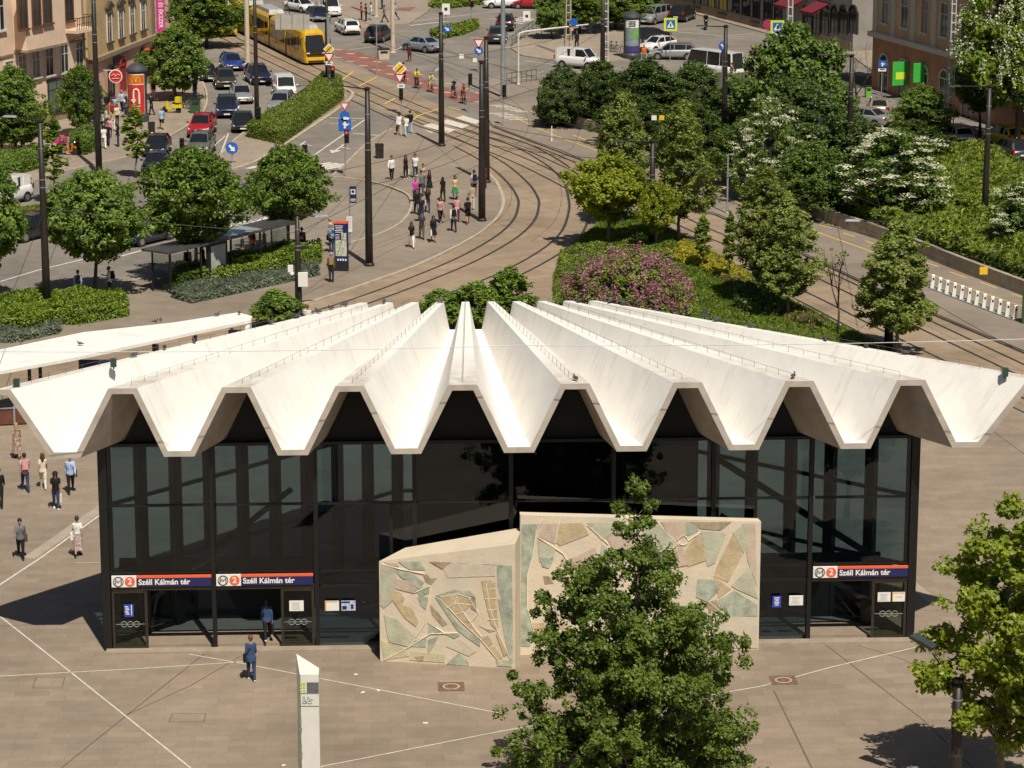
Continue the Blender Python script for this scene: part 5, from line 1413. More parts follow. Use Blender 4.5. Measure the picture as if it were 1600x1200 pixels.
# ------------------------------------------------------------------ two-wheelers
def wheel_ring(mb, c, r, t, n=22):
    pts = [(c[0] + r * math.cos(2 * math.pi * k / n), c[1], c[2] + r * math.sin(2 * math.pi * k / n)) for k in range(n + 1)]
    mb.tube(pts, t, 6, cap=False)
m_bikef = mat('bike_frame', (.03, .03, .035), .4)
def bicycle(p, rz, label, group, frame=None):
    o = thing('bicycle', p, rz, label, 'bicycle', group)
    fm = frame or m_bikef
    b = MB(); H, S, Bk, C, Fk = (.42, 0, .78), (-.18, 0, .80), (-.52, 0, .34), (-.05, 0, .28), (.55, 0, .34)
    for a, c in ((H, C), (H, (-.15, 0, .72)), (S, C), (C, Bk), ((-.15, 0, .7), Bk), (H, Fk), (S, (-.2, 0, .95)), (H, (.38, 0, 1.0))): b.tube([a, c], .02, 6)
    b.build('frame', fm, o)
    for x in (-.52, .55):
        w = MB(); wheel_ring(w, (x, 0, .34), .32, .022); 
        for k in range(8): w.bar((x, 0, .34), (x + .31 * math.cos(k * .785), 0, .34 + .31 * math.sin(k * .785)), .006)
        w.build('wheel', m_tyre, o)
    h = MB(); h.tube([(.33, .28, 1.03), (.38, .12, 1.02), (.38, -.12, 1.02), (.33, -.28, 1.03)], .016, 6); h.build('handlebar', m_bikef, o)
    s = MB(); s.box((-.2, 0, .97), (.26, .15, .06), taper=.8); s.build('saddle', m_tyre, o)
    c = MB(); c.disc((-.05, -.03, .28), (1, 0, 0), (0, 0, 1), .09, .02, 14); c.bar((-.05, -.06, .28), (.06, -.08, .14), .025); c.bar((-.05, .06, .28), (-.16, .08, .42), .025); c.build('crank', m_chrome, o)
    return o
def scooter(p, rz, col, label, cat, box=None, group=None):
    o = thing('scooter', p, rz, label, cat, group)
    b = MB(); b.box((-.45, 0, .62), (.85, .34, .34), taper=.8); b.box((.1, 0, .32), (.5, .34, .08)); b.bar((.42, 0, .3), (.52, 0, .95), .34, .1); b.box((.62, 0, .62), (.3, .2, .1), ry=.3); b.build('body', col, o)
    s = MB(); s.box((-.42, 0, .83), (.75, .30, .11), taper=.85); s.build('seat', m_trim, o)
    for x in (-.6, .66):
        w = MB(); m0 = MB(); m0.lathe([(.1, -.06), (.23, -.06), (.25, 0), (.23, .06), (.1, .06)], n=16); w.add([(x + q_[0], q_[2], .25 + q_[1]) for q_ in m0.v], m0.f); w.build('wheel', m_tyre, o)
    h = MB(); h.tube([(.42, .34, 1.05), (.5, .1, 1.02), (.5, -.1, 1.02), (.42, -.34, 1.05)], .022, 6); h.box((.55, 0, .98), (.16, .22, .18)); h.build('handlebar', m_trim, o)
    l = MB(); l.ball((.63, 0, .98), .07, 8, 5); l.build('headlight', m_lamp, o)
    if box:
        for k, dx in enumerate(box[1]):
            c = MB(); c.box((dx, 0, 1.12), (.42, .46, .46)); c.build('delivery_box', box[0], o)
    return o
scooter(GP(105, 242), heading((90, 242), (118, 243)), mat('scooter_orange', (.55, .13, .02), .35), 'orange delivery scooter carrying two magenta boxes', 'scooter', (mat('magenta_box', (.62, .03, .22), .5), (-.75, -.22)))
scooter(GP(269, 176), heading((285, 176), (250, 174)), mat('scooter_yellow', (.70, .55, .01), .35), 'yellow scooter parked near the red advertising column', 'scooter', (mat('scooter_yellow', (.70, .55, .01), .35), (-.6,)))
for k in range(4):
    bicycle(GP(284 + 6 * k, 166 + (k % 2) * 4), heading((0, 100), (60, 120)) + .2 * k, 'black parked bicycle in the cluster at the foot of the round bright tree', 'bicycles parked by the tree')
for k, xx in enumerate((950, 958, 966)):
    bicycle(GP(xx, 80 + k), heading((950, 80), (980, 84)) + .15 * k, 'bicycle leaning by the corner trees in the shade', 'bicycles parked at the far corner')
# ------------------------------------------------------------------ people
def cloth(name, col, var=.15, col2=None, scale=6): return mat('cloth_' + name, col, .85, var=var, col2=col2, scale=scale, spec=.2)
CL = {k: cloth(k, *v) for k, v in {
 'white': ((.70, .69, .66),), 'cream': ((.60, .54, .42),), 'black': ((.014, .014, .015),), 'navy': ((.014, .018, .05),), 'denim': ((.04, .07, .15),), 'jeans': ((.03, .05, .11),), 'skyblue': ((.36, .46, .66),), 'grey': ((.16, .165, .18),), 'darkgrey': ((.045, .045, .05),),
 'red': ((.42, .025, .02),), 'magenta': ((.52, .07, .38),), 'pink': ((.58, .30, .32),), 'yellow': ((.70, .58, .02),), 'paleyellow': ((.55, .50, .22),), 'olive': ((.09, .10, .05),), 'beige': ((.42, .32, .22),), 'tan': ((.30, .19, .09),), 'brown': ((.08, .05, .03),), 'maroon': ((.10, .02, .025),), 'green': ((.05, .22, .09),), 'hotpink': ((.70, .05, .25),), 'paleblue': ((.30, .42, .55),), 'khaki': ((.20, .17, .11),), 'orange': ((.60, .16, .03),)}.items()}
CL['floral'] = cloth('floral', (.05, .03, .03), col2=(.62, .45, .36), scale=9)
CL['pinkprint'] = cloth('pinkprint', (.25, .10, .09), col2=(.68, .50, .46), scale=11)
CL['plumskirt'] = cloth('plumskirt', (.16, .09, .12), col2=(.60, .52, .50), scale=7)
m_skin = mat('skin', (.42, .235, .155), .55, var=.06, scale=9)
HAIR = {k: mat('hair_' + k, v, .6, var=.3, scale=20) for k, v in {'dark': (.018, .012, .009), 'brown': (.055, .030, .016), 'auburn': (.17, .06, .022), 'blond': (.36, .24, .11), 'grey': (.32, .31, .29), 'black': (.008, .008, .009)}.items()}
m_shoe = mat('shoe_dark', (.02, .02, .02), .6); m_shoew = mat('shoe_white', (.68, .67, .64), .6)
m_base_top = mat('cloth_base_top', (.5, .5, .5), .85); m_base_leg = mat('cloth_base_leg', (.1, .1, .1), .85); m_base_hair = mat('hair_base', (.02, .02, .02), .6); m_base_shoe = mat('shoe_base', (.02, .02, .02), .6)
m_eye = mat('eye_dark', (.02, .015, .012), .3); m_lip = mat('lip', (.30, .09, .07), .5)

def remeshed(mb, name, m, vox, smooth=2):
    o = mb.build(name, m)
    md = o.modifiers.new('r', 'REMESH'); md.mode = 'VOXEL'; md.voxel_size = vox
    if smooth:
        ms = o.modifiers.new('s', 'SMOOTH'); ms.iterations = smooth; ms.factor = .5
    dg = bpy.context.evaluated_depsgraph_get(); dg.update()
    me = bpy.data.meshes.new_from_object(o.evaluated_get(dg))
    old = o.data
    bpy.data.objects.remove(o); bpy.data.meshes.remove(old)
    me.name = name
    me.materials.clear(); me.materials.append(m)
    me.polygons.foreach_set('use_smooth', [True] * len(me.polygons))
    return me

def pose_joints(lf=0., rf=0., lk=0., rk=0., la=0., ra=0., le=.25, re=.25, lean=.03, lab=.14, rab=.14, sit=0., fem=0.):
    """angles in radians, forward positive (x forward, y left)"""
    hip = Vector((0, 0, .90 - sit))
    J = {}
    ax = Vector((math.sin(lean), 0, math.cos(lean)))
    J['pelvis'] = hip; J['waist'] = hip + ax * .18; J['chest'] = hip + ax * .38; J['neck0'] = hip + ax * .55; J['neck1'] = hip + ax * .62 + Vector((.01, 0, 0)); J['head'] = hip + ax * .735 + Vector((.025, 0, 0)); J['ax'] = ax
    sw = .160 - .018 * fem; hw = .088 + .006 * fem
    for s, f, k, a, e, ab in ((1, lf, lk, la, le, lab), (-1, rf, rk, ra, re, rab)):
        h = hip + Vector((0, s * hw, -.02)); kn = h + Vector((math.sin(f), s * .005, -math.cos(f))) * .42
        an = kn + Vector((math.sin(f - k), 0, -math.cos(f - k))) * .40
        J['hip', s], J['knee', s], J['ankle', s] = h, kn, an
        sh = hip + ax * .515 + Vector((0, s * sw, 0)); d = Vector((math.sin(a), s * math.sin(ab), -math.cos(a) * math.cos(ab))).normalized()
        el = sh + d * .28; d2 = Vector((math.sin(a + e), s * math.sin(ab * .4), -math.cos(a + e))).normalized(); wr = el + d2 * .245
        J['sh', s], J['el', s], J['wr', s], J['hd', s] = sh, el, wr, d2
        J['foot', s] = (f - k)
    zmin = min(J['ankle', 1].z, J['ankle', -1].z) - .075
    if not sit:
        for k in J:
            if isinstance(J[k], Vector) and k != 'ax' and not (isinstance(k, tuple) and k[0] == 'hd'): J[k] = J[k] - Vector((0, 0, zmin))
    return J

def torso(mb, J, g=0., hips=True, fem=0., down=-.07):
    ax = J['ax']; P0 = J['pelvis']
    secs = [(down, .115, .155 + .012 * fem), (.02, .115, .162 + .014 * fem), (.12, .100, .142 - .012 * fem), (.22, .100, .140 - .016 * fem), (.34, .112, .160 - .01 * fem), (.44, .108, .168 - .015 * fem), (.505, .088, .135 - .012 * fem), (.555, .062, .085)]
    vs = []; fs = []; n = 16
    for h, a, b in secs:
        c = P0 + ax * h + Vector((.012 * math.sin(h * 6) + (.012 * fem if .3 < h < .5 else 0), 0, 0))
        for k in range(n):
            t = 2 * math.pi * k / n
            vs.append(c + Vector(((a + g) * math.cos(t), (b + g) * math.sin(t), 0)))
    for i in range(len(secs) - 1):
        for k in range(n):
            k2 = (k + 1) % n; fs.append((i * n + k, i * n + k2, (i + 1) * n + k2, (i + 1) * n + k))
    fs.append(tuple(reversed(range(n)))); fs.append(tuple((len(secs) - 1) * n + k for k in range(n)))
    mb.add(vs, fs)
def limb(mb, pts, rad, n=10):
    mb.tube(pts, rad, n)
    for p, r in zip(pts, rad): mb.ball(p, r * .99, 10, 6)

def build_body(J, fem, name):
    mb = MB(); torso(mb, J, 0, fem=fem)
    limb(mb, [J['neck0'] - J['ax'] * .03, J['neck1'], J['head'] - J['ax'] * .03], [.062, .052, .050])
    h = J['head']
    mb.ball(h + Vector((-.008, 0, .03)), (.098, .076, .098), 14, 10); mb.ball(h + Vector((.022, 0, -.035)), (.068, .058, .078), 12, 8)
    mb.ball(h + Vector((.098, 0, -.012)), (.020, .013, .024), 8, 6); mb.ball(h + Vector((.064, 0, -.09)), (.024, .026, .022), 8, 6)
    for s in (1, -1): mb.ball(h + Vector((-.005, s * .080, -.005)), (.022, .012, .032), 8, 6)
    for s in (1, -1):
        limb(mb, [J['sh', s], J['sh', s].lerp(J['el', s], .5), J['el', s], J['el', s].lerp(J['wr', s], .4), J['wr', s]], [.052, .045, .038, .037, .026])
        d = J['hd', s]; w = J['wr', s]; side = Vector((0, s, 0)); fwd = side.cross(d).normalized() * s
        if fwd.x < 0: fwd = -fwd
        inn = d.cross(fwd).normalized()
        if inn.y * s > 0: inn = -inn
        palm = w + d * .055
        for k in range(4):
            o = fwd * (.027 - .018 * k); L = (.070, .078, .073, .058)[k]
            mb.tube([w + d * .005 + o * .6, palm + o * .9, palm + d * .035 + o], [.015, .0145, .011], 6)
            kn = palm + d * .035 + o
            a_ = kn + (d * .92 + inn * .38).normalized() * L * .5; b_ = a_ + (d * .7 + inn * .72).normalized() * L * .5
            mb.tube([kn, a_, b_], [.0100, .0092, .0080], 6); mb.ball(b_, .0085, 6, 4)
        t0 = w + d * .030 + fwd * .022; t1 = t0 + (d * .6 + fwd * .75 + inn * .3).normalized() * .042; t2 = t1 + (d * .9 + fwd * .15 + inn * .3).normalized() * .032
        mb.tube([t0, t1, t2], [.0125, .0115, .0095], 6); mb.ball(t2, .0095, 6, 4)
        limb(mb, [J['hip', s], J['hip', s].lerp(J['knee', s], .5), J['knee', s], J['knee', s].lerp(J['ankle', s], .35), J['ankle', s]], [.088, .074, .054, .052, .036])
        f = J['foot', s] * .55; fd = Vector((math.cos(f), 0, math.sin(f)))
        mb.tube([J['ankle', s] + Vector((-.03, 0, -.03)), J['ankle', s] + fd * .06 + Vector((0, 0, -.045)), J['ankle', s] + fd * .15 + Vector((0, 0, -.055))], [.036, .034, .024], 8)
    me = remeshed(mb, name, m_skin, .0075, 1)
    return me
def build_top(J, fem, sleeve, name, down=-.05, loose=.0):
    mb = MB(); torso(mb, J, .016 + loose, fem=fem, down=down)
    for s in (1, -1):
        if sleeve == 'long': limb(mb, [J['sh', s], J['sh', s].lerp(J['el', s], .5), J['el', s], J['el', s].lerp(J['wr', s], .5), J['wr', s] - J['hd', s] * .012], [.064, .058, .051, .047, .039])
        elif sleeve == 'short': limb(mb, [J['sh', s], J['sh', s].lerp(J['el', s], .35), J['sh', s].lerp(J['el', s], .62)], [.066, .064, .060])
        else: limb(mb, [J['sh', s] - Vector((0, s * .03, 0)), J['sh', s]], [.060, .050])
    return remeshed(mb, name, m_base_top, .015, 2)
def build_legs(J, fem, kind, name):
    mb = MB(); ax = J['ax']
    P0 = J['pelvis']
    if kind in ('trousers', 'shorts'):
        mb.ball(P0 + ax * .01, (.128, .172 + .012 * fem, .12), 14, 8)
        mb.ball(P0 + ax * .09, (.115, .155, .06), 14, 8)
        for s in (1, -1):
            if kind == 'trousers': limb(mb, [J['hip', s], J['hip', s].lerp(J['knee', s], .5), J['knee', s], J['knee', s].lerp(J['ankle', s], .5), J['ankle', s] + Vector((0, 0, -.01))], [.102, .088, .068, .062, .056])
            else: limb(mb, [J['hip', s], J['hip', s].lerp(J['knee', s], .5), J['hip', s].lerp(J['knee', s], .72)], [.104, .094, .088])
    else:
        L = .42 if kind == 'skirt' else .62
        vs = []; fs = []; n = 18; secs = [(.12, 1.0), (.02, 1.12), (-L * .5, 1.35), (-L, 1.62)]
        for i, (h, k) in enumerate(secs):
            for j in range(n):
                t = 2 * math.pi * j / n; w = 1 + .05 * math.sin(5 * t) * i
                vs.append(P0 + Vector((.118 * k * w * math.cos(t) * (1 + .1 * i), .155 * k * w * math.sin(t), h)))
        for i in range(len(secs) - 1):
            for j in range(n): fs.append((i * n + j, (i + 1) * n + j, (i + 1) * n + (j + 1) % n, i * n + (j + 1) % n))
        fs.append(tuple(range(n))); fs.append(tuple(reversed(range((len(secs) - 1) * n, len(secs) * n))))
        mb.add(vs, [tuple(reversed(f)) for f in fs])
    return remeshed(mb, name, m_base_leg, .015, 2)
def build_hair(J, kind, name):
    mb = MB(); h = J['head']
    mb.ball(h + Vector((-.022, 0, .048)), (.112, .097, .104), 14, 9)
    if kind == 'short': mb.ball(h + Vector((-.055, 0, -.005)), (.062, .080, .070), 12, 8)
    else:
        mb.tube([h + Vector((-.055, 0, .05)), h + Vector((-.085, 0, -.08)), h + Vector((-.105, 0, -.2)), h + Vector((-.10, 0, -.32))], [.082, .085, .078, .040], 10)
        for s in (1, -1): mb.tube([h + Vector((-.01, s * .065, .05)), h + Vector((-.02, s * .085, -.08)), h + Vector((-.03, s * .085, -.22))], [.035, .035, .022], 8)
    if kind == 'bun': mb.ball(h + Vector((-.10, 0, .12)), .05, 10, 6)
    if kind == 'hat':
        mb.lathe([(.17, 0), (.165, .012), (.105, .02), (.10, .09), (.06, .105)], (h.x - .01, h.y, h.z + .04), 18)
    return remeshed(mb, name, m_base_hair, .012, 1)
POSES = {
 'stand': dict(lf=.03, rf=-.04, la=.05, ra=-.03), 'stand2': dict(lf=-.06, rf=.10, rk=.12, la=.15, ra=.35, re=1.5, le=.3),
 'walk': dict(lf=.42, rf=-.30, lk=.10, rk=.35, la=-.32, ra=.38, lean=.05), 'walk2': dict(lf=-.36, rf=.36, lk=.55, rk=.06, la=.30, ra=-.34, lean=.05),
 'step': dict(lf=.24, rf=-.18, lk=.06, rk=.20, la=-.18, ra=.12, re=.9, lean=.04), 'carry': dict(lf=.28, rf=-.22, lk=.08, rk=.30, la=.2, ra=.12, le=1.35, re=1.2, lean=.03),
 'ride': dict(lf=1.05, rf=.62, lk=1.15, rk=.50, la=1.05, ra=1.05, le=.15, re=.15, lean=.42, sit=.001), 'seat': dict(lf=1.45, rf=1.45, lk=1.45, rk=1.45, la=.3, ra=.3, le=.8, re=.8, sit=.42)}
_pm = {}
def pm(pose, fem, what):
    k = (pose, fem, what)
    if k in _pm: return _pm[k]
    J = pose_joints(fem=fem, **POSES[pose])
    w = what.split('_')
    if w[0] == 'body': me = build_body(J, fem, 'body')
    elif w[0] == 'top': me = build_top(J, fem, w[1], 'top')
    elif w[0] == 'coat': me = build_top(J, fem, w[1], 'coat', -.14, .012)
    elif w[0] == 'legs': me = build_legs(J, fem, w[1], w[1])
    elif w[0] == 'hair': me = build_hair(J, w[1], 'hair')
    elif w[0] == 'shoe':
        s = int(w[1]); f = J['foot', s] * .55; mb = MB(); mb.smooth = True
        fd = Vector((math.cos(f), 0, math.sin(f))); a = J['ankle', s]
        mb.tube([a + Vector((-.065, 0, -.05)) - fd * .0, a + Vector((-.02, 0, -.03)), a + fd * .07 + Vector((0, 0, -.042)), a + fd * .15 + Vector((0, 0, -.052)), a + fd * .19 + Vector((0, 0, -.056))], [.030, .047, .044, .036, .018], 10)
        me = mb.mesh('shoe', m_base_shoe)
    elif w[0] == 'face':
        h = J['head']; mb = MB()
        for s in (1, -1): mb.ball(h + Vector((.082, s * .032, .008)), (.012, .013, .008), 8, 5)
        mb.mi = 1; mb.ball(h + Vector((.087, 0, -.058)), (.008, .024, .007), 8, 5)
        me = mb.mesh('face', [m_eye, m_lip])
    _pm[k] = me
    return me
def person(foot, head, pose, label, top=('short', 'white'), legs=('trousers', 'jeans'), hair=('short', 'dark'), fem=0, shoe='dark', h=None, group=None, coat=False, z=None, loc=None):
    """foot in photo pixels (ground contact), head = (a, b) facing direction in photo pixels or an angle"""
    p = loc if loc is not None else (GP(*foot) if z is None else G(*foot, z))
    a = heading(*head) if isinstance(head, tuple) else head
    o = thing('person', p, a, label, 'person', group)
    sc = (h or (1.70 if fem else 1.79)) / 1.72; o.scale = (sc, sc, sc)
    link('body', pm(pose, fem, 'body'), o)
    t = link('coat' if coat else 'shirt', pm(pose, fem, ('coat_' if coat else 'top_') + top[0]), o); remat(t, {'cloth_base_top': CL[top[1]]})
    g = link(legs[0], pm(pose, fem, 'legs_' + legs[0]), o); remat(g, {'cloth_base_leg': CL[legs[1]]})
    r = link('hat' if hair[0] == 'hat' else 'hair', pm(pose, fem, 'hair_' + hair[0]), o); remat(r, {'hair_base': HAIR[hair[1]]})
    for s in ('1', '-1'):
        q = link('shoe', pm(pose, fem, 'shoe_' + s), o); remat(q, {'shoe_base': m_shoew if shoe == 'white' else m_shoe})
    link('face', pm(pose, fem, 'face'), o)
    return o
def bag(per, pose, kind, col, label, fem=0, side=-1):
    J = pose_joints(fem=fem, **POSES[pose]); k = per.scale.x
    mb = MB(); mb.smooth = False; st = MB()
    if kind == 'backpack':
        c = J['chest'] + Vector((-.20, 0, .0)); mb.box(c, (.17, .29, .42), taper=.86); mb.box(c + Vector((-.095, 0, -.08)), (.06, .22, .2), taper=.9)
        for s in (1, -1): st.tube([c + Vector((.06, s * .1, .19)), J['neck0'] + Vector((0, s * .11, .0)), J['chest'] + Vector((.135, s * .11, .02)), c + Vector((.07, s * .12, -.16))], .018, 5)
    elif kind == 'shoulder':
        c = J['pelvis'] + Vector((-.02, side * .24, .0)); mb.box(c, (.30, .11, .26), taper=.9)
        st.tube([c + Vector((.1, 0, .12)), J['chest'] + Vector((.135, side * .02, .05)), J['neck0'] + Vector((.02, -side * .10, -.01)), J['chest'] + Vector((-.13, side * .02, .03)), c + Vector((-.1, 0, .12))], .013, 5)
    else:
        w = J['wr', side] + J['hd', side] * .10; c = w + Vector((0, 0, -.28)); mb.box(c, (.32, .10, .34), taper=.94)
        st.tube([c + Vector((.1, 0, .16)), w, c + Vector((-.1, 0, .16))], .01, 5)
    nm = {'backpack': 'backpack', 'shoulder': 'shoulder_bag', 'tote': 'tote_bag'}[kind]
    o = thing(nm, per.location, per.rotation_euler.z, label, 'bag', 'bags carried by people'); o.scale = per.scale
    mb.build('bag_body', CL[col], o); st.build('strap', CL[col], o)
    return o
AWAY = ((0, 300), (0, 200)); TOW = ((0, 200), (0, 300)); LEFT = ((300, 200), (200, 200)); RGT = ((200, 200), (300, 200))
DL = ((300, 200), (260, 240)); DR = ((200, 200), (250, 240)); UL = ((300, 240), (250, 200)); UR = ((200, 240), (250, 200))

P_ = person((393, 1063), AWAY, 'step', 'person in denim jacket and jeans seen from behind on the plaza before the entrance', ('long', 'denim'), ('trousers', 'jeans'), ('short', 'auburn'), 1, 'white', 1.72, coat=True)
bag(P_, 'step', 'shoulder', 'black', 'black bag slung over the denim jacket on the plaza', 1, 1)
P_ = person((418, 1001), ((420, 1010), (408, 950)), 'walk2', 'person in blue denim jacket and black leggings entering the station door', ('long', 'denim'), ('trousers', 'black'), ('long', 'dark'), 1, 'white', 1.68, z=.1)
bag(P_, 'walk2', 'tote', 'black', 'dark tote in the hand of the person at the door', 1, -1)
P_ = person((33, 872), TOW, 'walk', 'person in grey shirt and black trousers walking with a brown bag', ('long', 'grey'), ('trousers', 'black'), ('short', 'black'), 0, 'dark', 1.76)
bag(P_, 'walk', 'shoulder', 'brown', 'brown shoulder bag of the person in the grey shirt', 0, 1)
P_ = person((122, 868), AWAY, 'walk2', 'person in white top and patterned plum skirt seen from behind', ('short', 'white'), ('longskirt', 'plumskirt'), ('short', 'brown'), 1, 'dark', 1.72)
bag(P_, 'walk2', 'shoulder', 'white', 'white bag of the person in the patterned skirt', 1, 1)
P_ = person((88, 795), TOW, 'step', 'person in black printed T-shirt, dark hat and jeans', ('short', 'black'), ('trousers', 'jeans'), ('hat', 'black'), 0, 'white', 1.7)
bag(P_, 'step', 'tote', 'cream', 'cream tote held by the person with the dark hat', 0, 1)
P_ = person((111, 770), TOW, 'walk2', 'person in light blue shirt and black trousers with a diagonal strap', ('long', 'skyblue'), ('trousers', 'black'), ('short', 'grey'), 0, 'dark', 1.8)
bag(P_, 'walk2', 'shoulder', 'black', 'black strap bag across the light blue shirt', 0, 1)
person((68, 763), AWAY, 'walk', 'person in cream top and pale trousers with a long ponytail', ('short', 'cream'), ('trousers', 'cream'), ('long', 'brown'), 1, 'white', 1.66)
P_ = person((40, 767), UL, 'walk', 'person in pink patterned shirt and jeans seen from behind', ('short', 'pinkprint'), ('trousers', 'jeans'), ('short', 'dark'), 0, 'dark', 1.78)
bag(P_, 'walk', 'backpack', 'pink', 'pale pink backpack worn over the pink patterned shirt')
person((27, 716), AWAY, 'step', 'person in floral dress at the left below the roof tip', ('short', 'floral'), ('longskirt', 'floral'), ('long', 'blond'), 1, 'dark', 1.7)
P_ = person((0, 792), AWAY, 'walk', 'person in black cut off by the left edge', ('long', 'black'), ('trousers', 'black'), ('short', 'dark'), 0)
# platform
P_ = person((518, 441), ((518, 441), (520, 400)), 'stand', 'person in dark jeans standing at the blue information pillar', ('long', 'olive'), ('trousers', 'darkgrey'), ('short', 'grey'), 0)
bag(P_, 'stand', 'backpack', 'tan', 'tan backpack worn at the blue information pillar')
P_ = person((518, 394), AWAY, 'stand2', 'person in white shirt and blue jeans left of the information pillar', ('long', 'paleblue'), ('trousers', 'jeans'), ('short', 'grey'), 0)
bag(P_, 'stand2', 'shoulder', 'navy', 'dark blue bag on the hip left of the information pillar', 0, 1)
person((517, 384), LEFT, 'stand', 'person in white T-shirt half hidden behind the one in blue jeans', ('short', 'white'), ('trousers', 'beige'), ('short', 'blond'), 0)
P_ = person((123, 470), AWAY, 'stand', 'person in light blue shirt waiting left of the street tree', ('long', 'skyblue'), ('trousers', 'navy'), ('short', 'auburn'), 0)
bag(P_, 'stand', 'backpack', 'darkgrey', 'dark backpack left of the street tree trunk')
P_ = person((172, 464), LEFT, 'stand2', 'person in white shirt waiting right of the street tree', ('short', 'white'), ('trousers', 'black'), ('short', 'brown'), 0)
bag(P_, 'stand2', 'backpack', 'black', 'black backpack right of the street tree trunk')
P_ = person((472, 400), UR, 'stand', 'person in dark clothes behind the lamp post with white box', ('long', 'black'), ('trousers', 'black'), ('short', 'dark'), 0)
bag(P_, 'stand', 'backpack', 'maroon', 'maroon backpack behind the lamp post with white box')
g = 'pedestrians on the platform'
def pp(x, y, hd_, pose, label, top, legs, hair, fem=0, shoe='dark', bg=None, h=None):
    o = person((x, y), hd_, pose, label, top, legs, hair, fem, shoe, h, g)
    if bg: bag(o, pose, bg[0], bg[1], bg[2], fem, bg[3] if len(bg) > 3 else -1)
pp(612, 281, DL, 'walk', 'person in loose white shirt and black trousers near the round kerb', ('long', 'white'), ('trousers', 'black'), ('short', 'dark'), 0, 'white')
pp(634, 279, TOW, 'stand', 'person in black top carrying a cream jacket, left of the white T-shirt', ('none', 'black'), ('trousers', 'black'), ('long', 'dark'), 1, 'white', ('tote', 'cream', 'cream jacket bundle before the black top', 1))
pp(649, 278, DL, 'walk2', 'person in white T-shirt and dark blue jeans striding', ('short', 'white'), ('trousers', 'jeans'), ('short', 'brown'), 0, 'white')
pp(649, 316, TOW, 'step', 'person in bright magenta top in the crowd', ('long', 'magenta'), ('trousers', 'jeans'), ('short', 'auburn'), 1)
pp(658, 305, TOW, 'walk', 'person in grey shirt behind the magenta top', ('short', 'grey'), ('trousers', 'darkgrey'), ('short', 'dark'))
pp(661, 293, TOW, 'step', 'person with beige top at the back of the crowd', ('short', 'beige'), ('trousers', 'jeans'), ('short', 'brown'), 1)
pp(671, 303, TOW, 'walk2', 'person in black dress with long hair right of the grey shirt', ('none', 'black'), ('skirt', 'black'), ('long', 'dark'), 1)
pp(692, 314, AWAY, 'walk', 'person with long black hair in a dark vest seen from behind', ('short', 'black'), ('trousers', 'black'), ('long', 'black'), 1)
pp(711, 312, TOW, 'step', 'person in green skirt and pale yellow top', ('none', 'paleyellow'), ('skirt', 'green'), ('bun', 'brown'), 1)
pp(741, 306, UL, 'stand', 'person in white shirt beside the tall mast', ('short', 'white'), ('trousers', 'navy'), ('short', 'dark'), 0, 'dark', ('backpack', 'navy', 'dark blue backpack beside the tall mast'))
pp(668, 332, TOW, 'carry', 'person in black top carrying a yellow green bag', ('short', 'black'), ('trousers', 'jeans'), ('long', 'dark'), 1, 'dark', ('tote', 'paleyellow', 'yellow green bag in the crowd', -1))
pp(651, 335, TOW, 'walk', 'person in black jacket left in the crowd', ('long', 'black'), ('trousers', 'black'), ('short', 'black'), 0)
pp(658, 347, TOW, 'step', 'person in dark blue T-shirt in the middle of the crowd', ('short', 'navy'), ('trousers', 'jeans'), ('short', 'dark'))
pp(688, 347, TOW, 'walk2', 'person in pale pink top and wide black trousers', ('short', 'pink'), ('trousers', 'black'), ('long', 'dark'), 1, 'dark', ('tote', 'tan', 'tan bag beside the wide black trousers', 1))
pp(709, 362, AWAY, 'walk', 'person in white shirt walking away to the tram stop', ('long', 'white'), ('trousers', 'navy'), ('short', 'dark'), 0, 'dark', ('backpack', 'black', 'black backpack on the white shirt'))
pp(714, 346, AWAY, 'step', 'person in faded pink top behind the white shirt with backpack', ('short', 'pink'), ('trousers', 'maroon'), ('short', 'brown'), 1)
pp(731, 350, AWAY, 'walk2', 'person in dark shorts near the mast seen from behind', ('short', 'darkgrey'), ('shorts', 'black'), ('short', 'dark'), 0, 'dark', ('backpack', 'black', 'black backpack nearest the mast'))
pp(738, 328, UL, 'stand', 'person in beige shirt at the foot of the mast', ('long', 'beige'), ('trousers', 'cream'), ('short', 'dark'))
pp(643, 387, TOW, 'walk', 'person in black top and wide white trousers', ('short', 'black'), ('trousers', 'white'), ('bun', 'dark'), 1, 'dark', ('tote', 'paleyellow', 'pale yellow bag beside the white trousers', 1))
pp(659, 374, TOW, 'carry', 'person in black T-shirt and green trousers', ('short', 'darkgrey'), ('trousers', 'olive'), ('short', 'dark'), 0)
pp(677, 378, TOW, 'step', 'person in short black dress and boots at the front of the crowd', ('long', 'black'), ('skirt', 'black'), ('long', 'black'), 1, 'dark', ('tote', 'white', 'white bag beside the black dress', -1))
pp(757, 294, AWAY, 'stand', 'person in dark red coat hidden behind the pair of masts', ('long', 'maroon'), ('trousers', 'maroon'), ('short', 'brown'), 1)
g = 'pedestrians at the tram crossing'
pp(624, 211, AWAY, 'walk', 'person in white shirt and beige trousers crossing the tracks', ('long', 'white'), ('trousers', 'beige'), ('short', 'dark'), 0, 'white', ('tote', 'black', 'black bag at the tram crossing', 1))
pp(635, 213, AWAY, 'walk2', 'person in white T-shirt and pale jeans crossing the tracks', ('short', 'white'), ('trousers', 'paleblue'), ('short', 'brown'), 1, 'white')
pp(641, 208, AWAY, 'step', 'person in dark jacket crossing the tracks', ('long', 'black'), ('trousers', 'paleblue'), ('short', 'dark'))
pp(640, 97, AWAY, 'step', 'person in dark red clothes standing behind the cyclists', ('long', 'maroon'), ('trousers', 'maroon'), ('short', 'brown'), 1, 'white')
g = 'pedestrians on the far pavement'
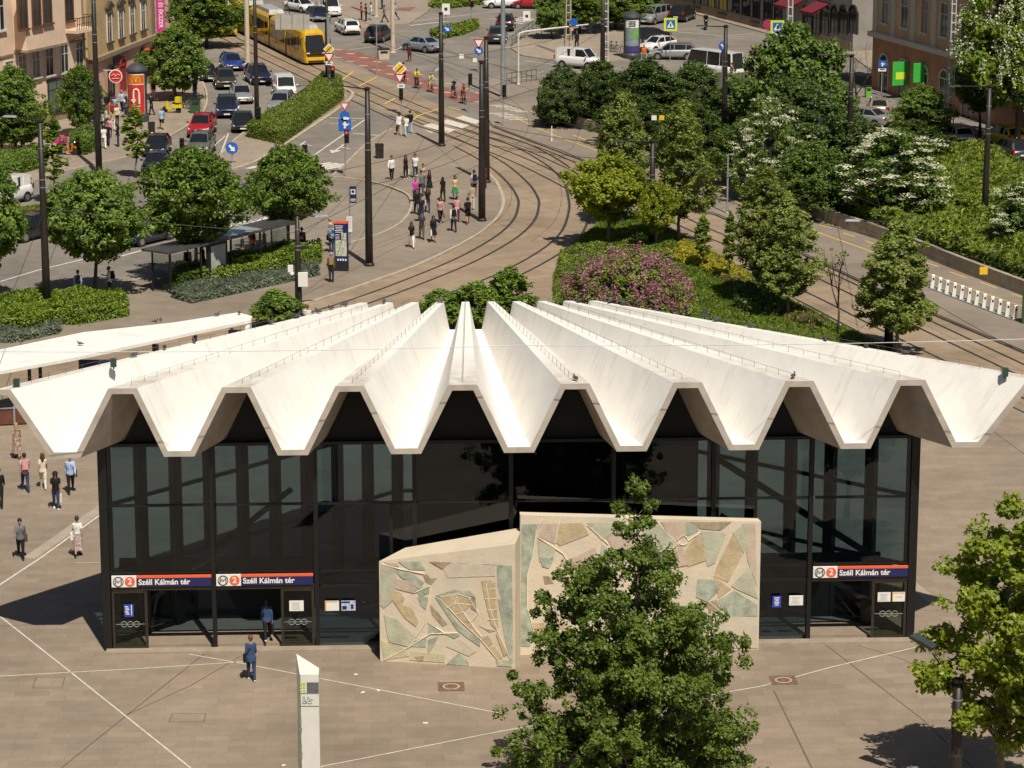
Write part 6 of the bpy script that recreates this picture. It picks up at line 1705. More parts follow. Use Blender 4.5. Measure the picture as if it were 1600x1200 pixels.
for x, y, t, l, hr, lb in ((565, 31, 'red', 'black', 'dark', 'person in red shirt on the far pavement'), (572, 33, 'black', 'black', 'dark', 'person all in black beside the red shirt'), (580, 31, 'white', 'paleblue', 'brown', 'person in white next to the concrete mast'), (601, 35, 'grey', 'darkgrey', 'dark', 'person in grey striding on the far pavement'), (597, 14, 'green', 'navy', 'dark', 'person with green and orange vest at the top'), (618, 31, 'skyblue', 'jeans', 'brown', 'person in jeans right of the concrete mast')):
    pp(x, y, LEFT, 'walk' if x in (601, 618) else 'stand', lb, ('short', t), ('trousers', l), ('short', hr))
pp(901, 76, TOW, 'walk', 'person in black walking in the shade of the corner trees', ('long', 'black'), ('trousers', 'black'), ('short', 'black'))
pp(893, 62, AWAY, 'stand', 'person in pale shirt standing behind the one in black', ('short', 'pink'), ('trousers', 'darkgrey'), ('short', 'dark'))
pp(1143, 128, RGT, 'walk', 'person in tan clothes beside the white minibus', ('long', 'tan'), ('trousers', 'beige'), ('short', 'brown'), 1)
pp(1006, 100, TOW, 'stand', 'person with orange vest before the white small car', ('short', 'orange'), ('trousers', 'grey'), ('short', 'blond'))
pp(1028, 20, TOW, 'stand', 'person in dark clothes by the far parked cars', ('long', 'navy'), ('trousers', 'black'), ('short', 'dark'))
g = 'pedestrians before the left houses'
crowd = [(3, 238, 'red', 'black', 'brown', 1), (20, 236, 'white', 'white', 'blond', 1), (36, 236, 'navy', 'navy', 'dark', 0), (115, 196, 'darkgrey', 'jeans', 'dark', 0), (131, 212, 'white', 'cream', 'brown', 1), (136, 190, 'white', 'paleblue', 'dark', 1), (141, 206, 'pink', 'white', 'auburn', 1), (145, 218, 'navy', 'jeans', 'black', 0), (149, 198, 'white', 'beige', 'dark', 1),
 (158, 206, 'white', 'black', 'brown', 1), (163, 232, 'white', 'white', 'dark', 0), (169, 228, 'black', 'navy', 'brown', 0), (167, 200, 'cream', 'darkgrey', 'auburn', 1), (167, 178, 'black', 'olive', 'dark', 0), (177, 204, 'beige', 'white', 'brown', 1), (185, 229, 'black', 'jeans', 'black', 1), (180, 182, 'paleblue', 'jeans', 'brown', 1), (191, 174, 'skyblue', 'navy', 'grey', 0), (198, 182, 'white', 'black', 'dark', 1), (237, 180, 'navy', 'navy', 'dark', 0), (240, 156, 'black', 'pink', 'dark', 0), (253, 202, 'paleblue', 'black', 'blond', 0), (272, 150, 'white', 'cream', 'brown', 1), (287, 146, 'beige', 'grey', 'auburn', 1), (305, 156, 'navy', 'jeans', 'brown', 1)]
crowd += [(153, 222, 'white', 'jeans', 'dark', 1), (139, 226, 'darkgrey', 'black', 'dark', 0), (172, 216, 'pink', 'jeans', 'blond', 1), (160, 192, 'navy', 'navy', 'grey', 0), (126, 204, 'black', 'jeans', 'dark', 1), (183, 196, 'cream', 'black', 'black', 1), (198, 196, 'navy', 'beige', 'dark', 0), (176, 190, 'red', 'jeans', 'dark', 1)]
cw = {'white': 'white top', 'red': 'red top', 'navy': 'dark blue jacket', 'darkgrey': 'dark grey top', 'pink': 'pink top', 'cream': 'cream top', 'black': 'black top', 'beige': 'beige top', 'paleblue': 'pale blue top', 'skyblue': 'sky blue top'}
spots = ['at the far left edge under the dense tree', 'with white trousers under the dense tree', 'all in dark blue under the dense tree', 'at the pink house wall', 'with blond trousers behind the small dark tree', 'in pale jeans deep in the crowd', 'with auburn hair in the crowd', 'kneeling distance from the black mast', 'with beige trousers left of the black mast', 'with black trousers left of the black mast', 'all in white right of the black mast', 'close beside the white figure at the mast', 'with auburn hair at the shop door', 'in olive trousers at the shop wall', 'with white trousers near the shop door', 'walking in jeans in front of the crowd', 'at the pink shop front', 'with grey hair beside the advertising column', 'with black trousers left of the red column', 'behind the red column', 'in pink trousers beyond the red column', 'in black shorts walking by the green bin', 'with cream trousers under the round tree', 'with auburn hair under the round tree', 'walking in jeans along the queue of cars', 'in jeans directly left of the black mast', 'in black trousers nearest the scooter', 'with blond hair right of the black mast', 'in grey hair close to the pink wall', 'in jeans behind the small dark tree', 'in black trousers before the shop arch', 'in beige trousers left of the red column', 'in jeans in the middle of the crowd by the shop']
for (x, y, t, l, hr, fm), sp in zip(crowd, spots):
    k = (x * 7 + y) % 5
    hd2 = (TOW, DL, DR, AWAY, LEFT)[k]; ps = ('walk', 'stand', 'step', 'walk2', 'stand2')[(x + y) % 5]
    pp(x, y, hd2, ps, 'person in %s %s' % (cw[t], sp), ('short' if k % 2 else 'long', t), ('shorts' if x == 253 else 'trousers', l), ('long' if fm and k != 1 else 'short', hr), fm)
g = 'people waiting in the shelter'
pp(294, 432, AWAY, 'stand', 'person in black standing at the open end of the shelter', ('long', 'black'), ('trousers', 'black'), ('short', 'dark'))
pp(318, 428, LEFT, 'stand2', 'person in dark clothes with white hair behind the tree trunk', ('long', 'black'), ('trousers', 'darkgrey'), ('short', 'grey'))
pp(380, 408, LEFT, 'stand', 'person in dark grey behind the shelter glass', ('long', 'darkgrey'), ('trousers', 'beige'), ('short', 'dark'), 1)
pp(394, 402, TOW, 'stand2', 'person in maroon behind the shelter glass', ('long', 'maroon'), ('trousers', 'black'), ('short', 'brown'))
pp(414, 402, LEFT, 'stand', 'person in black at the far end of the shelter', ('long', 'black'), ('trousers', 'black'), ('short', 'black'))
person((481, 524), UR, 'stand', 'person in white shirt with auburn hair behind the left roof edge', ('short', 'white'), ('trousers', 'jeans'), ('short', 'auburn'), 1)
# riders on bicycles and a moped
HL = heading((640, 130), (560, 96))
def rider(x, y, a, label, top, legs, hair, bl, fem=0, frame=None, bg=None):
    p = GP(x, y); a_ = heading(*a) if isinstance(a, tuple) else a
    bicycle(p, a_, bl, 'bicycles on the cycle crossing', frame)
    o = person(None, a_, 'ride', label, top, legs, hair, fem, 'dark', 1.72, 'cyclists on the crossing', loc=p + Vector((-.20 * math.cos(a_), -.20 * math.sin(a_), .08)))
    if bg: bag(o, 'ride', bg[0], bg[1], bg[2])
cyc = ((690, 137), (757, 150))
rider(631, 128, UL, 'cyclist in hot pink jacket', ('long', 'hotpink'), ('trousers', 'black'), ('short', 'dark'), 'dark bicycle under the hot pink rider', 0, None, ('backpack', 'hotpink', 'hot pink delivery backpack'))
rider(651, 138, DR, 'cyclist in bright yellow shirt', ('long', 'yellow'), ('trousers', 'black'), ('short', 'dark'), 'dark bicycle under the yellow rider')
rider(673, 144, DR, 'cyclist in pale yellow with a white helmet', ('long', 'paleyellow'), ('shorts', 'beige'), ('short', 'grey'), 'bicycle with a red pannier', 0, mat('bike_red', (.4, .02, .03), .4))
rider(709, 154, DR, 'cyclist in dark clothes with a white helmet', ('short', 'navy'), ('shorts', 'black'), ('short', 'grey'), 'dark bicycle under the rider with dark clothes')
rider(724, 162, DR, 'cyclist in red shirt nearest the masts', ('short', 'red'), ('trousers', 'darkgrey'), ('short', 'auburn'), 'silver bicycle under the red rider', 1, m_chrome)
p = GP(1103, 46); scooter(p, heading((1103, 20), (1100, 60)), m_trim, 'black motor scooter riding past the grey house', 'scooter')
person(None, heading((1103, 20), (1100, 60)), 'ride', 'person in black with a helmet riding the motor scooter', ('long', 'black'), ('trousers', 'black'), ('short', 'black'), 0, loc=p + Vector((0, .3, -.02)))
# ------------------------------------------------------------------ pigeons on the roof
m_pig = mat('pigeon_grey', (.07, .075, .085), .6, var=.4, scale=20); m_beak = mat('beak', (.1, .08, .06), .5)
def pigeon_proto():
    o = bpy.data.objects.new('pigeon', None); COL.objects.link(o)
    mb = MB(); mb.ball((0, 0, .14), (.13, .07, .075), 12, 8); mb.tube([(.07, 0, .16), (.11, 0, .22), (.12, 0, .25)], [.05, .035, .032], 8); mb.ball((.125, 0, .26), .036, 10, 6); mb.tube([(-.08, 0, .14), (-.18, 0, .11), (-.24, 0, .10)], [.05, .035, .03], 8)
    link('body', remeshed(mb, 'body', m_pig, .012, 1), o)
    b = MB(); b.tube([(.155, 0, .26), (.19, 0, .25)], [.012, .003], 6); b.build('beak', m_beak, o)
    for s in (1, -1):
        w = MB(); w.ball((-.03, s * .065, .15), (.12, .016, .05), 10, 6); w.build('wing', m_pig, o)
        l = MB(); l.tube([(.01, s * .03, .08), (.015, s * .03, .01), (.05, s * .03, .008)], .007, 5); l.build('leg', m_beak, o)
    return o
PIG = None
def pigeon(w, rz, label):
    global PIG
    if PIG is None: PIG = o = pigeon_proto()
    else: o = copy_tree(PIG)
    o.location = w; o.rotation_euler = (0, 0, rz); o.scale = (.9,) * 3
    tag(o, label, 'pigeon', 'pigeons on the station roof')
def ridge_pt(k, s):
    i = 4 * k; f = lambda j, c: TF[j][c] + (TR[j][c] - TF[j][c]) * s
    return loc2w((f(i, 0) + f(i + 1, 0)) / 2 + .1, YF + (YR - YF) * s, f(i, 1))
pigeon(ridge_pt(5, .03), 2.0, 'lone pigeon on the front tip right of the roof centre')
pigeon(ridge_pt(7, .03), 1.2, 'lone pigeon on the front tip above the right entrance')
pigeon(ridge_pt(3, .985), .3, 'pigeon on the rear tip left of the roof centre')
for k, s, r in ((0, .80, 1), (0, .86, 2.5), (0, .90, 4), (0, .945, 0), (1, .985, 1.5), (0, .72, 3), (0, .5, 2), (0, .42, 5), (0, .34, .5)):
    pigeon(ridge_pt(k, s) + S_DX * (-.15), r, 'pigeon sitting on the left edge ridge of the white roof')
for k, s, r in ((9, .96, 1), (9, .93, 2.2), (8, .97, 4), (9, .70, .2), (9, .62, 3), (9, .45, 1.6), (9, .36, 5), (9, .28, 2.8)):
    pigeon(ridge_pt(k, s), r, 'pigeon sitting on the right edge ridge of the white roof')
# ------------------------------------------------------------------ masts, lamps, signals, signs
m_mast = mat('mast_black', (.022, .017, .013), .5, var=.25, scale=2)
m_galv = mat('galvanised', (.36, .37, .38), .5, metal=.4, var=.15)
m_concpost = mat('concrete_post', (.55, .47, .35), .85, var=.12)
m_whitep = mat('white_lattice', (.62, .60, .56), .6, var=.1)
m_sblue = mat('sign_blue', (.02, .12, .48), .45, var=.04); m_sred = mat('sign_red', (.55, .03, .03), .45, var=.04); m_syel = mat('sign_yellow', (.80, .48, .02), .45, var=.04); m_slime = mat('sign_lime', (.62, .75, .05), .45, var=.04)
m_spurp = mat('sign_violet', (.14, .04, .30), .45); m_redlamp = mat('signal_red', (.6, .03, .02), .4, emit=((1, .05, .03), 1.2)); m_darklens = mat('signal_lens_dark', (.03, .025, .02), .3)
m_green = mat('bin_green', (.16, .40, .06), .5); m_dgreen = mat('dark_green', (.03, .09, .035), .5)
MZ = {}
m_adgrey = mat('column_grey', (.045, .05, .055), .5)
def mast(base, ytop, label, r=.24, arm=None, name='lamp_mast', group='black tram and lamp masts', lamp=True, bands=True, z=None):
    p = (GP(*base) if z is None else G(*base, z)) if not isinstance(base, Vector) else base
    H = top_z(p, ytop) - p.z if ytop > -900 else 16
    o = thing(name, p, 0, label, 'lamp post' if arm else 'mast', group)
    mb = MB(); mb.smooth = True
    mb.tube([(0, 0, -.1), (0, 0, H * .28), (0, 0, H * .6), (0, 0, H)], [r, r * .92, r * .78, r * .58], 12)
    mb.smooth = False; mb.lathe([(r * 1.3, 0), (r * 1.3, .12), (r, .2)], n=12)
    mb.build('pole', m_mast, o)
    if bands:
        b = MB()
        for f in (.42, .66, .7, .86): b.lathe([(r * .95 * (1 - f * .3), 0), (r * .98 * (1 - f * .3), .05)], (0, 0, H * f), 12)
        b.build('band', m_galv, o)
    c = MB(); c.lathe([(r * .62, 0), (r * .8, .02), (r * .8, .12), (r * .3, .16)], (0, 0, H), 12); c.build('cap', m_mast, o)
    if arm:
        dx, dy, up = arm; b = MB(); e = Vector((dx, dy, H + up)); b.tube([(0, 0, H + .02), e], [.05, .035], 6); b.build('arm', m_mast, o)
        if lamp:
            d = Vector((dx, dy, 0)).normalized(); l = MB(); l.box(e + d * .35 + Vector((0, 0, .02)), (.85, .30, .09), rz=math.atan2(dy, dx), taper=.8); l.build('lamp_head', m_galv if lamp == 2 else m_mast, o)
    MZ[label] = p + Vector((0, 0, H))
    return o
mast((74, 490), 190, 'black lamp mast in the bright hedge at the left', .24, (-1.4, .2, .25), lamp=2)
mast((155, 270), -40, 'very tall black mast at the sidewalk among the crowd', .25)
mast((577, 415), 140, 'black lamp mast with its lamp to the left on the platform', .25, (-1.6, .2, .2))
mast((690, 228), 22, 'black mast at the tram crossing with a white lantern', .24)
mast((753, 345), 98, 'front black mast of the pair on the inner curve', .25)
mast((760, 285), 60, 'rear black mast of the pair on the inner curve', .25)
o = mast((467, 496), 336, 'black lamp mast carrying a white box by the small dark tree', .22, (1.0, .4, -.15), lamp=2)
b = MB(); b.box((.30, -.26, 2.3), (.55, .28, .8)); b.build('white_box', m_signw, o)
b = MB(); b.box((-.42, -.1, 2.9), (.3, .2, .4)); b.ball((-.35, -.1, 2.6), .14); b.build('camera_box', m_signw, o)
o = mast((512, 140), -30, 'black mast at the head of the hedge island with road signs', .2)
mast((402, 206), -30, 'tall black mast in front of the black car behind the hedge', .2)
mast((941, 168), -30, 'tall black mast rising out of the left yews', .24)
mast((1131, 222), 42, 'black lamp mast in the yews beside the white minibus', .24, (-1.5, .1, .05))
mast((1018, 392), 222, 'black lamp mast in the planting bed', .24, (-1.8, .1, .05))
mast((1388, 548), 348, 'black lamp mast in front of the lone olive tree on the tracks', .26, (-1.8, .1, .1), lamp=2)
mast((1326, 270), 88, 'black lamp mast in front of the bare tree', .24, (-1.7, .1, .1), z=.8)
mast((1538, 350), 136, 'black lamp mast standing in the juniper carpet', .24, (-1.9, .1, .05), z=.8)
LP = G(1490, 1262, .012)
o = mast(LP, 1066, 'foreground black lamp mast at the lower right with a square lamp head', .25, None, bands=True)
H = top_z(LP, 1066)
b = MB(); b.tube([(0, 0, H - .5), (-.35, .35, H + .2), (-.75, .75, H + .75)], .055, 8); b.build('arm', m_mast, o)
b = MB(); b.box((-1.0, 1.0, H + 1.02), (.85, .36, .12), rz=2.36, ry=-.25); b.box((-1.22, 1.22, H + 1.1), (.38, .42, .10), rz=2.36, ry=-.25); b.build('lamp_head', m_adgrey, o)
def lattice(base, w, label, m, H=17, name='lattice_mast'):
    p = GP(*base); o = thing(name, p, .3, label, 'mast')
    f = MB()
    for x in (-1, 1):
        for y in (-1, 1): f.bar((x * w, y * w, 0), (x * w * .55, y * w * .55, H), .07)
    n = int(H / .7)
    for k in range(n):
        t = k / n; ww = w * (1 - .45 * t); z = H * t
        for y in (-1, 1): f.bar((-ww, y * ww, z), (ww, y * ww, z), .06)
        for x in (-1, 1): f.bar((x * ww, -ww, z), (x * ww, ww, z), .06)
    f.build('lattice', m, o); c = MB(); c.box((0, 0, .2), (w * 2.6, w * 2.6, .4)); c.build('footing', m_concpost, o)
lattice((1482, 222), .24, 'white lattice mast in front of the orange house', m_whitep)
lattice((1230, 190), .24, 'white lattice mast rising from the rounded shrub tree', m_whitep)
lattice((887, 88), .26, 'brown lattice post beside the blue disc over the road', m_concpost, 14)
lattice((946, 100), .2, 'slim white lattice mast left of the silver estate car', m_whitep)
def plain_pole(base, ytop, r, m, label, name='pole', cat='pole', group=None, z=None):
    p = GP(*base) if z is None else G(*base, z); H = (top_z(p, ytop) - p.z) if ytop > -50 else 15
    o = thing(name, p, 0, label, cat, group); b = MB(); b.tube([(0, 0, 0), (0, 0, H)], [r, r * .8], 10); b.build('shaft', m, o)
    c = MB(); c.lathe([(r * 1.5, 0), (r * 1.5, .06), (r, .1)], n=10); c.build('base', m, o); return o, p, H
plain_pole((387, 100), -60, .24, m_concpost, 'pale concrete mast beside the tram at the top left', 'concrete_mast', 'mast')
plain_pole((614, 82), -60, .22, m_concpost, 'pale concrete mast on the far pavement', 'concrete_mast', 'mast')
plain_pole((588, 26), -60, .18, m_concpost, 'thin concrete mast left of the bigger one on the far pavement', 'concrete_mast', 'mast')
plain_pole((786, 152), -60, .22, m_galv, 'tall grey steel mast beside the far crossing', 'steel_mast', 'mast')
plain_pole((1136, 333), 241, .07, m_galv, 'thin grey steel post on the path', 'steel_post', 'post')
plain_pole((862, 220), 197, .05, m_signw, 'short white marker post on a black foot by the tracks', 'marker_post', 'post')
o, p, H = plain_pole((810, 132), 52, .1, m_whitep, 'white gantry post with a long arm over the road', 'signal_gantry', 'gantry')
b = MB(); b.tube([(0, 0, H - .4), (.15, 0, H), (.6, 0, H + .15), (6.3, .4, H + .75)], [.1, .1, .09, .06], 8); b.build('arm', m_whitep, o)
b = MB(); b.disc((4.9, -.1, H + 1.0), (1, 0, 0), (0, 0, 1), .36, -.04); b.build('arrow_sign', m_sblue, o)
b = MB(); b.box((6.4, .4, H + .45), (.3, .25, .95)); b.build('signal', m_trim, o)

def arrow2d(s, rot=0):
    pts = [(-.14, .45), (.14, .45), (.14, -.05), (.36, -.05), (0, -.5), (-.36, -.05), (-.14, -.05)]
    c, n = math.cos(rot), math.sin(rot)
    return [((x * c - y * n) * s, (x * n + y * c) * s) for x, y in pts]
def sign_on(o, kind, z, x=0, y=-.09, s=1.0, ax=(1, 0, 0)):
    ax = Vector(ax).normalized(); ay = Vector((0, 0, 1)); nn = ax.cross(ay)
    c = Vector((x, y, z))
    def poly(pts, m, d, nm, par, th=.02):
        b = MB(); b.slab(pts, c + nn * d, ax, ay, th); return b.build(nm, m, par)
    circ = lambda r: [(r * math.cos(2 * math.pi * k / 20), r * math.sin(2 * math.pi * k / 20)) for k in range(20)]
    if kind == 'yield':
        q = poly([(-.46 * s, .36 * s), (.46 * s, .36 * s), (0, -.46 * s)], m_sred, 0, 'yield_sign', o); poly([(-.30 * s, .27 * s), (.30 * s, .27 * s), (0, -.27 * s)], m_signw, .022, 'face', q, .006)
    elif kind == 'disc':
        q = poly(circ(.38 * s), m_sblue, 0, 'arrow_sign', o); poly(arrow2d(.55 * s, .9), m_signw, .022, 'face', q, .006)
    elif kind == 'discright':
        q = poly(circ(.42 * s), m_sblue, 0, 'arrow_sign', o); poly(arrow2d(.6 * s, .75), m_signw, .022, 'face', q, .006)
    elif kind == 'disclane':
        q = poly(circ(.40 * s), m_sblue, 0, 'arrow_sign', o); poly([(-.1 * s, -.28 * s), (.32 * s, -.28 * s), (.32 * s, -.1 * s), (-.1 * s, -.05 * s)], m_signw, .022, 'face', q, .006)
    elif kind == 'square':
        q = poly([(-.42 * s, -.42 * s), (.42 * s, -.42 * s), (.42 * s, .42 * s), (-.42 * s, .42 * s)], m_sblue, 0, 'lane_sign', o)
        poly(arrow2d(.5 * s, 3.14), m_signw, .022, 'face', q, .006); poly([(.05 * s, -.1 * s), (.3 * s, .05 * s), (.3 * s, .13 * s), (.05 * s, 0)], m_signw, .03, 'face', q, .006)
    elif kind == 'diamond':
        q = poly([(-.5 * s, 0), (0, -.5 * s), (.5 * s, 0), (0, .5 * s)], m_signw, 0, 'priority_sign', o); f = poly([(-.38 * s, 0), (0, -.38 * s), (.38 * s, 0), (0, .38 * s)], m_syel, .022, 'face', q, .006)
        poly([(-.26 * s, -.2 * s), (-.2 * s, -.26 * s), (.26 * s, .2 * s), (.2 * s, .26 * s)], m_ink, .03, 'end_bar', q, .006)
    elif kind == 'plate':
        q = poly([(-.34 * s, -.18 * s), (.34 * s, -.18 * s), (.34 * s, .18 * s), (-.34 * s, .18 * s)], m_signw, 0, 'plate', o); poly([(-.2 * s, -.04 * s), (.2 * s, -.04 * s), (.2 * s, .05 * s), (-.2 * s, .05 * s)], m_ink, .022, 'face', q, .005)
    elif kind == 'board':
        q = poly([(-.36 * s, -.5 * s), (.36 * s, -.5 * s), (.36 * s, .5 * s), (-.36 * s, .5 * s)], m_signw, 0, 'board', o); poly([(-.14 * s, -.14 * s), (.14 * s, -.14 * s), (.14 * s, .14 * s), (-.14 * s, .14 * s)], m_ink, .022, 'face', q, .005)
    elif kind == 'crossing':
        q = poly([(-.62 * s, -.62 * s), (.62 * s, -.62 * s), (.62 * s, .62 * s), (-.62 * s, .62 * s)], m_slime, 0, 'crossing_sign', o); f = poly([(-.42 * s, -.42 * s), (.42 * s, -.42 * s), (.42 * s, .42 * s), (-.42 * s, .42 * s)], m_sblue, .022, 'field', q, .006)
        poly([(-.34 * s, -.3 * s), (.34 * s, -.3 * s), (0, .34 * s)], m_signw, .03, 'face', q, .006); poly([(-.07 * s, -.2 * s), (.07 * s, -.2 * s), (.05 * s, .12 * s), (-.05 * s, .12 * s)], m_ink, .038, 'figure', q, .005)
    elif kind == 'noparking':
        q = poly(circ(.42 * s), m_sred, 0, 'stopping_sign', o); poly(circ(.33 * s), m_spurp, .022, 'field', q, .006)
        poly([(-.28 * s, .2 * s), (-.2 * s, .28 * s), (.28 * s, -.2 * s), (.2 * s, -.28 * s)], m_sred, .03, 'bar', q, .005); poly([(-.28 * s, -.2 * s), (-.2 * s, -.28 * s), (.28 * s, .2 * s), (.2 * s, .28 * s)], m_sred, .036, 'bar', q, .005)
    elif kind in ('signal', 'signal_red'):
        b = MB(); b.box(c, (.34, .26, .98)); q = b.build('signal', m_trim, o)
        for k, zz_ in enumerate((.3, 0, -.3)):
            l = MB(); l.disc(c + Vector((0, -.135, zz_)), (1, 0, 0), (0, 0, 1), .11, .012, 14); l.build('lens', m_redlamp if (kind == 'signal_red' and k == 0) else m_darklens, q)
            v = MB(); v.box(c + Vector((0, -.2, zz_ + .13)), (.26, .16, .02)); v.build('visor', m_trim, q)
def post(base, items, label, name='sign_post', cat='road sign', top=None, r=.045, m=None, group=None, z=None):
    p = GP(*base) if z is None else G(*base, z)
    zs = [top_z(p, y) - p.z for k, y in [(i[0], i[1]) for i in items]]
    H = (top_z(p, top) - p.z) if top is not None else max(zs) + .3
    o = thing(name, p, 0, label, cat, group)
    b = MB(); b.tube([(0, 0, -.05), (0, 0, H)], r, 8); b.build('shaft', m or m_galv, o)
    for it, zz_ in zip(items, zs):
        sign_on(o, it[0], zz_, *(it[2:] if len(it) > 2 else ()))
    return o
post((540, 275), [('yield', 166, 0, -.09, .8), ('disclane', 181, 0, -.09, .95), ('square', 195, 0, -.09, 1.1), ('signal_red', 213, .12, -.05, 1)], 'sign post with a yield triangle, blue disc and blue lane board on the platform', cat='traffic light')
o = post((517, 143), [('diamond', 76, -.1, -.3, 1.0), ('yield', 89, -.1, -.3, 1.1), ('plate', 98, -.1, -.3, .9), ('signal_red', 112, .2, -.2, 1)], 'yellow diamond sign and red signal at the head of the hedge island', cat='traffic light')
post((627, 178), [('diamond', 107, -.1, -.1, 1.2), ('yield', 122, -.1, -.1, 1.0), ('plate', 134, 0, -.1, .9), ('signal', 147, 0, -.05, 1.1)], 'yellow diamond sign with yield triangle over a traffic light among the tracks', cat='traffic light')
post((697, 60), [('board', 14, 0, -.1, 1.1), ('disc', 45, .1, -.1, 1.0)], 'white board and blue arrow disc on the planted island')
post((748, 112), [('yield', 68, 0, -.09, 1.15), ('disc', 79, 0, -.09, 1.05)], 'yield triangle over a blue disc right of the crossing masts')
post((363, 255), [('discright', 231, 0, -.09, 1.1)], 'blue round sign with a white diagonal arrow on the island tip')
post((1047, 96), [('crossing', 38, 0, -.1, 1.0)], 'lime bordered pedestrian crossing sign beside the silver estate car')
post((1213, 110), [('crossing', 42, 0, -.1, 1.0), ('disc', 54, 0, -.1, .8)], 'lime bordered pedestrian crossing sign before the grey house')
post((1199, 90), [('noparking', 38, 0, -.1, 1.1)], 'violet stopping sign before the grey house', group='violet stopping signs')
post((1181, 122), [('noparking', 82, 0, -.1, 1.1)], 'violet stopping sign above the white minibus', group='violet stopping signs')
post((823, 60), [('board', 25, 0, -.1, 1.0)], 'white board sign at the far corner railing')
post((1128, 200), [('disc', 72, 0, -.1, 1.0)], 'blue disc sign beside the black lamp mast in the yews')
for b_, y_, lb, k in (((733, 176), 124, 'traffic light between the cyclists and the pair of masts', 'signal'), ((786, 196), 142, 'traffic light at the far end of the path', 'signal'), ((736, 38), 4, 'traffic light with red light on the far road', 'signal_red'), ((403, 210), 177, 'traffic light at the lower end of the hedge', 'signal'), ((862, 185), 150, 'traffic light with red light beside the left yew', 'signal_red'), ((1127, 175), 88, 'traffic light hidden beside the minibus', 'signal'), ((283, 250), 226, 'small traffic light between the black hatchback and grey car', 'signal'), ((846, 55), 18, 'traffic light near the far corner trees', 'signal'), ((475, 258), 236, 'low signal post at the hedge kerb', 'signal')):
    post(b_, [(k, y_, .1, -.05, 1)], lb, 'traffic_light', 'traffic light', group='traffic lights')
post((589, 116), [], 'bare grey signal post with two shafts at the cycle lane', top=40, r=.06, name='signal_post', cat='post')
# overhead sign board seen from the back
o = thing('sign_gantry', GP(514, 141), 0, 'grey back of a large road sign board over the tram', 'road sign')
zt = top_z(o.location, 25); zb = top_z(o.location, 48)
b = MB(); b.tube([(0, 0, 0), (0, 0, zt)], .14, 8); b.bar((0, 0, zt - .3), (-4.9, 0, zt - .3), .14); b.build('frame', m_galv, o)
b = MB(); b.box((-3.1, -.1, (zt + zb) / 2), (3.0, .08, zt - zb)); q = b.build('sign_back', mat('sign_back', (.42, .39, .34), .6), o)
b = MB()
for k in range(3): b.box((-4.1 + 1.0 * k, -.18, (zt + zb) / 2), (.08, .06, zt - zb + .2))
b.build('brace', m_galv, q)
# bus stop flag and information pillar on the platform
p = GP(547, 384); o = thing('bus_stop_sign', p, 0, 'dark blue stop flag on a pole with a white timetable', 'stop sign')
zf0 = top_z(p, 317) - p.z; zf1 = top_z(p, 291) - p.z
b = MB(); b.tube([(0, 0, 0), (0, 0, zf1)], .04, 8); b.build('shaft', m_galv, o)
b = MB(); b.box((.24, -.02, (zf0 + zf1) / 2), (.42, .06, zf1 - zf0)); q = b.build('flag', m_navy, o)
b = MB(); b.box((.24, -.06, zf1 - .35), (.3, .02, .32)); b.box((.24, -.06, zf0 + .25), (.32, .02, .05)); b.box((.24, -.06, zf0 + .14), (.32, .02, .04)); b.build('pictogram', m_signw, q)
b = MB(); b.box((.24, -.073, zf1 - .34), (.18, .01, .16)); b.build('tram_symbol', m_navy, q)
za = top_z(p, 362) - p.z; zb = top_z(p, 338) - p.z
b = MB(); b.box((-.02, -.07, (za + zb) / 2), (.36, .05, zb - za)); q = b.build('timetable', m_paper, o)
b = MB()
for k in range(8): b.box((-.02, -.10, zb - .1 - k * .1), (.26, .006, .03))
b.build('print', mat('grey_print', (.45, .45, .45), .6), q)
p = GP(534, 423); o = thing('information_pillar', p, -.12, 'dark blue information pillar with an orange top and a city map', 'information pillar')
b = MB(); b.box((0, 0, 1.5), (.86, .24, 3.0)); b.build('slab', m_navy, o)
b = MB(); b.box((0, 0, 3.06), (.88, .26, .14)); b.build('top_stripe', m_orange, o)
b = MB(); b.box((0, -.13, .28), (.86, .01, .55)); b.build('plinth', m_trim, o)
b = MB(); b.box((.0, -.135, 1.45), (.70, .02, 1.0)); b.box((.18, -.135, 2.2), (.32, .02, .42)); q = b.build('map', mat('map_paper', (.48, .50, .38), .6, var=.35, scale=7), o)
b = MB()
for k in range(5): b.box((-.12, -.132, 2.85 - k * .1), (.5 - .05 * (k % 3), .012, .035))
for k in range(4): b.box((-.22, -.132, 2.3 - k * .09), (.26, .012, .025))
for k in range(4): b.box((-.2 + .16 * k, -.132, .72), (.1, .012, .12))
b.build('lettering', m_signw, o)
# white steel totem in the foreground
p = G(486, 1330, .012); H = top_z(p, 1050); Ht = top_z(p, 1022)
o = thing('totem', p, 0, 'tall white three-sided totem with a slanted tip in the foreground', 'totem')
b = MB(); w = .355
b.add([(-w, 0, 0), (-w + .12, -.28, 0), (w, -.28, 0), (w, 0, 0), (-w, 0, Ht), (-w + .12, -.28, H), (w, -.28, H), (w, 0, H + .12)],
      [(3, 2, 1, 0), (0, 1, 5, 4), (1, 2, 6, 5), (2, 3, 7, 6), (3, 0, 4, 7), (4, 5, 6, 7)])
b.build('body', mat('totem_white', (.70, .68, .62), .45, var=.05, scale=1.5), o)
z1 = top_z(p, 1062); z2_ = top_z(p, 1078)
b = MB(); b.box(((-w + .33 + w) / 2, -.286, (z1 + z2_) / 2), (2 * w - .34, .012, z1 - z2_)); q = b.build('display', mat('display_grey', (.13, .13, .13), .5, var=.3, scale=30), o)
b = MB()
for k in range(2):
    for j in range(3): b.box((-w + .17 + .1 * k - .02, -.286, z2_ + .07 + .11 * j), (.07, .013, .07))
b.build('symbols', mat('symbol_lime', (.45, .55, .08), .5), o)
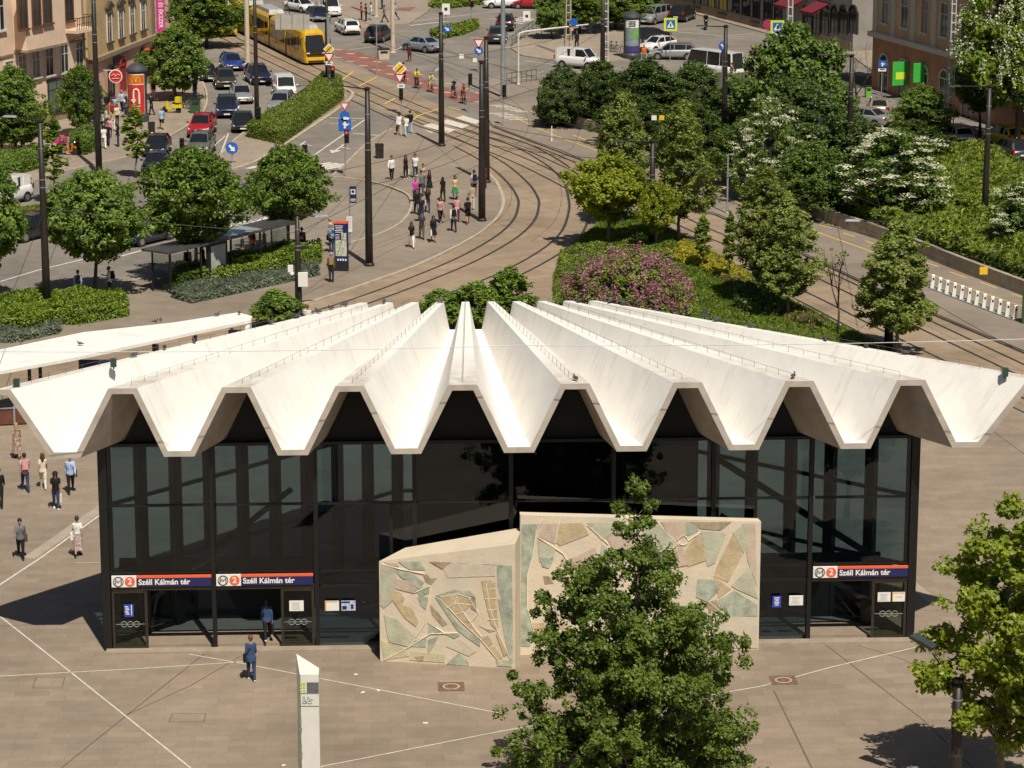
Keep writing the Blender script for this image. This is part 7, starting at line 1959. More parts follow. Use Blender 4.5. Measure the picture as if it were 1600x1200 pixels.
b = MB(); zc = top_z(p, 1090)
b.tube([(-w + .2 + .02 * k, -.287, zc + .10 * math.sin(k * .9) * (k < 12) + .02 * (k % 3)) for k in range(17)], .008, 4); b.tube([(-w + .18, -.287, zc - .09), (-w + .5, -.287, zc - .11)], .006, 4)
for xx in (-w + .24, -w + .42):
    b.tube([(xx + .05 * math.cos(k * .7), -.287, zc - .07 + .05 * math.sin(k * .7)) for k in range(10)], .006, 4)
b.build('line_drawing', mat('drawing_green', (.12, .2, .14), .5), o)
b = MB()
for y in (1098, 1078): b.box((.06, -.287, top_z(p, y + 1)), (2 * w - .13, .01, .02))
b.tube([(-w + .13, -.285, .1), (-w + .13, -.285, H)], .008, 4)
for k in range(9): b.box((-w + .12, -.287, top_z(p, 1110 + k * 13)), (.035 + .02 * (k % 3), .012, .14 + .1 * (k % 2)))
b.build('seam', mat('seam_green', (.2, .24, .14), .6), o)
# litter bins, cabinets
def bin_(base, label, m, w=.5, h=.95, name='litter_bin', rz=.2, z=None):
    o = thing(name, GP(*base) if z is None else G(*base, z), rz, label, 'litter bin')
    b = MB(); b.box((0, 0, h / 2), (w, w * .9, h), taper=1.06); b.build('bin_body', m, o)
    b = MB(); b.box((0, 0, h + .05), (w * 1.12, w, .09)); b.build('lid', m_trim, o)
    b = MB(); b.box((0, -w * .49, h * .78), (w * .7, .03, h * .22)); b.build('opening', m_darklens, o)
    return o
bin_((593, 247), 'dark litter bin alone on the platform', m_mast, .55, 1.0)
bin_((237, 212), 'dark grey litter bin on the sidewalk kerb', m_mast, .5, 1.0)
bin_((305, 176), 'green litter container by the parked bicycles', m_dgreen, .8, 1.1, 'litter_container')
bin_((476, 412), 'black litter bin beside the shelter end', m_trim, .55, .95)
bin_((854, 150), 'light green bin at the left end of the yews', m_green, .4, .9)
bin_((1356, 152), 'light green bin by the orange house corner', m_green, .45, .9)
bin_((599, 92), 'pale utility cabinet on the corner by the cycle lane', m_concpost, 1.0, .9, 'utility_cabinet')
for k, (x, y) in enumerate(((705, 1073), (1224, 1063))):
    p = G(x, y, .012); o = thing('manhole_cover', p, S_YAW, 'rusty square manhole plate with a pale ring ' + ('left of the plaza tree' if k == 0 else 'right of the plaza tree'), 'manhole cover', 'manhole covers')
    b = MB(); b.box((0, 0, .006), (.98, .98, .012)); b.build('plate', mat('rusty_iron', (.16, .095, .06), .8, var=.35, scale=6), o)
    b = MB(); pr = [(.29 * math.cos(2 * math.pi * j / 24), .29 * math.sin(2 * math.pi * j / 24), .016) for j in range(25)]; ribbon(b, [Vector(q) for q in pr], .07, .012, .017); b.build('ring', mat('pale_ring', (.42, .34, .26), .8), o)
for k, (x, y) in enumerate(((556, 1054), (567, 1082), (591, 1079), (665, 1130), (443, 1196))):
    p = G(x, y, .013); o = MB().box((0, 0, .012), (.13 + .05 * (k % 2), .09, .02), rz=k).build('litter', m_paper); o.location = p
    tag(o, 'white scrap of paper lying on the plaza left of the big tree', 'litter', 'paper scraps on the plaza')
# railings on the far corner
def railing(a, b, n, label, m=m_dgreen, h=1.0, z=None):
    A = GP(*a); B = GP(*b); o = thing('railing', A, 0, label, 'railing'); f = MB(); D = B - A
    f.bar((0, 0, h), D + Vector((0, 0, h)), .05); f.bar((0, 0, h * .5), D + Vector((0, 0, h * .5)), .04); f.build('rail', m, o)
    for k in range(n + 1):
        f = MB(); q = D * k / n; f.bar(q, q + Vector((0, 0, h)), .05); f.build('upright', m, o)
railing((792, 132), (838, 126), 6, 'dark green railing beside the white gantry post')
railing((800, 72), (838, 44), 6, 'dark green railing at the far corner pavement')
# bicycle docks
p0, p1 = G(1456, 451, .12), G(1585, 500, .12)
o = thing('dock_rail', p0, 0, 'pale green base rail of the bicycle docks along the path', 'dock rail'); b = MB(); b.bar((0, 0, .03), p1 - p0 + Vector((0, 0, .03)), .35, .05); b.build('rail', m_galv, o)
b = MB(); b.bar((0, .9, .05), p1 - p0 + Vector((0, .9, .05)), .08, .1); b.build('edge_strip', mat('dock_lime', (.40, .46, .20), .6), o)
for k in range(12):
    q = p0.lerp(p1, k / 11); o = thing('bicycle_dock', q, 0, 'white slanted bicycle dock in the row on the right path', 'bicycle dock', 'bicycle docks on the path')
    b = MB(); b.add([(-.11, -.08, .05), (.11, -.08, .05), (.11, .08, .05), (-.11, .08, .05), (-.02, -.06, .8), (.16, -.06, .8), (.16, .06, .86), (-.02, .06, .86)], [(3, 2, 1, 0), (4, 5, 6, 7), (0, 1, 5, 4), (1, 2, 6, 5), (2, 3, 7, 6), (3, 0, 4, 7)]); b.build('dock_body', m_signw, o)
    b = MB(); b.box((.07, -.07, .62), (.1, .03, .12)); b.build('lock', m_trim, o)
q = G(1604, 505, .12); o = thing('dock_terminal', q, 0, 'green and white bicycle dock terminal cut by the right edge', 'terminal')
b = MB(); b.box((.1, 0, 1.0), (.75, .25, 2.0)); b.build('slab', m_dgreen, o); b = MB(); b.box((.1, -.13, 1.25), (.55, .02, .9)); b.build('panel', mat('panel_paleblue', (.35, .45, .5), .5), o)
# low retaining wall along the path
b = MB(); P = smooth([G(x, y, .12) for x, y in WL], 4); ribbon(b, P, .3, .05, 1.02)
tag(b.build('retaining_wall', mat('old_concrete', (.33, .28, .21), .9, var=.25, scale=1.2, bump=.2)), 'low weathered concrete retaining wall below the shrubs of the bank', 'retaining wall')
# bus shelter
A = GP(267, 459); B = GP(452, 411); d = (B - A).normalized(); Ls = (B - A).length; n = Vector((-d.y, d.x, 0)); a = math.atan2(d.y, d.x)
o = thing('bus_shelter', A, a, 'long glass bus shelter with a dark flat roof behind the bright hedge', 'bus shelter')
b = MB(); b.box((Ls / 2, .75, 2.55), (Ls + 1.0, 2.1, .12)); b.build('roof', mat('shelter_roof', (.06, .06, .06), .35, var=.3, scale=.6), o)
b = MB(); b.box((Ls * .62, .75, 2.618), (Ls * .28, 1.7, .012)); b.build('skylight', mat('skylight', (.30, .34, .34), .15), o)
for k in range(5):
    b = MB(); b.box((Ls * k / 4, 0, 1.25), (.10, .1, 2.5)); b.build('post', m_trim, o)
for k in range(4):
    if k == 1: continue
    b = MB(); b.box((Ls * (k + .5) / 4, 0, 1.25), (Ls / 4 - .12, .015, 2.1)); b.build('glass_wall', m_cglass, o)
for x in (0, Ls):
    b = MB(); b.box((x, .7, 1.25), (.015, 1.3, 2.1)); b.build('end_glass', m_cglass, o)
    b = MB(); b.box((x, 1.4, 1.25), (.08, .08, 2.5)); b.build('post', m_trim, o)
b = MB(); b.box((Ls * .38, -.02, 1.3), (1.75, .22, 2.35)); q = b.build('poster_case', m_trim, o)
b = MB(); b.box((Ls * .38, -.14, 1.35), (1.35, .02, 1.9)); b.build('poster', mat('poster_pale', (.44, .46, .45), .3, var=.2, scale=1.5), q)
b = MB(); b.box((Ls * .7, .35, .48), (Ls * .4, .4, .05)); b.bar((Ls * .55, .35, 0), (Ls * .55, .35, .46), .06); b.bar((Ls * .85, .35, 0), (Ls * .85, .35, .46), .06); b.build('bench', m_galv, o)
# long white platform canopy behind the left wing of the roof
zc = 3.15
cp = [(-110, 575), (-60, 559), (0, 546), (130, 519), (270, 504), (372, 488), (394, 494), (392, 500), (310, 517), (200, 541), (110, 560), (0, 580), (-110, 606)]
W_ = [G(x, y, zc) for x, y in cp]; c0 = G(150, 560, .0); c0.z = .12
o = thing('platform_canopy', c0, 0, 'long white flat platform canopy on dark posts behind the left roof wing', 'canopy')
b = MB(); b.prism([(p.x - c0.x, p.y - c0.y) for p in W_], zc - .12 - .16, zc - .12); b.build('roof', m_roof, o)
for x, y in ((62, 558), (45, 562), (125, 552), (240, 527), (305, 516), (245, 530), (362, 505), (-20, 578)):
    p = G(x, y, zc) - c0; b = MB(); b.box((p.x, p.y, (zc - .4) / 2), (.16, .16, zc - .4)); b.build('post', m_trim, o)
p = G(391, 500, zc) - c0; b = MB(); b.box((p.x - .1, p.y, 1.4), (.2, 1.6, 2.8)); b.build('end_wall', m_roof, o)
p = G(158, 548, zc) - c0; b = MB(); b.box((p.x, p.y, 1.7), (2.2, .2, 1.7)); b.build('poster_case', m_navy, o)
p = G(370, 502, zc) - c0; b = MB(); b.box((p.x, p.y, 1.6), (.9, .2, 1.9)); b.build('poster_case', m_navy, o)
for k, (x, y) in enumerate(((243, 505), (251, 503), (125, 540), (374, 492), (340, 494))):
    q = G(x, y, zc + .01); pg = copy_tree(PIG); pg.location = q; pg.rotation_euler = (0, 0, k * 1.7); tag(pg, 'pigeon resting on the long white platform canopy', 'pigeon', 'pigeons on the canopy')
# dark bench seats and red planter at the far left under the roof tip
p = G(10, 672, .012); o = thing('barrier_wall', p, .22, 'reddish brown barrier panel with pale posts at the left edge', 'barrier')
b = MB(); b.box((-.6, .9, .45), (4.6, .12, .75)); b.build('panel', mat('barrier_brown', (.13, .045, .03), .7, var=.3), o)
for k in range(5):
    b = MB(); b.box((-2.7 + k * 1.05, .82, .5), (.09, .09, 1.0)); b.build('post', m_galv, o)
b = MB(); b.box((-.6, .82, .9), (4.6, .06, .06)); b.build('rail', m_galv, o)
# advertising columns
m_adgrey = mat('column_grey', (.045, .05, .055), .5)
def ad_column(base, ytop, label):
    p = GP(*base); H = top_z(p, ytop) - p.z; o = thing('advertising_column', p, 0, label, 'advertising column'); r = .78
    b = MB(); b.lathe([(r * 1.15, 0), (r * 1.15, .45), (r, .6), (r, H * .80)], n=28); b.build('drum', m_adgrey, o)
    b = MB(); b.lathe([(r * 1.12, H * .80), (r * 1.18, H * .82), (r * 1.12, H * .85), (r * .75, H * .90), (r * .3, H * .94), (r * .12, H * .95), (.05, H)], n=28); b.build('cap', m_adgrey, o)
    return o, H, r
def wrap(o, r, z0, z1, a0, a1, m, nm, par=None, d=.01):
    n = 14; V = []
    for z in (z0, z1):
        for k in range(n + 1):
            a_ = a0 + (a1 - a0) * k / n; V.append(((r + d) * math.cos(a_), (r + d) * math.sin(a_), z))
    b = MB(); b.add(V, [(k, k + 1, n + 2 + k, n + 1 + k) for k in range(n)]); return b.build(nm, m, par or o)
F0 = -math.pi / 2
o, H, r = ad_column((216, 189), 92, 'red and orange advertising column with a looping white arrow on the left sidewalk')
q = wrap(o, r, H * .135, H * .775, F0 - .95, F0 + .95, m_signw, 'poster', d=.012)
wrap(o, r, H * .62, H * .76, F0 - .9, F0 + .9, mat('poster_orange', (.62, .13, .02), .5), 'upper_field', q, .02); wrap(o, r, H * .14, H * .605, F0 - .9, F0 + .9, mat('poster_red', (.52, .035, .02), .5), 'lower_field', q, .02)
b = MB(); y = -r - .035
for s in (-1, 1):
    b.tube([(s * .34, y + .06, H * .635), (s * .30, y + .05, H * .69), (s * .2, y + .01, H * .735), (s * .1, y, H * .72), (s * .02, y, H * .645)], .04, 6)
b.build('arches_emblem', m_syel, q)
b = MB(); b.tube([(.24, y + .02, H * .30), (.24, y + .02, H * .46), (.17, y, H * .52), (0, y, H * .54), (-.17, y, H * .52), (-.22, y + .01, H * .46), (-.22, y + .01, H * .36)], .075, 6); b.slab([(-.44, H * .37), (-.02, H * .37), (-.22, H * .30)], (0, y - .0, 0), (1, 0, 0), (0, 0, 1), -.03); b.build('loop_arrow', m_signw, q)
b = MB()
for k in range(3): b.box((0, y + .02, H * (.26 - .035 * k)), (.62 - .16 * (k % 2), .03, .06))
b.build('print', m_signw, q)
o, H, r = ad_column((987, 92), 12, 'advertising column with a white, green and violet poster at the far corner')
q = wrap(o, r, H * .62, H * .78, F0 - .9, F0 + .9, m_paper, 'notice_sheet')
b = MB()
for k in range(4): b.box((0, -r - .03, H * (.75 - .03 * k)), (.7 - .1 * (k % 2), .02, .05))
b.build('print', m_ink, q)
q = wrap(o, r, H * .16, H * .61, F0 - .9, F0 + .9, mat('poster_teal', (.20, .28, .27), .5, var=.3, scale=3), 'poster'); wrap(o, r, H * .16, H * .27, F0 - .9, F0 + .9, mat('poster_violet', (.07, .04, .2), .5), 'lower_band', q, .02); wrap(o, r, H * .42, H * .6, F0 + .1, F0 + .85, m_green, 'green_spot', q, .02)
# overhead wires and their tags
m_cable = mat('cable', (.03, .028, .026), .5)
def wire(pts, label, r=.016, sag=.25, group='overhead tram wires', m=None):
    b = MB()
    for A, B in zip(pts[:-1], pts[1:]):
        b.tube([A.lerp(B, k / 8) - Vector((0, 0, sag * 4 * (k / 8) * (1 - k / 8))) for k in range(9)], r, 4, cap=False)
    o = b.build('overhead_wire', m or m_cable); tag(o, label, 'wire', group)
WZ = 6.2
for T, nm in ((T1, 'inner'), (T2, 'outer')):
    P = smooth([G(x, y) + Vector((0, 0, 5.7)) for x, y in T[1:14]], 3)
    for q in P: q.z = 5.7
    b = MB(); b.tube(P, .013, 4, cap=False); tag(b.build('contact_wire', m_cable), 'contact wire following the %s curved track' % nm, 'wire')
for T, nm in ((T3, 'upper'), (T4, 'lower')):
    P = [G(x, y) for x, y in T]
    for q in P: q.z = 5.7
    b = MB(); b.tube(P, .013, 4, cap=False); tag(b.build('contact_wire', m_cable), 'contact wire along the %s straight track on the right' % nm, 'wire')
mz = lambda k, z: Vector((MZ[k].x, MZ[k].y, z))
M3, M4, M5, M6 = 'black lamp mast with its lamp to the left on the platform', 'black mast at the tram crossing with a white lantern', 'front black mast of the pair on the inner curve', 'rear black mast of the pair on the inner curve'
M7, M1, M2 = 'black lamp mast carrying a white box by the small dark tree', 'black lamp mast in the bright hedge at the left', 'very tall black mast at the sidewalk among the crowd'
M12, M13, M15, M14, M11, M10 = 'black lamp mast in the planting bed', 'black lamp mast in front of the lone olive tree on the tracks', 'black lamp mast standing in the juniper carpet', 'black lamp mast in front of the bare tree', 'black lamp mast in the yews beside the white minibus', 'tall black mast rising out of the left yews'
lbl = 'thin dark span wire strung between two masts above the tracks'
for a_, za, b_, zb in ((M3, 6.5, M5, 6.6), (M3, 5.2, M5, 5.0), (M5, 6.8, M12, 6.8), (M5, 5.4, M12, 6.0), (M6, 6.9, M10, 7.2), (M6, 6.4, M12, 7.0), (M4, 7.0, M10, 7.4), (M4, 6.2, M6, 6.6), (M3, 7.2, M4, 7.0), (M7, 4.6, M3, 6.0), (M7, 5.0, M5, 6.2), (M1, 6.4, M7, 5.0), (M1, 6.0, M3, 6.5), (M12, 7.0, M11, 7.6), (M12, 6.4, M14, 7.2), (M13, 6.6, M15, 7.0), (M13, 5.8, M14, 6.4), (M13, 6.8, M12, 6.8), (M14, 7.0, M11, 7.0), (M1, 6.8, M2, 7.5), (M15, 7.4, M14, 7.4), (M5, 6.0, M13, 6.2)):
    wire([mz(a_, za), mz(b_, zb)], lbl)
wire([mz(M1, 6.1), G(-60, 640, 6.5)], lbl); wire([mz(M13, 4.2), G(1700, 600, 5.0)], lbl); wire([mz(M13, 6.6), G(1700, 440, 6.5)], lbl); wire([mz(M15, 6.6), G(1700, 330, 7)], lbl)
wire([G(-40, 549, 13), G(800, 540, 12.6), G(1660, 528, 13)], 'pale wire crossing in front of the white roof', .013, .1, None, m_galv)
for x, y, z, m, w, lb in ((1537, 423, 6.2, m_syel, .42, 'yellow tag hanging on a wire above the right path'), (1034, 184, 7.0, m_syel, .34, 'yellow tag hanging on a wire before the yews'), (1022, 184, 7.0, m_signw, .34, 'white tag beside the yellow one before the yews'), (721, 88, 6.6, m_signw, .36, 'white tag on a wire left of the yield triangle'), (742, 94, 6.6, m_signw, .32, 'white tag on a wire below the yield triangle')):
    p = G(x, y, z); o = thing('wire_tag', p, .05, lb, 'tag', 'tags on the wires'); b = MB(); b.box((0, 0, 0), (w, .02, w * .95)); b.build('plate', m, o); b = MB(); b.tube([(0, 0, w * .4), (0, 0, w * .9)], .012, 5); b.build('hook', m_galv, o)
# ------------------------------------------------------------------ buildings
class House:
    """a facade whose local x runs along the street and whose outward side is local -y or +y"""
    def __init__(s, name, p0, ang, label, side=-1):
        s.o = thing(name, p0, ang, label, 'building'); s.p = p0; s.a = ang; s.side = side
        s.d = Vector((math.cos(ang), math.sin(ang), 0)); s.n = Vector((-s.d.y, s.d.x, 0)) * side
    def uv(s, x, y, out=0.0):
        r = ray(x, y); q0 = s.p + s.n * out; t = ((q0 - EYE).dot(s.n)) / r.dot(s.n); q = EYE + r * t - s.p
        return q.dot(s.d), q.z
    def box(s, b, u0, u1, z0, z1, d0, d1):
        """d measured outwards"""
        y0, y1 = s.side * d0, s.side * d1
        return b.box(((u0 + u1) / 2, (y0 + y1) / 2, (z0 + z1) / 2), (u1 - u0, abs(y1 - y0), z1 - z0))
    def part(s, nm, m, u0, u1, z0, z1, d0, d1, par=None):
        b = MB(); s.box(b, u0, u1, z0, z1, d0, d1); return b.build(nm, m, par or s.o)
    def window(s, u, z0, z1, w, frame, glass, sill=True, arch=False, pane_split=2, ped=None, shutter=None, out=0.0):
        f = MB(); t = .10
        s.box(f, u - w / 2 - t, u - w / 2, z0, z1, out - .12, out + .10); s.box(f, u + w / 2, u + w / 2 + t, z0, z1, out - .12, out + .10)
        s.box(f, u - w / 2 - t, u + w / 2 + t, z1, z1 + t, out - .12, out + .11); 
        s.box(f, u - .03, u + .03, z0, z1, out - .1, out + .055); s.box(f, u - w / 2, u + w / 2, z0 + (z1 - z0) * .66, z0 + (z1 - z0) * .66 + .06, out - .1, out + .05)
        if arch:
            pts = [(w / 2 * math.cos(a), z1 + w / 2 * math.sin(a)) for a in [math.pi * k / 10 for k in range(11)]]
            for k in range(10): f.bar((u + pts[k][0] * 1.08, s.side * (out + .05), pts[k][1]), (u + pts[k + 1][0] * 1.08, s.side * (out + .05), pts[k + 1][1]), .18, .16)
        wo = f.build('window', frame, s.o)
        b = MB(); s.box(b, u - w / 2, u + w / 2, z0, z1, out - .1, out + .03)
        if arch: b.slab([(u + w / 2 * math.cos(math.pi * k / 10), z1 + w / 2 * math.sin(math.pi * k / 10)) for k in range(11)], (0, s.side * (out - .05), 0), (1, 0, 0), (0, 0, 1), .08 * (1 if s.side < 0 else -1))
        b.build('pane', shutter or glass, wo)
        if sill: s.part('sill', frame if ped is None else ped, u - w / 2 - .2, u + w / 2 + .2, z0 - .16, z0, out - .02, out + .22, wo)
        if ped is not None:
            b = MB(); q = [(u - w / 2 - .35, z1 + .35), (u + w / 2 + .35, z1 + .35), (u + w / 2 + .35, z1 + .5), (u, z1 + 1.0), (u - w / 2 - .35, z1 + .5)]
            b.slab(q, (0, s.side * .28, 0) if s.side < 0 else (0, 0, 0), (1, 0, 0), (0, 0, 1), .28 * (-1 if s.side < 0 else -1)); b.build('pediment', ped, wo)
        return wo
m_wg = mat('window_glass', (.02, .024, .028), .08, var=.1, spec=.8)
m_pink = mat('plaster_pink', (.74, .55, .41), .9, var=.10, scale=.5, bump=.1)
m_ochre = mat('plaster_ochre', (.52, .375, .195), .9, var=.16, scale=.6, bump=.15)
m_shop = mat('plaster_rose', (.60, .38, .29), .9, var=.10, scale=.6)
m_dstone = mat('sooty_stone', (.07, .055, .04), .9, var=.3); m_cornice = mat('cornice_stone', (.26, .20, .13), .9, var=.2)
m_wood = mat('window_wood', (.13, .055, .025), .6); m_wframe = mat('window_white', (.62, .58, .52), .6); m_tile = mat('roof_tile', (.22, .09, .05), .85, var=.3, scale=2)
# pink corner house with an oriel
P0 = G(137, 176, .12); ang = math.pi / 2 - R(24)
h = House('apartment_house', P0, ang, 'pink plastered apartment house with an oriel and balcony at the left', -1)
h.part('wall', m_pink, -34, 0, -.2, 17, -11, 0); h.part('plinth', m_cornice, -34, -.02, 0, .8, 0, .08)
u0, zz0 = h.uv(20, 72); u1, _ = h.uv(80, 72)
uo0, uo1 = h.uv(22, 60)[0], h.uv(84, 60)[0]; zo = h.uv(50, 72)[1]
orl = h.part('oriel', m_pink, uo0, uo1, zo, 17, .0, 1.15); h.part('oriel_base', m_cornice, uo0 - .1, uo1 + .1, zo - .2, zo, .0, 1.25, orl)
for x, yt, yb in ((36, -20, 45), (57, -20, 41), (74, -20, 36)):
    u, zb = h.uv(x, yb, 1.15); h.window(u, zb, zb + 3.0, 1.1, m_wood, m_wg, out=1.15)
for x, yt, yb in ((0, -10, 47), (87, -20, 26), (108, -12, 32)):
    u, zb = h.uv(x, yb); h.window(u, zb, zb + 2.8, 1.1, m_wood if x else m_wframe, m_wg)
for x, yt, yb in ((14, 96, 118), (35, 86, 120), (56, 80, 120), (77, 75, 117), (101, 70, 112), (124, 61, 104)):
    u, zb = h.uv(x, yb); zt_ = h.uv(x, yt)[1]; h.window(u, zb, zt_, 1.05, m_wframe, m_wg if x > 70 else mat('blind_grey', (.28, .25, .22), .7))
h.part('string_course', m_cornice, -34, uo0 - .3, zo - .4, zo - .25, 0, .12); h.part('string_course', m_cornice, uo1 + .3, -.05, zo - .4, zo - .25, 0, .12)
u, zb = h.uv(117, 44); bl = h.part('balcony', m_pink, u - 1.5, u + 1.5, zb - .25, zb, 0, 1.2)
b = MB()
for k in range(9):
    t = -1.4 + 2.8 * k / 8; b.bar((u + t, -1.1, zb), (u + t, -1.18, zb + 1.0), .04)
b.bar((u - 1.4, -1.18, zb + 1.0), (u + 1.4, -1.18, zb + 1.0), .06); b.bar((u - 1.4, -1.18, zb + .5), (u + 1.4, -1.18, zb + .5), .04)
for s_ in (-1.4, 1.4): b.bar((u + s_, -.02, zb + 1.0), (u + s_, -1.18, zb + 1.0), .05)
b.build('balcony_railing', m_mast, bl)
u, zb = h.uv(90, 185); h.window(h.uv(88, 150)[0], .9, 3.4, 2.4, m_mast, mat('shop_glass', (.10, .14, .12), .1))
h.part('door', m_wood, h.uv(112, 180)[0] - .7, h.uv(112, 180)[0] + .7, .05, 2.7, -.05, .06); h.part('drainpipe', m_cornice, -.45, -.3, 0, 16, .0, .14)
b = MB(); b.box((-17, 5.5, 17.2), (35, 12.5, .4)); b.build('eaves', m_cornice, h.o)
# ochre house with pediments and the rose shop front
P1 = G(140, 172, .12); ang = math.pi / 2 - R(11)
h = House('town_house', P1, ang, 'ochre house with dark window pediments above a rose coloured shop front', -1)
ue, _ = h.uv(240, 90); zc_ = h.uv(190, 79)[1]
h.part('wall', m_ochre, .05, ue, zc_, 17, -11, 0); gfl = h.part('shop_front', m_shop, .05, ue, -.2, zc_, -11, .10)
h.part('cornice', m_cornice, .05, ue + .3, zc_, zc_ + .35, 0, .45); h.part('corner_stones', m_cornice, ue - .6, ue + .05, zc_ + .36, 16.9, .0, .12)
for x, yb in ((171, 65), (189, 59), (206.5, 52), (223.5, 46)):
    u, zb = h.uv(x, yb); h.window(u, zb, zb + 2.5, 1.15, m_wframe, m_wg, ped=m_dstone)
    h.window(u, zb + 4.6, zb + 6.8, 1.15, m_wframe, m_wg, sill=True)
u, zb = h.uv(190, 139); h.window(u, .5, 2.6, 1.5, mat('arch_red', (.35, .03, .03), .6), mat('arch_red_panel', (.30, .03, .025), .5), sill=False, arch=True, out=.12)
u, zb = h.uv(172, 150); h.window(u, .2, 2.4, 1.3, m_mast, m_wg, sill=False, arch=True, out=.12); u, zb = h.uv(222, 120); h.window(u, .4, 2.6, 1.6, m_mast, m_wg, sill=False, arch=True, out=.12)
u, zb = h.uv(177, 119, 1.0)
sx = Vector((math.cos(-h.a), math.sin(-h.a), 0)); sn = sx.cross(Vector((0, 0, 1))); c = Vector((u, -1.2, zb))      # faces the square
b = MB(); b.disc(c, sx, (0, 0, 1), .58, -.06, 24); b.bar((u, -.1, zb + .5), (u, -1.1, zb + .5), .05); q = b.build('round_sign', m_signw, h.o)
b = MB(); b.disc(c, sx, (0, 0, 1), .50, .02, 24); b.build('sign_face', m_sred, q)
b = MB()
for (x0, z0), (x1, z1), w in (((-.36, .05), (-.12, .2), .10), ((-.12, .2), (.02, 0), .10), ((.02, 0), (.18, .2), .10), ((.18, .2), (.36, .08), .10), ((-.28, -.2), (.3, -.16), .08)):
    b.bar(c + sn * .04 + sx * x0 + Vector((0, 0, z0)), c + sn * .04 + sx * x1 + Vector((0, 0, z1)), w, .03)
b.build('script_mark', m_signw, q)
u, zb = h.uv(180, 96); h.part('name_board', m_ink, u - .9, u + .9, zb - .3, zb + .45, .1, .2)
u, zb = h.uv(222, 80); b = MB(); b.tube([(u, -.2, zb), (u + .2, -1.1, zb + .1)], .28, 12); b.build('awning_roll', m_sred, h.o)
b = MB(); b.box((ue / 2, 5.5, 17.2), (ue + .6, 12.5, .4)); b.build('eaves', m_cornice, h.o)
# dark side wing beyond, with the magenta banner
P2 = h.p + h.d * (ue + .4) + Vector((0, 0, 0))
h2 = House('side_house', P2, ang, 'shaded grey brown house behind the round bright tree', -1)
h2.part('wall', mat('plaster_shade', (.16, .12, .08), .9, var=.2), 0, 6.5, -.2, 15, -14, -2.0)
for k in range(2): h2.window(1.6 + k * 3.2, 5.5, 8.0, 1.2, m_wframe, m_wg, out=-2.0); h2.window(1.6 + k * 3.2, 1.0, 3.4, 1.8, m_mast, m_wg, out=-2.0, sill=False)
q = G(254, 62, 0)
bp = P2 + h2.d * 1.2 + h2.n * .25; zb = top_z(bp, 52)
o = thing('banner', Vector((bp.x, bp.y, zb)), .0, 'tall magenta banner with white vertical lettering at the top left', 'banner')
b = MB(); b.box((0, 0, 4), (.80, .06, 8.0)); b.build('cloth', mat('banner_magenta', (.58, .04, .24), .6, var=.05), o)
t = text('OG ÉS ÉKSZER', .50, m_signw, o, (.0, -.04, 2.2), (math.pi / 2, math.pi / 2, 0), .01)
t.location = (0, -.04, 2.1)
b = MB(); b.bar((-.4, 0, 8.05), (.4, 0, 8.05), .08); b.bar((-.4, 0, -.03), (.4, 0, -.03), .08); b.build('bar', m_mast, o)

# orange corner house at the top right
m_peach = mat('plaster_peach', (.68, .43, .23), .9, var=.10, scale=.5, bump=.1); m_terra = mat('plaster_terracotta', (.46, .22, .125), .9, var=.14, scale=.6, bump=.1); m_pil = mat('pilaster', (.62, .54, .44), .9, var=.08)
P3 = G(1362, 149, .1); ang = math.pi / 2 + R(18.7) + math.pi       # runs towards the camera and to the right
h = House('corner_house', P3, ang, 'orange corner house with cream pilasters and arched ground floor windows', -1)
zc_ = h.uv(1362, 53)[1]; UL_ = 34
h.part('wall', m_peach, 0, UL_, zc_, 20, -12, 0); h.part('ground_floor', m_terra, 0, UL_, -.2, zc_, -12, .05)
h.part('cornice', m_pil, -.2, UL_, zc_ - .1, zc_ + .3, 0.05, .5); h.part('plinth', m_cornice, 0, UL_, -.1, .7, .05, .15)
for x in (1369, 1397, 1428, 1461, 1493, 1525, 1560): 
    u = h.uv(x, 20)[0]; h.part('pilaster', m_pil, u - .42, u + .42, zc_ + .31, 19.5, 0, .12)
for i, (x, yb) in enumerate(((1384, 36), (1414, 43), (1445, 51), (1476, 57), (1508, 64), (1541, 72))):
    u, zb = h.uv(x, yb); h.window(u, zb, zb + 2.7, 1.25, m_wframe if i != 2 else m_pil, m_wg, shutter=mat('shutter_beige', (.30, .22, .17), .8) if i == 2 else None); h.window(u, zb + 4.6, zb + 7.0, 1.25, m_wframe, m_wg)
for x, yt, yb in ((1382, 98, 147), (1412, 106, 158), (1443, 114, 168), (1476, 123, 178), (1512, 132, 188)):
    u, z0_ = h.uv(x, yb); z1_ = h.uv(x, yt)[1]; h.window(u, .15, max(z1_, 2.4), 1.6, m_pil, m_wg, sill=False, arch=True, out=.08)
u, zb = h.uv(1421, 114); b = MB(); h.box(b, u - .07, u + .07, zb - 1.0, zb + 1.0, .12, 1.6); q = b.build('green_sign', mat('sign_green', (.05, .42, .06), .5), h.o)
b = MB(); h.box(b, u - .085, u + .085, zb - .5, zb + .1, .4, 1.3); b.build('sign_mark', m_slime, q)
u, zb = h.uv(1447, 113); b = MB(); h.box(b, u - .07, u + .07, zb - .8, zb + .8, .12, 1.2); b.build('green_sign', mat('sign_green', (.05, .42, .06), .5), h.o)
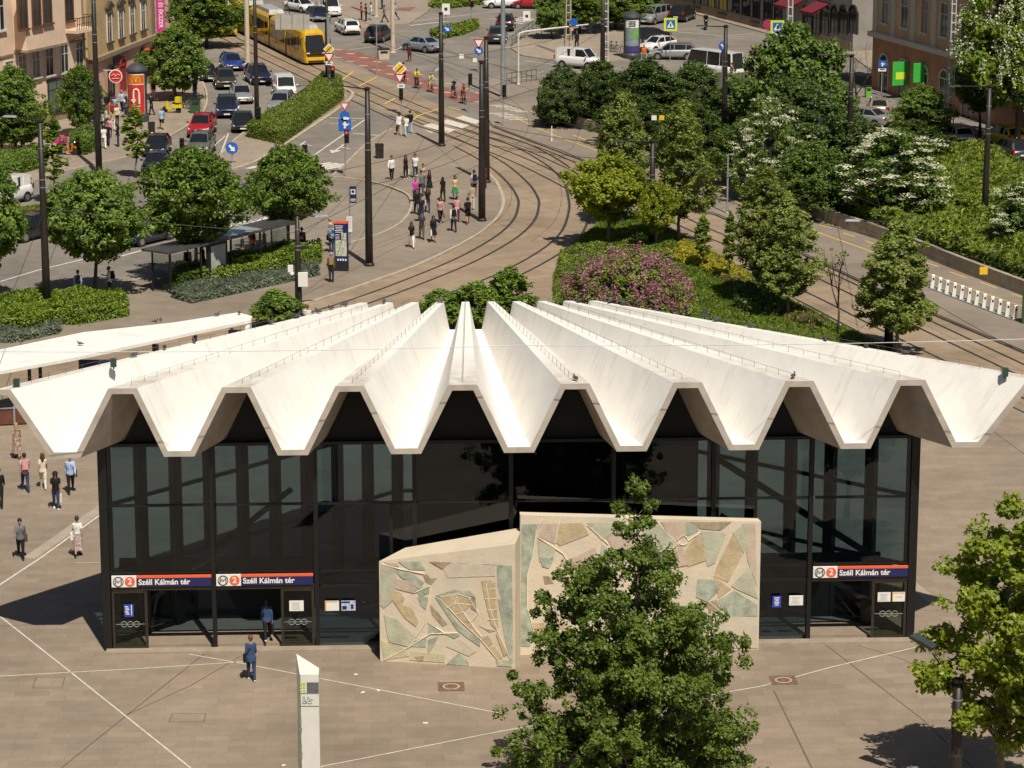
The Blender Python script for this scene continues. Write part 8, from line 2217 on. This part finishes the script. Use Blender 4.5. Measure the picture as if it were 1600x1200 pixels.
# chamfered corner bay
c = MB(); c.prism([(-1.9, 1.2), (0, .12), (0, 6), (-1.9, 6)], zc_ + .1, 20); c.build('corner_bay', m_peach, h.o)
c = MB(); c.prism([(-1.9, 1.6), (0, .3), (0, 6), (-1.7, 6)], -.1, zc_); c.build('corner_base', m_terra, h.o)
a2 = math.atan2(-1.08, 1.9); b = MB(); zb = h.uv(1350, 30)[1]; b.box((-.95, .52, zb + 1.3), (1.3, .16, 2.8), rz=a2); wq = b.build('window', m_wframe, h.o); b = MB(); b.box((-.97, .49, zb + 1.35), (.9, .16, 2.3), rz=a2); b.build('pane', m_wg, wq)
c = MB(); c.prism([(-2.3, 1.2), (0, -.4), (0, .6), (-2.2, 2)], zc_ - .15, zc_ + .25); c.build('cornice', m_pil, h.o)
b = MB(); b.box((UL_ / 2, 6, 20.2), (UL_ + 1, 13, .4)); b.build('eaves', m_cornice, h.o)
o = post((1377, 150), [('plate', 108, 0, -.1, 1.0)], 'stop pole with a blue and white flag before the orange house arches', name='stop_pole', cat='stop sign'); sign_on(o, 'square', top_z(o.location, 115), 0, -.1, .8)
# grey terrace behind
m_greyp = mat('plaster_grey', (.27, .25, .225), .9, var=.16, scale=.5, bump=.15); m_aw = mat('awning_wine', (.16, .015, .03), .7)
P4 = G(1080, 16, .1); P5 = G(1345, 84, .1); ang = math.atan2(P5.y - P4.y, P5.x - P4.x); LL = (P5 - P4).length
h = House('terrace_house', P4, ang, 'grey terrace with arched windows and wine red awnings at the top right', -1)
h.part('wall', m_greyp, -20, LL - 2, -.2, 14, -12, 0); h.part('plinth', m_cornice, -20, LL - 2, -.1, .9, 0, .1)
for k, x in enumerate((1304, 1318, 1333, 1289)):
    u, zb = h.uv(x, 48); z_ = h.uv(x, 30)[1]; h.window(u, z_ - 1.4, z_ + .6, 1.5, m_mast, m_wg, sill=False, arch=True)
for k, x in enumerate((1090, 1100, 1112, 1130, 1150, 1166, 1182, 1200, 1216, 1262, 1276)):
    u, _ = h.uv(x, 30); h.window(u, .6, 3.2, 1.5 + .3 * (k % 2), m_mast, m_wg if k not in (2, 3) else mat('poster_yellow', (.55, .42, .05), .5), sill=(k % 3 == 0))
for x0, x1 in ((1236, 1262), (1278, 1298)):
    u0, z0_ = h.uv(x0, 14); u1, _ = h.uv(x1, 24)
    b = MB(); z_ = 3.6; b.add([(u0, -.05, z_ + .6), (u1, -.05, z_ + .6), (u1, -2.0, z_ - .3), (u0, -2.0, z_ - .3), (u0, -2.0, z_ - .55), (u1, -2.0, z_ - .55)], [(0, 3, 2, 1), (3, 4, 5, 2), (0, 1, 5, 4)]); b.build('awning', m_aw, h.o)
b = MB(); b.box((LL / 2 - 10, 6, 14.2), (LL + 20, 13, .4)); b.build('eaves', m_cornice, h.o)
